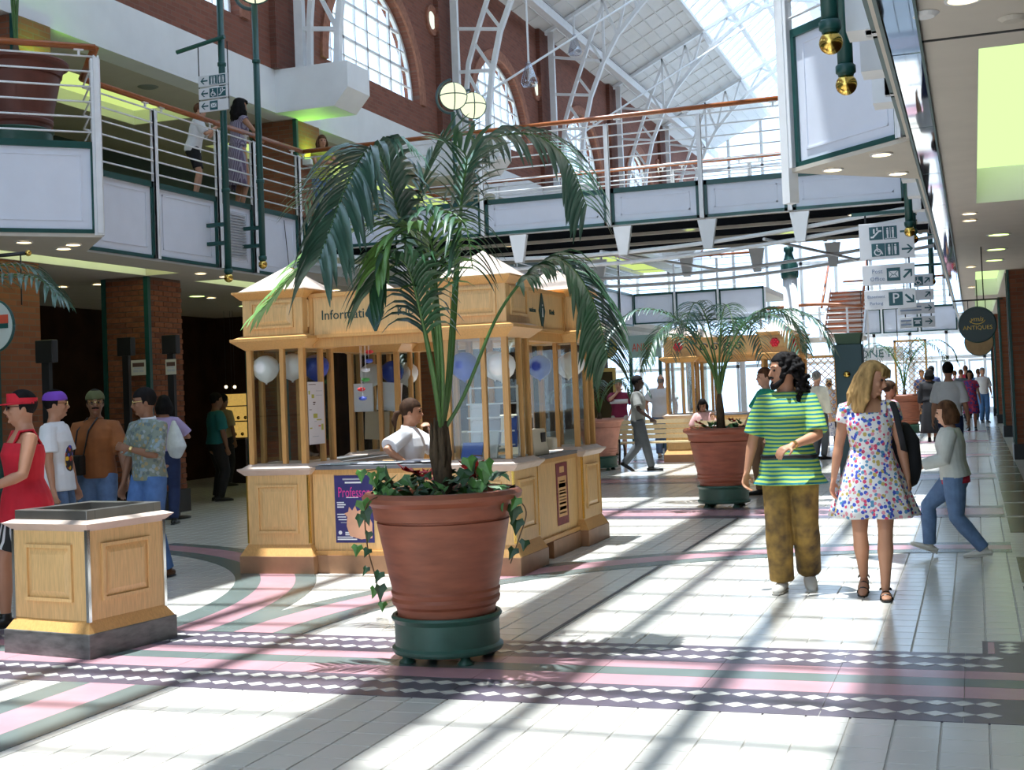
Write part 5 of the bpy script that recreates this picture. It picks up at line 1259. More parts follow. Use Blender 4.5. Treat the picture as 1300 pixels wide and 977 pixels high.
def beard(p, mm, full=True):
    HC = p['HC']; c = MB(); c.smooth = True
    c.tube([HC@V(-.028,-.098,-.050),HC@V(0,-.106,-.044),HC@V(.028,-.098,-.050)], [.007,.009,.007], 7, rcap=True)
    o = c.build('moustache', mm, p['root'], local=True)
    if full:
        c = MB(); c.smooth = True
        c.tube([HC@V(-.070,-.02,-.03),HC@V(-.064,-.045,-.075),HC@V(-.035,-.078,-.108),HC@V(0,-.088,-.118),HC@V(.035,-.078,-.108),HC@V(.064,-.045,-.075),HC@V(.070,-.02,-.03)], [.010,.018,.022,.024,.022,.018,.010], 9, rcap=True); c.build('beard', mm, p['root'], local=True)
def glasses(p, mm, dark=False):
    HC = p['HC']; c = MB(); lens = MB()
    for sd in (-1,1):
        q = [HC@V(sd*.034+.024*math.cos(a), -.1, .006+.021*math.sin(a)) for a in [2*PI*i/14 for i in range(15)]]; c.tube(q, .0028, 5)
        c.tube([HC@V(sd*.058,-.098,.012), HC@V(sd*.078,.0,.012)], .0028, 5)
        n = len(lens.v); lens.v += [v for v in q[:-1]]; lens.face(range(n, n+14))
    c.tube([HC@V(-.01,-.103,.010),HC@V(.01,-.103,.010)], .0028, 5); g_ = c.build('glasses', mm, p['root'], local=True)
    lens.build('lens', M_black if dark else M_glass, g_, local=True)
def cap_hat(p, mm, brim=1, visor=False, back=False):
    HC = p['HC']; root = p['root']; c = MB(); c.smooth = True
    if visor:
        c.tube([HC@V(.084*math.cos(a), .012+.106*math.sin(a), .045+.02*math.sin(a)) for a in [2*PI*i/24 for i in range(25)]], .004, 6, side=V(0,0,1), ry=.004)
        k = MB(); 
        for zz in (.03,.075):
            for i in range(24): a = 2*PI*i/24; k.v.append(HC@V(.087*math.cos(a), .012+.110*math.sin(a), zz+(.035 if math.sin(a) < -.3 and zz > .05 else 0)))
        for i in range(24): j = (i+1) % 24; k.face((i,j,24+j,24+i))
        c.add(k)
    else:
        k = MB(); k.sphere((0,.012,.045),(.092,.114,.092),20,14)
        for v in k.v:
            if v.z < .035: v.z = .035; v.x *= .97; v.y *= .97
        c.add(k, HC)
    o = c.build('cap_crown', mm, root, local=True)
    if brim:
        k = MB(); k.smooth = True; s = 1 if back else -1; n = 10
        for r0, r1, dz in ((0,0,0),):
            for i in range(n+1):
                a = PI*(i/n); x = .088*math.cos(a); y0 = s*.085*math.sin(a)
                k.v += [V(x, y0+.01, .042), V(x*1.0, s*(.10*math.sin(a)+.075*math.sin(a))+.01, .030)]
        for i in range(n): k.face((2*i,2*i+1,2*i+3,2*i+2))
        q = MB(); q.smooth = True; q.add(k, HC); o = q.build('cap_peak', mm, o, local=True); m_ = o.modifiers.new('thick','SOLIDIFY'); m_.thickness = .006
def watch(p, sd, mm):
    e, w = p['J'][sd][4], p['J'][sd][5]; d = (w-e).normalized(); c = MB(); c.tube([w-d*.035, w-d*.012], .031, 12); c.build('watch', mm, p['root'], local=True)
W_white = cloth('white',(.82,.82,.84),.05); W_denim = cloth('denim',(.12,.20,.36),.25,12); W_blk = cloth('black',(.012,.012,.016),.2); W_navy = cloth('navy',(.02,.035,.11),.2)
W_greyd = cloth('dark_grey',(.09,.10,.11),.15); shoe_blk = mat('black_leather',(.012,.011,.010),.35); shoe_wht = mat('pale_canvas',(.66,.62,.55),.7,noise=.1); shoe_brn = mat('brown_leather',(.12,.05,.02),.4)

def fp(x, y): q = onz(x, y); return (q.x, q.y)
# man in striped T-shirt
m_str = stripes('green_blue_stripes', (.36,.55,.10), (.008,.16,.20), 34, 2, .52)
m_mot = mat('mottled_trousers', (.34,.20,.04), .8, col2=(.05,.028,.014), scale=9, bump=.15)
p = person('bearded man with long curly black hair in green and blue striped T-shirt', (-1.33, 9.82), math.radians(4), 1.75, 'tan',
    dict(lf=(.10,.12,.13), rf=(-.09,-.06,.085), ltoe=(.15,-1,-.30), rtoe=(-.15,-1,0), rh=(-.33,-.02,.83), lh=(.04,-.28,1.085), rel=(-.7,.7,.1), lel=(1,.55,-.25), head=(math.radians(-62),math.radians(2)), lean=.0, lcurl=.55, rcurl=.7, lpn=(0,.4,-1), rpn=(.8,-.5,0)), vox=.007,
    wear=dict(top=dict(m=m_str, z0=.79, inf=.026, sleeve=.90, sr=1.08, flare=.05, name='striped_shirt'), legs=dict(m=m_mot, inf=.028, bag=.018, name='mottled_trousers'), shoes=dict(m=shoe_wht, sole=shoe_wht, hi=.05)), hair=('curly','black'))
beard(p, HAIR['black']); watch(p, 1, M_gold)
b = MB(); b.smooth = True; U = p['U']
b.tube([U(.207*math.cos(a), .160*math.sin(a)+.004, .995+.004*math.sin(3*a)) for a in [2*PI*i/32 for i in range(33)]], .016, 8, side=V(0,0,1), ry=.006); b.build('belt', M_black, p['root'], local=True)
b = MB(); b.smooth = True; b.tube([U(.085*math.cos(a), .012+.078*math.sin(a), 1.468+.012*math.sin(a)) for a in [2*PI*i/24 for i in range(25)]], .012, 8); b.build('neckband', cloth('lime_band',(.42,.58,.12)), p['root'], local=True)
# woman in floral dress
m_fl = speckle('floral_print', (.80,.78,.76), [(.06,.10,.52),(.70,.07,.16),(.06,.10,.52),(.78,.30,.36),(.55,.42,.12),(.10,.28,.45)], 34, .50)
p = person('blonde woman in short white dress printed with red and blue flowers', (-.72, 9.58), math.radians(3), 1.66, 'tan',
    dict(lf=(.06,-.10,.085), rf=(-.10,.14,.14), ltoe=(.05,-1,0), rtoe=(-.05,-1,-.35), rh=(-.30,.0,.80), lh=(.27,.03,.80), head=(math.radians(66),math.radians(14)), hroll=math.radians(6), lpn=(-.9,.2,0), rpn=(.9,-.4,0), rcurl=.35, lcurl=.55), vox=.007, fem=True, wd=1.06,
    wear=dict(top=dict(m=m_fl, z0=1.0, z1=1.37, inf=.013, sleeve=.0, name='dress_bodice'), skirt=dict(m=m_fl, zb=.60, zt=1.12, flare=.15, wave=.016, name='dress_skirt'), shoes=dict(m=shoe_blk, sandal=True)), hair=('long','blonde'))
for sd in (1,-1):
    b = MB(); b.smooth = True; sh, e = p['J'][sd][3], p['J'][sd][4]; U = p['U']
    b.tube([U(.115*sd,.0,1.425), sh+V(0,0,.004), sh.lerp(e,.28), sh.lerp(e,.36)], [.052,.066,.064,.060], 14); o = b.build('cap_sleeve', m_fl, p['root'], local=True, recalc=False); soft(o,.008,1)
    b = MB(); b.smooth = True; b.tube([U(.105*sd,-.085,1.36),U(.112*sd,-.045,1.45),U(.108*sd,.04,1.46),U(.10*sd,.09,1.37)], .022, 8, ry=.012); b.build('shoulder_strap', m_fl, p['root'], local=True)
bag = empty('shoulder_bag', (-.50,9.74,.95), 0, 'black bag with strap on the shoulder of the woman in the floral dress', 'bag')
b = MB(); b.smooth = True; b.tube([(-.50,9.74,.82),(-.50,9.74,.9),(-.50,9.74,1.1),(-.51,9.74,1.18)], [.10,.12,.11,.07], 14, side=V(1,0,0), ry=[.07,.09,.08,.05], rcap=True); soft(b.build('pouch', W_blk, bag, recalc=False), .009, 3)
b = MB(); b.smooth = True; b.tube([(-.50,9.72,1.12),(-.535,9.68,1.25),(-.555,9.60,1.36),(-.555,9.55,1.375),(-.53,9.49,1.30),(-.50,9.50,1.12),(-.49,9.62,1.0)], .022, 8, side=V(1,0,0), ry=.006); b.build('strap', W_blk, bag)
# child walking left
p = person('child with brown bob in pale denim jacket and jeans, striding left', (-.20, 11.72), math.radians(-92), 1.36, 'fair',
    dict(lf=(.06,.27,.10), rf=(-.06,-.30,.13), ltoe=(0,-1,-.1), rtoe=(0,-1,.35), lh=(.13,-.33,1.02), rh=(-.10,-.30,1.03), lel=(.3,1,-.5), rel=(-.3,1,-.5), head=(math.radians(-4),math.radians(4)), lean=.06, pel=(0,0,.90), lcurl=.7, rcurl=.7), vox=.008, wd=1.12,
    wear=dict(top=dict(m=cloth('pale_jacket',(.56,.58,.56),.1), z0=.92, inf=.035, sleeve=1.9, sr=1.15, name='jacket'), legs=dict(m=W_denim, inf=.018), shoes=dict(m=shoe_wht, sole=shoe_wht)), hair=('bob','brown'))
b = MB(); b.smooth = True; U = p['U']; b.tube([U(0,.01,.86),U(0,.01,.95)], [.205,.20], 20, side=p['sdv'], ry=[.152,.15]); b.build('red_shirt_hem', cloth('crimson',(.50,.02,.05)), p['root'], local=True)
# woman in red at the left edge
p = person('woman in red tank top and red sun visor at the left edge', (-6.48, 7.62), math.radians(-38), 1.69, 'tan',
    dict(lf=(.08,.16,.085), rf=(-.10,-.14,.085), lh=(.22,-.30,1.06), rh=(-.30,-.1,.85), lel=(.7,1,-.3), head=(math.radians(-6),0), lcurl=1.0, lpn=(-.6,0,.5)), vox=.0075, fem=True, wd=1.18,
    wear=dict(top=dict(m=cloth('red',(.60,.012,.03)), z0=.80, z1=1.37, inf=.02, sleeve=0, flare=.03, name='tank_top'), legs=dict(m=stripes('bw_stripes',(.02,.02,.02),(.7,.7,.7),34,0,.6), f=.42, inf=.02, name='shorts'), shoes=dict(m=shoe_blk)), hair=('short','black'))
cap_hat(p, MATS['cloth_red'], visor=True); glasses(p, M_black, True)
for sd in (1,-1):
    b = MB(); b.smooth = True; U = p['U']; b.tube([U(.10*sd,-.10,1.35),U(.115*sd,-.05,1.46),U(.112*sd,.04,1.47),U(.10*sd,.10,1.36)], .034, 8, ry=.012); b.build('shoulder_strap', MATS['cloth_red'], p['root'], local=True)
watch(p, 1, M_black)
# man in white T-shirt with purple cap
q = ony(72, 620, 9.7)
p = person('man in white T-shirt with coloured print and purple cap, in profile', (q.x, 9.7), math.radians(108), 1.72, 'tan', dict(rh=(-.24,-.06,.84), lh=(.24,-.10,.82), head=(math.radians(18),0)), vox=.008,
    wear=dict(top=dict(m=W_white, z0=.84, inf=.028, sleeve=.75, sr=1.2, name='white_shirt'), legs=dict(m=W_denim), shoes=dict(m=shoe_wht)), hair=('short','black'))
cap_hat(p, cloth('purple',(.20,.06,.50)), brim=0); glasses(p, M_gold)
U = p['U']
b = MB(); b.smooth = True; b.sphere(U(-.01,-.128,1.13),(.078,.024,.17),16,12); b.build('shirt_print', speckle('bright_print',(.03,.02,.02),[(.75,.42,.02),(.50,.06,.03),(.05,.07,.45),(.70,.30,.05),(.03,.02,.02)],22,.55), p['root'], local=True)
# man in brown shirt facing the camera
q = ony(124, 620, 10.35)
p = person('moustached man in rust brown shirt with a black camera case, facing the camera', (q.x, 10.35), math.radians(30), 1.72, 'brown', dict(rh=(-.25,-.08,.84), lh=(.30,-.16,.90), head=(math.radians(8),0)), vox=.008,
    wear=dict(top=dict(m=cloth('rust',(.30,.10,.025),.2), z0=.92, inf=.03, sleeve=.95, sr=1.1, collar=cloth('rust',(.30,.10,.025),.2), name='rust_shirt'), legs=dict(m=W_denim), shoes=dict(m=shoe_brn)), hair=('short','black'))
beard(p, HAIR['black'], False); glasses(p, M_gold); cap_hat(p, cloth('olive_cap',(.10,.11,.04)), brim=1, back=True)
cs = empty('camera_case', (q.x-.06, 10.14, .98), 0, 'black camera case hanging at the waist of the man in brown', 'case')
MB().box(q.x-.13,q.x+.0,10.10,10.19,.93,1.12).build('case_body', M_black, cs, bevel=.012); b = MB(); b.tube([(q.x-.12,10.16,1.1),(q.x-.1,10.2,1.35),(q.x-.05,10.3,1.47)], .008, 6); b.tube([(q.x-.01,10.16,1.1),(q.x+.03,10.2,1.35),(q.x+.06,10.3,1.47)], .008, 6); b.build('strap', M_black, cs)
# man in patterned shirt
p = person('man with glasses in grey-green patterned shirt and jeans, hand on chest, beside the bin', (-7.10, 9.98), math.radians(-14), 1.71, 'brown', dict(rf=(-.12,-.10,.085), lf=(.10,.10,.085), rh=(-.30,-.06,.84), lh=(-.02,-.205,1.21), lel=(1,.35,-.5), lcurl=.35, lpn=(-.3,.9,-.2), head=(math.radians(-38),math.radians(6))), vox=.0075,
    wear=dict(top=dict(m=speckle('shirt_paisley',(.20,.24,.20),[(.30,.34,.34),(.34,.28,.14),(.13,.17,.17),(.24,.33,.38)],26,.5), z0=.92, inf=.026, sleeve=.95, sr=1.22, collar=W_white, name='patterned_shirt'), legs=dict(m=cloth('blue_jeans',(.075,.17,.40),.25,12)), shoes=dict(m=shoe_brn)), hair=('short','black'))
glasses(p, M_gold); watch(p, 1, M_gold)
b = MB(); b.smooth = True; U = p['U']; b.tube([U(.172*math.cos(a), .124*math.sin(a)+.006, .975) for a in [2*PI*i/32 for i in range(33)]], .017, 8, side=V(0,0,1), ry=.006); b.build('belt', shoe_brn, p['root'], local=True)
# woman in lavender seen from behind
p = person('woman in lavender top and dark blue trousers seen from behind at the brick pier', (-10.05, 14.5), math.radians(205), 1.68, 'tan', dict(rh=(-.10,-.16,1.25), lh=(.25,-.1,.9), rel=(-1,.4,-.5)), vox=.013, fem=True, face=False,
    wear=dict(top=dict(m=cloth('lavender',(.46,.36,.60)), z0=.95, inf=.025, sleeve=.8, sr=1.2, name='top'), legs=dict(m=W_navy, inf=.02), shoes=dict(m=shoe_blk)), hair=('bob','black'))
b = MB(); b.smooth = True; b.tube([(-9.80,14.34,1.35),(-9.78,14.32,1.2),(-9.74,14.3,1.02),(-9.76,14.3,.92)], [.03,.10,.15,.10], 12, side=V(1,0,0), ry=[.02,.06,.08,.05], rcap=True)
o = b.build('carrier_bag', cloth('plastic_white',(.70,.72,.74),.15,14,.4)); soft(o,.014,2); tag(o, 'white plastic carrier bag over the shoulder of the woman in lavender', 'bag')
person('man in teal shirt and dark trousers at the shop entrance', (-11.5, 18.0), math.radians(140), 1.72, 'brown', dict(rh=(-.22,-.1,.86), lh=(.25,-.1,.86)), vox=.014, wd=1.15, face=False,
    wear=dict(top=dict(m=cloth('teal',(.01,.16,.17)), z0=.9, inf=.03, sleeve=.85, sr=1.2), legs=dict(m=W_blk, inf=.02), shoes=dict(m=shoe_blk)), hair=('short','black'))
person('man in tan shirt inside the shop, facing away', (ony(284,540,21.2).x, 21.2), math.radians(165), 1.72, 'brown', vox=.016, face=False,
    wear=dict(top=dict(m=cloth('tan',(.40,.30,.15)), z0=.9, inf=.025, sleeve=.9), legs=dict(m=W_blk), shoes=dict(m=shoe_blk)), hair=('short','black'))
# seated attendant in the kiosk with her chair
q = ony(523, 560, 11.15)
ch = empty('armchair', (q.x-.05, 11.2, 0), math.radians(96), 'wooden armchair of the seated kiosk attendant', 'chair')
MB().box(-.24,.24,-.24,.22,.47,.52).build('seat', M_woodd, ch, local=True, bevel=.01)
for sx_ in (-1,1):
    for yy in (-.2,.2): MB().box(sx_*.21-.02,sx_*.21+.02,yy-.02,yy+.02,0,.48).build('leg', M_woodd, ch, local=True)
    b = MB(); b.smooth = True; b.tube([V(.24*sx_,-.22,.5),V(.25*sx_,-.22,.70),V(.26*sx_,-.1,.74),V(.26*sx_,.18,.80)], .018, 8); b.build('arm', M_wood, ch, local=True)
b = MB(); b.smooth = True; b.tube([V(-.26,.16,.86),V(-.16,.24,.90),V(0,.27,.91),V(.16,.24,.90),V(.26,.16,.86)], .02, 8, ry=.05); b.build('backrest', M_wood, ch, local=True)
for i in range(5): MB().box(-.17+.085*i-.012,-.17+.085*i+.012,.20,.225,.5,.88).build('spindle', M_wood, ch, local=True)
p = person('woman in white polo shirt seated in the kiosk, hand at her mouth', (q.x-.05, 11.2), math.radians(98), 1.66, 'tan',
    dict(pel=(0,.02,.80), lf=(.12,-.36,.20), rf=(-.12,-.36,.20), lh=(.04,-.21,1.29), rh=(-.30,-.06,.98), lel=(.7,-.2,-1), rel=(-1,.9,.2), lean=.05, head=(math.radians(12),math.radians(4)), lcurl=1.2, lpn=(-.5,.6,.2)), vox=.0085, fem=True, wd=1.1,
    wear=dict(top=dict(m=W_white, z0=.86, inf=.026, sleeve=.85, sr=1.2, collar=W_white, name='polo_shirt'), legs=dict(m=W_navy), shoes=dict(m=shoe_blk)), hair=('tail','dkbrown'))
# people around the second planter and kiosk
x, y = fp(789, 581)
p = person('man in maroon shirt with white band and pale shorts, hand to his mouth', (x, y), math.radians(12), 1.74, 'fair', dict(rh=(-.02,-.16,1.47), lh=(.22,-.08,.95), rel=(-1,-.2,-.8), lel=(.8,.6,0)), vox=.014,
    wear=dict(top=dict(m=cloth('maroon',(.24,.015,.06)), z0=.9, inf=.03, sleeve=.8), legs=dict(m=cloth('stone',(.55,.50,.44)), f=.42, name='shorts'), shoes=dict(m=shoe_brn)), hair=('short','brown'))
b = MB(); b.smooth = True; U = p['U']; b.tube([U(0,-.006,1.22),U(0,-.008,1.32)], [.206,.216], 18, side=p['sdv'], ry=[.148,.152]); b.build('white_band', W_white, p['root'], local=True)
x, y = fp(820, 598)
person('man in grey shirt and dark grey trousers walking right, in front of the benches', (x-.1, y), math.radians(95), 1.76, 'dark', dict(lf=(.07,.30,.16), rf=(-.07,-.22,.085), ltoe=(0,-1,-.6), rh=(-.25,-.25,.98), lh=(.22,.05,.85)), vox=.013,
    wear=dict(top=dict(m=cloth('grey_shirt',(.27,.27,.25)), z0=.9, inf=.026, sleeve=.8, sr=1.15), legs=dict(m=W_greyd, inf=.022), shoes=dict(m=shoe_blk)), hair=('short','black'))
q = ony(842, 560, 28.0)
person('man in white T-shirt with grey hair seen from behind beyond the benches', (q.x, 28.0), PI, 1.80, 'fair', dict(rh=(-.3,-.1,.95), lh=(.33,-.1,.95)), vox=.015, wd=1.2, face=False,
    wear=dict(top=dict(m=W_white, z0=.86, inf=.035, sleeve=.75, sr=1.2), legs=dict(m=W_denim), shoes=dict(m=shoe_wht)), hair=('bald','grey'))
q = ony(893, 530, 25.0)
person('dark-haired woman in pale pink top seated on a bench behind the second planter', (q.x, 25.0), math.radians(5), 1.62, 'brown', dict(pel=(0,.0,.58), lf=(.1,-.4,.09), rf=(-.1,-.4,.09), rh=(-.12,-.28,.85), lh=(.12,-.28,.85), head=(0,math.radians(25))), vox=.014, fem=True,
    wear=dict(top=dict(m=cloth('pale_pink',(.75,.42,.40)), z0=.9, inf=.03, sleeve=.9), legs=dict(m=W_blk), shoes=dict(m=shoe_blk)), hair=('bob','black'), z=.0)
q = ony(905, 540, 24.0)
person('small child in white top in front of the seated woman in pink', (q.x, 24.0), math.radians(30), 1.02, 'fair', dict(), vox=.016, wd=1.2,
    wear=dict(top=dict(m=W_white, z0=.86, inf=.03, sleeve=.8), legs=dict(m=W_denim), shoes=dict(m=shoe_wht)), hair=('short','brown'))
x, y = fp(962, 630)
person('man in plain green T-shirt partly hidden behind the man in stripes', (x+.15, y+.15), math.radians(-60), 1.74, 'fair', dict(rh=(-.1,-.30,.95), lh=(.25,-.1,.85), rf=(-.1,-.1,.085), lf=(.1,.1,.085)), vox=.011, face=True,
    wear=dict(top=dict(m=cloth('emerald',(.02,.36,.24)), z0=.88, inf=.03, sleeve=.85, sr=1.2), legs=dict(m=cloth('brown_trouser',(.16,.09,.05))), shoes=dict(m=shoe_blk)), hair=('short','brown'))
x, y = fp(1056, 565)
person('woman in white headscarf and blue patterned white dress, left of the green post', (x, y), math.radians(10), 1.58, 'dark', dict(rh=(-.2,-.2,.95), lh=(.2,-.2,.95)), vox=.015, fem=True,
    wear=dict(top=dict(m=speckle('blue_white_print',(.60,.60,.66),[(.10,.12,.35),(.40,.42,.55),(.2,.22,.42)],22,.42), z0=.95, inf=.03, sleeve=1.3), skirt=dict(m=MATS['blue_white_print'], zb=.25, flare=.06), shoes=dict(m=shoe_wht)), hair=('scarf','black'))
q = ony(1046, 540, 26.0)
person('man in cream shirt behind the man in stripes, far along the arcade', (q.x-.1, 26.0), math.radians(150), 1.72, 'fair', vox=.017, face=False,
    wear=dict(top=dict(m=cloth('cream',(.72,.68,.56)), z0=.88, inf=.03, sleeve=1.8), legs=dict(m=W_greyd), shoes=dict(m=shoe_blk)), hair=('short','grey'))
q = ony(1130, 520, 17.5)
person('woman in pink top half hidden behind the woman in the floral dress', (q.x, 17.5), math.radians(120), 1.50, 'tan', vox=.014, fem=True,
    wear=dict(top=dict(m=cloth('pink',(.72,.36,.44)), z0=.88, inf=.03, sleeve=.9), legs=dict(m=W_blk), shoes=dict(m=shoe_blk)), hair=('short','dkbrown'))
# far walkers on the right
x, y = fp(1184, 561)
person('woman in long black dress walking away on the right of the arcade', (x, y), math.radians(175), 1.70, 'brown', dict(rf=(-.08,.1,.1), lf=(.08,-.1,.085)), vox=.016, fem=True, face=False, wd=1.1,
    wear=dict(top=dict(m=W_blk, z0=.95, inf=.03, sleeve=1.7), skirt=dict(m=W_blk, zb=.22, flare=.07), shoes=dict(m=shoe_blk)), hair=('bob','black'))
q = ony(1165, 555, 36.0)
person('man in dark suit beside the distant planter', (q.x+.35, 38.6), math.radians(160), 1.82, 'tan', vox=.018, face=False, wear=dict(top=dict(m=W_navy, z0=.82, inf=.04, sleeve=1.95), legs=dict(m=W_navy), shoes=dict(m=shoe_blk)), hair=('short','black'))
q = ony(1208, 560, 21.0)
person('man in white shirt with dark hair walking away beyond the child', (q.x, 21.0), math.radians(178), 1.74, 'tan', dict(rf=(-.1,.12,.1), lf=(.1,-.1,.085)), vox=.013, face=False,
    wear=dict(top=dict(m=W_white, z0=.9, inf=.026, sleeve=.95, sr=1.05), legs=dict(m=W_navy), shoes=dict(m=shoe_blk)), hair=('short','black'))
x, y = fp(1237, 540)
person('woman in red and blue dress walking toward the camera far on the right', (x-.05, 38.0), 0, 1.66, 'brown', vox=.018, fem=True, face=False, wear=dict(top=dict(m=speckle('red_blue_print',(.30,.02,.08),[(.03,.04,.22),(.40,.04,.10),(.03,.04,.22)],16,.5), z0=.95, inf=.025, sleeve=.6), skirt=dict(m=MATS['red_blue_print'], zb=.5, flare=.05), shoes=dict(m=shoe_blk)), hair=('bob','black'))
for (px, Y, h, lab, tm, lm_) in ((1249,44.0,1.74,'older man in white shirt by the farthest brick pier',W_white,cloth('mid_blue',(.08,.2,.45))),(1244,47.0,1.72,'person in blue shirt near the exit doors on the right',cloth('mid_blue',(.08,.2,.45)),W_greyd),(1222,46.0,1.72,'person in grey walking toward the exit doors',W_greyd,W_blk),(1228,49,1.86,'dark-haired man in red shirt near the exit doors',MATS['cloth_crimson'],W_blk),(1172,44.0,1.75,'man in dark clothes near the trellis far down the arcade',W_navy,W_blk),(1214,50,1.7,'person in pink by the exit doors',MATS['cloth_pink'],W_navy)):
    q = ony(px, 515, Y); person(lab, (min(q.x,.45), Y), PI if Y != 44 else .3, h, 'tan', vox=.022, face=False, wear=dict(top=dict(m=tm, z0=.88, inf=.03, sleeve=.9), legs=dict(m=lm_), shoes=dict(m=shoe_blk)), hair=('short','brown' if px != 1249 else 'grey'))
# people upstairs
q = onx(246, 200, -10.05)
person('boy in white shirt and dark shorts leaning on the upstairs railing', (-10.05, q.y), math.radians(118), 1.36, 'fair', dict(lh=(.05,-.42,1.36), rh=(-.10,-.42,1.30), lel=(.5,.4,-1), rel=(-.5,.4,-1), lean=.22, head=(math.radians(-10),0)), vox=.013, z=4.38,
    wear=dict(top=dict(m=W_white, z0=.86, inf=.035, sleeve=.9), legs=dict(m=W_blk, f=.4, name='shorts'), shoes=dict(m=shoe_blk)), hair=('short','brown'))
q = onx(302, 200, -10.05)
person('woman in purple patterned dress standing at the upstairs railing', (-10.05, q.y), math.radians(150), 1.66, 'tan', dict(lh=(.20,-.32,1.12), rh=(-.20,-.32,1.12), lel=(.9,.6,-.2), rel=(-.9,.6,-.2), lean=.10), vox=.013, fem=True, z=4.38, face=False,
    wear=dict(top=dict(m=stripes('purple_check',(.16,.12,.20),(.36,.32,.40),40,0), z0=.95, inf=.02, sleeve=.1), skirt=dict(m=MATS['purple_check'], zb=.35, flare=.06), shoes=dict(m=shoe_blk)), hair=('long','black'))
q = ony(407, 190, 18.4)
person('girl in yellow top leaning her chin on the upstairs railing', (-9.98, 19.0), math.radians(45), 1.52, 'tan', dict(lh=(.02,-.33,1.22), rh=(.06,-.34,1.18), lel=(.8,-.3,-.6), rel=(-.8,-.3,-.6), lean=.18), vox=.013, fem=True, z=4.38,
    wear=dict(top=dict(m=cloth('lime_top',(.52,.60,.06)), z0=.9, inf=.025, sleeve=.35), legs=dict(m=W_denim), shoes=dict(m=shoe_blk)), hair=('bob','brown'))
# ------------------------------------------------------------------ lamps, poles and signs
def pole(x, y, z0, z1, label, globe=None, arm=None, grp='green poles along the gallery fronts'):
    t = empty('lamp_post' if globe else 'sign_pole', (x,y,z0), 0, label, 'pole', grp)
    b = MB(); b.smooth = True; b.tube([(x,y,z0+.08),(x,y,z1)], .045, 14); b.build('shaft', M_green, t)
    for z in (z0+.12, z0+1.2, z0+2.9):
        if z < z1: b = MB(); b.smooth = True; b.lathe([(.046,-.03),(.058,-.02),(.058,.02),(.046,.03)], (x,y,z), 14); b.build('collar', M_green, t)
    b = MB(); b.smooth = True; b.sphere((x,y,z0+.03), .062, 16, 12); b.build('brass_ball', M_brass, t)
    if arm:
        for z in arm: MB().box(min(x,arm_x(x)),max(x,arm_x(x)),y-.03,y+.03,z-.025,z+.025).build('wall_bracket', M_green, t)
    if globe:
        zc, r = globe
        b = MB(); b.smooth = True; b.sphere((x+.02,y,zc), r, 20, 14); b.build('globe', emat('lit_globe',(.93,1.0,.70),1.15), t)
        for (n0) in (0, PI/2):
            b = MB(); b.tube([V(x+.02,y,zc)+Matrix.Rotation(n0+.5,3,'Z')@V((r+.008)*math.cos(a),0,(r+.008)*math.sin(a)) for a in [2*PI*i/28 for i in range(29)]], .011, 5); b.build('globe_band', M_green, t)
        b = MB(); b.tube([V(x+.02+(r+.008)*math.cos(a), y+(r+.008)*math.sin(a), zc) for a in [2*PI*i/28 for i in range(29)]], .011, 5); b.build('globe_band', M_green, t)
        b = MB(); b.smooth = True; b.tube([V(x-.02-(r+.09)*math.cos(a)*.9, y, zc+(r+.07)*math.sin(a)) for a in [-PI/2+PI*i/14 for i in range(15)]], .028, 8); b.build('hoop', mat('lamp_hoop',(.06,.10,.12),.4), t)
    return t
def arm_x(x): return -9.605 if x < -5 else -.385
pole(-9.3,14.97,3.2,7.6,'slim green pole carrying the upstairs direction signs',arm=(3.7,3.95))
pole(-9.3,15.87,3.45,7.15,'slim green lamp post with globe right of the upstairs direction signs',globe=(7.42,.25),arm=(3.75,4.0))
pole(-9.3,23.25,3.45,7.05,'green lamp post with round globe beyond the bridge, left of the pair',globe=(7.36,.26),arm=(3.9,))
pole(-9.3,24.30,3.45,7.05,'green lamp post with round globe beyond the bridge, right of the pair',globe=(7.38,.26),arm=(3.9,))
pole(-.62,6.90,3.28,5.6,'green pole with brass ball end at the upper right, left of the pair',arm=(3.9,))
pole(-.62,7.75,3.24,5.6,'green pole with brass ball end at the upper right, right of the pair',arm=(3.9,))
pole(-.62,15.62,3.2,5.6,'green pole with brass ball end above the direction signs, nearer one',arm=(3.9,))
pole(-.62,16.5,3.2,5.6,'green pole with brass ball end above the direction signs, farther one',arm=(3.9,))
pole(-.62,24.2,3.2,5.6,'green pole with brass ball end beyond the bridge, right side',arm=(3.9,))
# overhead downlights
rim = {k: MB() for k in 'wg'}
def dl_mesh(r, em):
    b = MB(); b.m(0); b.lathe([(r,0),(r*1.22,0),(r*1.22,.012),(r,.012),(r,0)], (0,0,-.012), 18, caps=False); b.m(1); b.lathe([(0,-.004),(r,-.004)], (0,0,0), 18); return b.mesh('downlight', [M_white, em])
dlw, dlg = dl_mesh(.075, M_lampw), dl_mesh(.13, M_lampg)
DLC = {}
def downlight(x, y, z, g, label, grp):
    DLC[grp] = DLC.get(grp,0)+1; label = label+', '+ORD[DLC[grp]-1]+' from the camera'
    o = bpy.data.objects.new('downlight', dlg if g else dlw); COL.objects.link(o); o.location = (x,y,z); tag(o, label, 'light', grp)
for (x,y) in ((-9.45,11.2),(-9.19,11.67),(-9.50,11.9)): downlight(x,y,Z0-.042,False,'small warm downlight under the left angled bay','downlights under the left bay')
for (x,y) in ((-10.2,15.69),(-10.2,16.31),(-12.2,16.03),(-12.8,15.98),(-10.1,19.6),(-12.41,19.39),(-12.2,20.6),(-10.1,22.0)): downlight(x,y,3.408,False,'small warm downlight in the left ground-floor soffit','warm downlights in the left soffit')
for (x,y) in ((-13.3,17.84),(-12.39,18.93),(-12.0,20.2),(-13.0,21.5)): downlight(x,y,3.408,True,'larger greenish downlight in the left ground-floor soffit','green downlights in the left soffit')
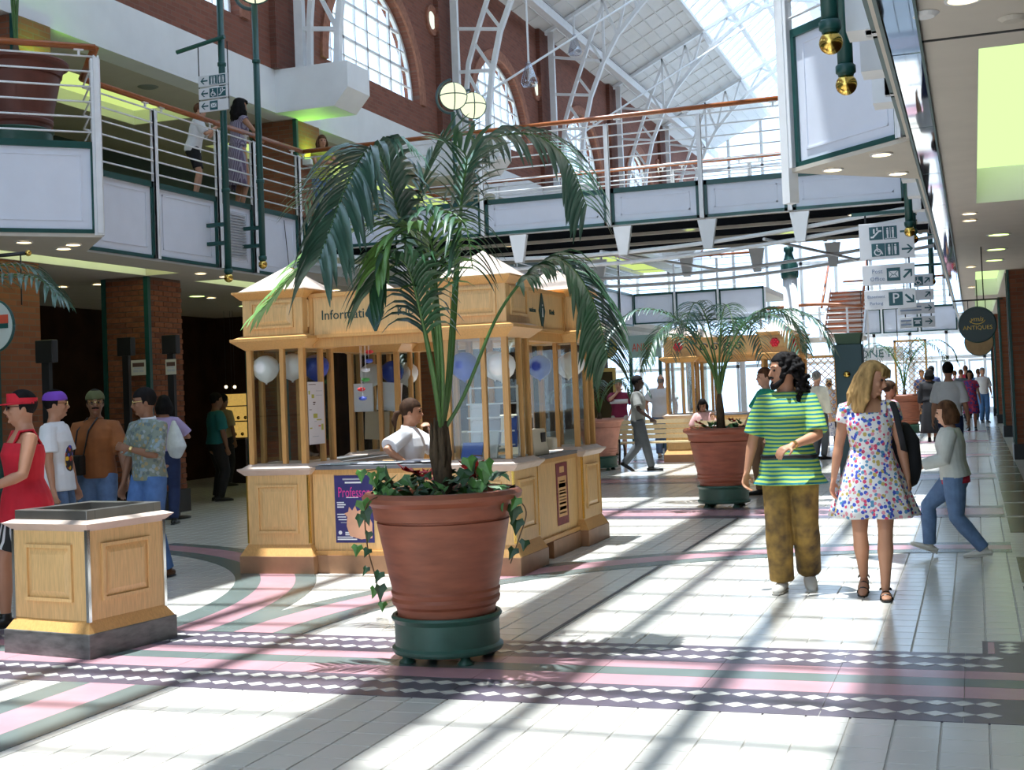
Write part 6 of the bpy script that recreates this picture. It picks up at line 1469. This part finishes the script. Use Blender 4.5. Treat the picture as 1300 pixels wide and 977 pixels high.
for (x,y) in ((.04,6.7),(.04,15.71),(.04,16.4),(.04,23.5),(.04,29)): downlight(x,y,3.398,False,'small warm downlight in the right soffit','warm downlights in the right soffit')
for (x,y) in ((.40,18.36),(.40,20.51),(.40,22.45)): downlight(x,y,3.398,True,'larger greenish downlight in the right soffit','green downlights in the right soffit')
for (x,y) in ((-.62,10.85),(-1.06,11.4),(-.55,11.95)): downlight(x,y,Z0-.037,False,'small warm downlight under the upper right angled bay','downlights under the right bay')
for i, (x,y) in enumerate(((-1.5,19),(-3.9,19.2),(-6.9,19.4),(-2.6,20.4),(-5.2,20.6))): downlight(x,y,3.898,i % 2 == 1,'downlight set in the dark underside of the footbridge','downlights under the bridge')
for (x,y) in ((-.15,6.9),(.28,7.2)): tag(MB().lathe([(0,-.02),(.05,-.018),(.075,0)],(x,y,3.398),20).build('smoke_detector' if x < 0 else 'ceiling_vent', M_white if x < 0 else M_beige), 'white round smoke detector on the near right soffit' if x < 0 else 'round beige vent on the near right soffit', 'detector' if x < 0 else 'vent')
o = MB().lathe([(0,-.02),(.12,-.018),(.16,0)],onz(188,110,UP)-V(0,0,.002),20).build('ceiling_vent', mat('vent_grey',(.25,.27,.25),.6)); tag(o,'round grey vent in the upstairs gallery ceiling','vent')
# direction signs
M_sign = mat('sign_white',(.78,.79,.82),.4,noise=.03); M_teal = mat('sign_teal',(.02,.10,.12),.4)
def arrow(t, cx, cz, y, s, ang):
    b = MB(); poly = [(-.5,-.09),(.12,-.09),(-.12,-.36),(.12,-.36),(.5,0),(.12,.36),(-.12,.36),(.12,.09),(-.5,.09)]; c, q = math.cos(ang), math.sin(ang)
    tri = [[(-.5,-.09),(.3,-.09),(.3,.09),(-.5,.09)],[(.5,0),(.10,.40),(-.08,.40),(.30,0)],[(.5,0),(.30,0),(-.08,-.40),(.10,-.40)]]
    for P_ in tri: b.prism([(cx+s*(x*c-z*q), cz+s*(x*q+z*c)) for x, z in P_], y-.003, y, 'Y')
    b.build('arrow', M_teal, t)
def sign_panel(t, x0, x1, z0, z1, y): return MB().box(x0,x1,y,y+.04,z0,z1).build('sign_panel', M_sign, t, bevel=.004)
def picto(t, x0, z0, s, y, kind):
    MB().box(x0,x0+s,y-.003,y,z0,z0+s).build('pictogram_ground', M_teal, t); b = MB(); Y0, Y1 = y-.005, y-.003
    def P_(pts): b.prism([(x0+s*a, z0+s*c) for a, c in pts], Y0, Y1, 'Y')
    def man(cx, sc=1):
        P_([(cx-.09*sc,.40),(cx+.09*sc,.40),(cx+.09*sc,.72),(cx-.09*sc,.72)]); P_([(cx-.07*sc,.1),(cx+.07*sc,.1),(cx+.07*sc,.42),(cx-.07*sc,.42)]); P_([(cx+.075*math.cos(a),.82+.075*math.sin(a)) for a in [2*PI*i/10 for i in range(10)]])
    if kind == 'escalator':
        P_([(.1,.15),(.3,.15),(.75,.6),(.92,.6),(.92,.72),(.7,.72),(.25,.27),(.1,.27)]); P_([(.3,.48),(.42,.48),(.42,.85),(.3,.85)]); P_([(.55,.7),(.65,.7),(.65,.95),(.55,.95)])
    elif kind == 'lift': man(.3,.8); man(.7,.8); P_([(.48,.08),(.52,.08),(.52,.92),(.48,.92)]); P_([(.1,.05),(.9,.05),(.9,.09),(.1,.09)])
    elif kind == 'wheel':
        n = 14
        for i in range(n): a0, a1 = 2*PI*i/n, 2*PI*(i+1)/n; P_([(.45+r*math.cos(a), .33+r*math.sin(a)) for r, a in ((.2,a0),(.28,a0),(.28,a1),(.2,a1))])
        P_([(.36,.4),(.46,.4),(.46,.75),(.36,.75)]); P_([(.46,.42),(.75,.42),(.85,.15),(.77,.12),(.68,.34),(.46,.34)]); P_([(.41+.07*math.cos(a),.85+.07*math.sin(a)) for a in [2*PI*i/10 for i in range(10)]])
    elif kind == 'toilets': man(.27); man(.73); P_([(.48,.08),(.52,.08),(.52,.92),(.48,.92)])
    elif kind == 'mail':
        P_([(.15,.25),(.85,.25),(.85,.75),(.15,.75)]); b.build('pictogram', M_sign, t); b = MB(); Y0, Y1 = y-.007, y-.005
        for q in ([(.15,.75),(.2,.75),(.5,.46),(.5,.40)],[(.85,.75),(.5,.40),(.5,.46),(.8,.75)],[(.15,.25),(.38,.5),(.42,.46),(.2,.25)],[(.85,.25),(.8,.25),(.58,.46),(.62,.5)]): P_(q)
        b.build('pictogram', M_teal, t); return
    elif kind == 'phone': P_([(.2,.3),(.8,.3),(.7,.6),(.3,.6)]); P_([(.12,.6),(.88,.6),(.88,.75),(.12,.75)])
    if b.v: b.build('pictogram', M_sign, t)
def sign_stack(label, y, rods):
    t = empty('direction_sign', (rods[0][0], y, 3.4), 0, label, 'sign')
    for (x, z0, z1) in rods: MB().tube([(x,y+.02,z0),(x,y+.02,z1)], .01, 6).build('hanger', M_black, t)
    return t
y = 16.0
t = sign_stack('white hanging direction sign with lift, wheelchair, mail and P symbols', y, ((-1.14,2.4,3.52),(-.66,2.4,3.52)))
s1 = sign_panel(t,-1.22,-.59,2.97,3.40,y); s2 = sign_panel(t,-1.20,-.60,2.66,2.90,y); s3 = sign_panel(t,-1.19,-.60,2.37,2.60,y); MB().box(-1.3,-.40,y,y+.04,3.50,3.54).build('sign_arm', M_green, t)
for (k, x0, z0) in (('escalator',-1.10,3.20),('lift',-.935,3.20),('wheel',-1.08,3.0),('toilets',-.92,3.0)): picto(s1,x0,z0,.155,y,k)
arrow(s1,-.68,3.28,y,.13,0); arrow(s1,-.67,3.07,y,.13,0); arrow(s2,-.68,2.78,y,.14,PI/4); arrow(s3,-.67,2.48,y,.14,-PI/4)
picto(s2,-.92,2.70,.155,y,'mail'); picto(s3,-.91,2.405,.16,y,'none'); lettering('P',.17,(-.83,y-.005,2.485),FRONT,M_sign,s3)
M_ltxt = mat('sign_text_blue',(.18,.24,.36),.5)
lettering('Post',.07,(-1.03,y-.002,2.82),FRONT,M_ltxt,s2,align='CENTER'); lettering('Office',.07,(-1.03,y-.002,2.73),FRONT,M_ltxt,s2); lettering('Basement',.052,(-1.055,y-.002,2.52),FRONT,M_ltxt,s3); lettering('Parking',.052,(-1.055,y-.002,2.44),FRONT,M_ltxt,s3)
y = 24.0
t = sign_stack('second white hanging direction sign, farther back behind the first', y, ((-1.1,2.5,3.52),(-.66,2.5,3.52)))
sign_panel(t,-.93,-.60,3.14,3.36,y); sign_panel(t,-.92,-.60,2.90,3.09,y); sign_panel(t,-1.22,-.60,2.66,2.86,y); sign_panel(t,-1.20,-.60,2.42,2.61,y); MB().box(-1.3,-.40,y,y+.04,3.50,3.54).build('sign_arm', M_green, t)
arrow(t,-.70,3.25,y,.13,PI/4); arrow(t,-.70,3.0,y,.13,PI/4); arrow(t,-.70,2.76,y,.13,0); arrow(t,-.70,2.52,y,.13,0); picto(t,-.92,3.17,.15,y,'wheel'); picto(t,-.97,2.44,.15,y,'phone')
for i, z in enumerate((2.79,2.73,2.55,2.48)): MB().box(-1.18,-.82 if i < 2 else -1.0,y-.003,y,z-.012,z+.012).build('text_line', M_ltxt, t)
y = 14.9
t = empty('direction_sign', (-9.4,y,6.2), 0, 'upstairs direction sign with three rows of left-pointing arrows', 'sign')
MB().tube([(-9.95,y,6.33),(-9.2,y,6.45)], .03, 8).build('sign_arm', M_green, t)
xa, xb = ony(253,110,y).x, ony(290,110,y).x; z1 = ony(270,95,y).z
for r in range(3):
    zt_ = z1-.17*r; s_ = sign_panel(t, xa, xb, zt_-.15, zt_, y-.02); arrow(s_, xa+.09, zt_-.075, y-.021, .11, PI); picto(s_, xa+.17, zt_-.135, .12, y-.021, ('lift','wheel','mail','toilets')[r])
    if r != 2: picto(s_, xa+.30, zt_-.135, .12, y-.021, ('toilets','escalator','lift','phone')[r])
for x in (xa, xb): MB().tube([(x,y,z1-.5),(x,y,6.38)], .008, 6).build('hanger', M_black, t)
# round shop signs
def disc_sign(name, label, c, r, rot, ground, rimm, th=.05):
    t = empty(name, c, 0, label, 'sign'); M = Matrix.Rotation(PI/2,4,'X')
    b = MB(); b.lathe([(0,-th/2),(r,-th/2),(r,th/2),(0,th/2)], c, 36, M); b.build('board', ground, t)
    b = MB(); b.smooth = True; b.tube([V(c[0]+r*math.cos(a), c[1], c[2]+r*math.sin(a)) for a in [2*PI*i/36 for i in range(37)]], .018, 6); b.build('rim', rimm, t)
    return t
M_goldp = mat('gold_leaf',(.85,.58,.08),.4,noise=.1)
c = ony(1241,412,20.0); t = disc_sign('shop_sign', 'round dark green hanging sign reading ANTIQUES in gold on the right', c, .25, 0, mat('sign_green',(.008,.03,.024),.3), M_green)
lettering('ANTIQUES', .085, c+V(0,-.03,-.045), FRONT, M_goldp, t); lettering('ymis', .10, c+V(-.01,-.03,.08), FRONT, M_goldp, t, shear=.3)
b = MB(); b.tube([V(c.x+.11*math.cos(a), c.y-.03, c.z+.085+.075*math.sin(a)) for a in [PI+.3+(PI-.6)*i/12 for i in range(13)]], .006, 5); b.build('flourish', M_goldp, t)
b = MB(); b.tube([(c.x-.32,20,c.z+.36),(c.x+.36,20,c.z+.36)], .012, 8); b.tube([(c.x+.1,20,c.z+.36),(c.x+.1,20,3.40)], .008, 6); b.tube([(c.x-.12,20,c.z+.2),(c.x-.12,20,c.z+.36)], .006, 6); b.tube([(c.x+.12,20,c.z+.2),(c.x+.12,20,c.z+.36)], .006, 6); b.build('bracket', M_black, t)
c = ony(1243,434,27.0); t = disc_sign('shop_sign', 'round tan and grey hanging sign just below the ANTIQUES sign', c, .26, 0, mat('tan_sign',(.30,.19,.09),.5,noise=.2), M_greyd if 0 else MATS['sign_teal'])
b = MB(); b.tube([(c.x,27,c.z+.25),(c.x,27,3.40)], .01, 6); b.build('hanger', M_black, t)
c = onx(770,441,-9.95); t = disc_sign('shop_sign', 'round gold sign with a dark green flying bird beside the far left pier', c, .31, 0, mat('gold_sign',(.45,.36,.08),.5,noise=.15), M_green)
b = MB(); Y = c.y-.028
for P_ in ([(-.16,.02),(-.05,.05),(.02,.02),(-.02,-.03),(-.10,-.01)],[(-.02,.04),(.16,.06),(.18,.02),(.02,-.02)],[(.0,.03),(.06,.15),(.10,.16),(.07,.02)],[(-.03,-.01),(.04,-.12),(.08,-.13),(.04,.0)]): b.prism([(c.x+1.4*x, c.z+1.4*z) for x, z in P_], Y-.003, Y, 'Y')
b.build('bird', M_green, t)
b = MB(); b.tube([(c.x,c.y,c.z+.3),(c.x,c.y,3.41)], .01, 6); b.build('hanger', M_black, t)
c = ony(-9,414,10.8); t = disc_sign('shop_sign', 'white round hanging sign with red print at the far left edge', c, .265, 0, mat('pale_sign',(.55,.60,.56),.5), M_green)
MB().box(c.x-.2,c.x+.22,c.y-.03,c.y-.026,c.z+.02,c.z+.11).build('print', redp, t); MB().box(c.x-.2,c.x+.22,c.y-.033,c.y-.03,c.z-.03,c.z+.02).build('print', M_green, t)
e1 = ony(36,321,10.8); b = MB(); b.smooth = True; b.tube([V(e1.x-.9,10.8,e1.z), e1], .02, 8); b.tube([V(e1.x-.10,10.8,e1.z), V(e1.x-.10,10.8,c.z+.2)], .008, 6); b.build('bracket', M_black, t)
b = MB(); b.smooth = True; b.sphere(e1, .033, 10, 8); b.build('brass_ball', M_brass, t)
# notice stands by the brick pier
for i, (px, lab) in enumerate(((160,'black floor stand with a black square head left of the pier corner'),(217,'black floor stand with a black square head right of the pier corner'),(59,'black floor stand with a black square head before the dark pier at far left'))):
    c = ony(px,440,15.2) if i == 0 else (ony(px,437,15.3) if i == 1 else ony(px,446,12.1)); t = empty('notice_stand', (c.x,c.y,0), 0, lab, 'stand', 'notice stands at the brick pier')
    MB().box(c.x-.12,c.x+.12,c.y-.05,c.y+.05,c.z-.13,c.z+.13).build('head', M_black, t, bevel=.01); MB().box(c.x-.05,c.x+.05,c.y-.03,c.y+.03,0,c.z-.13).build('post', M_black, t); MB().lathe([(.2,0),(.2,.02),(.05,.04)],(c.x,c.y,0),20).build('base', M_black, t)
    if i == 2: continue
    d = ony(176,466,15.15) if i == 0 else ony(217.5,465,15.15)
    M_, L_ = run_matrix((d.x-.12,d.y),(d.x+.12,d.y))
    poster('handbill', 'small white handbill '+('beside the left notice stand' if i == 0 else 'fixed to the right notice stand'), M_, .0 if i == 0 else .03, .24 if i == 0 else .20, d.z-.11, d.z+.10, mat('handbill_paper',(.55,.52,.45) if i == 0 else (.68,.66,.70),.6), [(.1,.9,.55,.82,dkb),(.2,.8,.42,.50,greyp),(.15,.5,.2,.36,greyp),(.55,.85,.2,.36,greyp)])
# lit display cabinet and lamps in the dark shop
q = ony(291,540,22.0); t = empty('display_cabinet', (q.x,22,0), 0, 'lit display cabinet deep in the dark shop at left', 'cabinet')
MB().box(q.x-.35,q.x+.35,22,22.4,0,.85).build('base', M_dark, t); MB().box(q.x-.35,q.x+.35,22.38,22.4,.85,1.75).build('back', mat('lit_gold',(.5,.32,.08),.5,noise=.5,scale=12,emit=(1,.62,.15),es=.5), t)
for z in (.87,1.2,1.5,1.75): MB().box(q.x-.35,q.x+.35,22,22.4,z-.01,z+.01).build('shelf', M_dark, t)
for i in range(8): MB().sphere((q.x-.28+.08*i,22.15,.95+.32*(i % 2)),.035,8,6).build('ornament', M_brass, t)
for i, (px, py) in enumerate(((287,491),(298,491),(295,508))):
    c = ony(px,py,22.5); o = MB(); o.m(1).tube([c,V(c.x,c.y,3.41)],.004,4); o.m(0).sphere(c,.03,8,6); tag(o.build('spot_lamp', [M_lampw, M_black]),['tiny warm spot lamp in the dark left shop, upper left of three','tiny warm spot lamp in the dark left shop, upper right of three','tiny warm spot lamp in the dark left shop, lowest of three'][i],'light','spot lamps in the left shop')
# globe on cable and tie rods of the roof
for i, (px, py, Y) in enumerate(((672,105,27.5),(730,66,34.0))):
    c = ony(px,py,Y); t = empty('roof_lamp', c, 0, ['hanging glass lamp on a long rod in front of the arched windows','second hanging glass lamp on a rod farther along the roof'][i], 'light')
    b = MB(); b.smooth = True; b.lathe([(.02,.5),(.06,.45),(.16,.12),(.19,0),(.15,-.08),(.0,-.1)],c,16); b.build('shade', glassmat('lamp_glass',(.8,.85,.95),.25), t); MB().tube([c+V(0,0,.45),V(c.x,c.y,11.9)],.025,6).build('rod', M_steel, t)
for i, (a, b_) in enumerate((((-10.6,27.3,8.1),(-6.2,34.2,13.1)),((-10.6,34.6,8.4),(-6.2,41.6,13.1)))):
    tag(MB().tube([a,b_],.03,6).build('tie_rod', M_steel), ['slender white tie rod slanting up to the roof, nearer one','slender white tie rod slanting up to the roof, farther one'][i], 'rod')
# ------------------------------------------------------------------ far end: cross gallery, stair, lamp column, trellis, shop awning
gallery_run('balcony', 'white panelled cross gallery far down the arcade with white railing', (-9.6,38), (-5.6,38), 3.45, ZT, ZR, [0,1.3,2.6,3.98], rods=5)
MB().box(-9.6,-5.6,38.15,43,4.2,4.35).build('deck', M_beige, [o for o in bpy.data.objects if o.get('label','').startswith('white panelled cross gallery')][0])
gallery_run('balcony', 'white panelled balcony front under the glazed end wall', (-4.2,47), (-.4,47), 3.1, 4.0, 5.0, [0,1.25,2.5,3.78], rods=5)
c = ony(1005,400,37.0); t = empty('lamp_column', (c.x,37,0), 0, 'thick white column with dark green domed cap in the distance', 'column')
ctop = ony(1005,352,37).z; b = MB(); b.smooth = True; b.lathe([(.30,0),(.30,.2),(.22,.3),(.20,ctop)],(c.x,37,0),20); b.build('shaft', M_white, t)
b = MB(); b.smooth = True; b.lathe([(.23,ctop-.02),(.25,ctop+.1),(.24,ctop+.35),(.14,ctop+.55),(.10,ctop+.7),(.14,ctop+.75),(.14,ctop+.85),(.0,ctop+.9)],(c.x,37,0),20); b.build('cap', M_green, t)
a0, a1 = ony(1046,425,41), ony(1095,425,41); t = empty('staircase', ((a0.x+a1.x)/2,41,0), 0, 'open stair with wooden treads rising far down the arcade', 'stair')
for i in range(11):
    z = a0.z-.1+.155*i; MB().box(a0.x,a1.x,41+.26*i,41.3+.26*i,z-.03,z+.03).build('tread', M_rail, t); MB().box(a0.x,a1.x,41.28+.26*i,41.3+.26*i,z-.155,z-.03).build('riser', M_white, t)
for x in (a0.x-.03, a1.x+.03): MB().beam((x,41,a0.z-.1),(x,43.9,a0.z+1.6),.05,.3).build('stringer', M_steel, t); b = MB(); b.smooth = True; b.tube([(x,41,a0.z+.85),(x,43.9,a0.z+2.5)],.04,8); b.build('handrail', M_rail, t)
for x in (a0.x, a1.x-.05): MB().box(x,x+.06,43.6,43.66,0,a0.z+1.3).build('support', M_steel, t)
b = MB(); b.smooth = True; b.tube(bez([ony(922,401,39.5),ony(950,395,39.6),ony(1000,389,39.8),ony(1045,386,40),ony(1096,388,40)],20),.05,8); t = empty('stair_landing', (-6,39.5,3.0), 0, 'curved wooden handrail in front of the far stair', 'railing'); b.build('handrail', M_rail, t)
for px in (930,965,1000,1040,1075): q = ony(px,390,39.8); MB().box(q.x-.03,q.x+.03,39.77,39.83,q.z-1.0,q.z).build('post', M_steel, t)
for k in range(4): b = MB(); b.tube([ony(930,393+0,39.8)-V(0,0,.2*(k+1)),ony(1095,388,39.8)-V(0,0,.2*(k+1))],.012,5); b.build('rod', M_steel, t)
MB().box(ony(925,400,39.8).x,ony(1096,400,39.8).x,39.9,40.9,ony(930,393,39.8).z-1.12,ony(930,393,39.8).z-1.0).build('landing', M_beige, t); 
for px in (940,1085): q = ony(px,400,40.5); MB().box(q.x-.08,q.x+.08,40.4,40.56,0,ony(930,393,39.8).z-1.1).build('support', M_steel, t)
# green post behind the couple
c = ony(1079,470,19.0); zt_ = ony(1079,437,19).z; t = empty('green_post', (c.x,19,0), 0, 'square dark green post with brass knob behind the woman in the floral dress', 'post')
MB().box(c.x-.19,c.x+.19,18.85,19.2,0,zt_).build('shaft', mat('post_green',(.008,.05,.055),.35), t, bevel=.01); MB().frustum(c.x-.16,c.x+.16,18.88,19.17,zt_,c.x-.19,c.x+.19,18.85,19.2,zt_+.16).build('cap', mat('post_cap',(.05,.11,.06),.5), t)
b = MB(); b.smooth = True; b.sphere((c.x-.03,18.83,ony(1076,475,18.85).z),(.05,.03,.045),12,8); b.build('brass_knob', M_brass, t)
# timber trellis screens
def trellis(label, x0, x1, y, z0, z1):
    t = empty('trellis', ((x0+x1)/2,y,0), 0, label, 'trellis'); w = x1-x0; h_ = z1-z0
    for (a, b_, c_, d) in ((x0,x0+.06,0,z1),(x1-.06,x1,0,z1),(x0,x1,z1-.06,z1),(x0,x1,z0,z0+.06)): MB().box(a,b_,y-.03,y+.03,c_,d).build('frame', M_woodd, t)
    n = int((w+h_)/.16)
    for i in range(1, n):
        for s in (1,-1):
            o_ = i*.16; p0 = (0,o_) if o_ < h_ else (o_-h_,h_); p1 = (o_,0) if o_ < w else (w,o_-w)
            if s == 1: A, B = p0, p1
            else: A, B = (w-p0[0],p0[1]), (w-p1[0],p1[1])
            MB().beam((x0+A[0],y+.012*s,z0+A[1]),(x0+B[0],y+.012*s,z0+B[1]),.018,.035,(0,1,0)).build('slat', M_woodd, t)
a0 = ony(1134,432,38); a1 = ony(1176,432,38); trellis('tall wooden lattice trellis behind the distant planter', a0.x, a1.x, 38, .5, a0.z)
a0 = ony(1010,452,30); a1 = ony(1060,452,30); trellis('wooden lattice screen behind the second kiosk, left of the green post', a0.x, a1.x, 30.4, .6, a0.z)
# shop front with red letters beyond the round gold sign
c = ony(818,441,32.0); t = empty('shop_awning', (c.x,32,2.4), 0, 'pale green shop sign board with tall red letters, far left', 'sign')
MB().box(c.x-.42,c.x+.42,32,32.1,c.z-.25,c.z+.32).build('board', mat('awning_green',(.30,.42,.38),.6), t); lettering('ANNIES', .30, (c.x,31.99,c.z), FRONT, redp, t, sx=.62)
for s in (-1,1): MB().box(c.x+.38*s-.04,c.x+.38*s+.04,32.02,32.1,0,c.z-.25).build('post', M_green, t)
c = ony(766,500,29.0); c = V(c.x,33.0,0); c.x = ony(766,500,33.0).x; t = empty('shop_doorway', (c.x,33,0), 0, 'gold framed glass shop door beyond the right end of the information kiosk', 'door')
for (a, b_) in ((c.x-.35,c.x-.27),(c.x+.27,c.x+.35)): MB().box(a,b_,33,33.08,0,2.1).build('frame', mat('gold_frame',(.55,.36,.10),.4), t)
MB().box(c.x-.27,c.x+.27,33,33.08,2.0,2.1).build('frame', mat('gold_frame',(.55,.36,.10),.4), t); MB().box(c.x-.27,c.x+.27,33.03,33.05,0,2.0).build('pane', mat('dark_pane',(.05,.035,.015),.2), t)
q = ony(1118,449,40.0); t = empty('shop_sign', (q.x,40,q.z), 0, 'white sign with dark letters beyond the blonde woman', 'sign')
MB().box(q.x-.65,q.x+.65,40,40.05,q.z-.2,q.z+.2).build('board', M_sign, t); lettering('ONE K', .34, (q.x-.1,39.99,q.z), FRONT, M_teal, t); 
for s in (-1,1): MB().tube([(q.x+.5*s,40.02,q.z+.2),(q.x+.5*s,40.02,4.2)],.012,6).build('hanger', M_black, t)

# green fluorescent uplights fixed to the upstairs piers
for i, (x, y, lab) in enumerate(((-10.85,20.4,'green uplight on the upstairs brick pier below the white corbel'),(-10.85,13.25,'green uplight on the upstairs brick pier at the top left'))):
    t = empty('uplight', (x,y,5.75), 0, lab, 'light', 'green uplights on the upstairs piers')
    MB().box(x-.10,x+.06,y-.25,y+.25,5.70,5.80).build('housing', M_white, t); MB().box(x-.07,x+.03,y-.22,y+.22,5.80,5.815).build('tube', emat('green_tube',(.45,1.0,.15),3.0), t)
    l = bpy.data.lights.new('uplight_glow','AREA'); l.shape = 'RECTANGLE'; l.size = .1; l.size_y = .44; l.energy = 9; l.color = (.35,1.0,.08)
    lo = bpy.data.objects.new('uplight_glow', l); COL.objects.link(lo); lo.parent = t; lo.location = (0,0,.08); lo.rotation_euler = (PI,0,0)

# short black sign arm with brass end beside the left lamp post
a0, a1 = V(-9.58,17.0,ony(310,347,17.0).z), ony(371,338,17.0); a1.z = a0.z
t = empty('short_sign_arm', a0, 0, 'short black arm with brass end and stay wire on the gallery front above the kiosk', 'arm')
b = MB(); b.smooth = True; b.tube([a0,a1], .02, 8); b.build('bar', M_black, t); b = MB(); b.smooth = True; b.sphere(a1,.035,10,8); b.build('brass_ball', M_brass, t)
b = MB(); b.tube([a0+V(0,0,.75), a1-V(.05,0,0)], .006, 5); b.build('stay_wire', M_black, t)
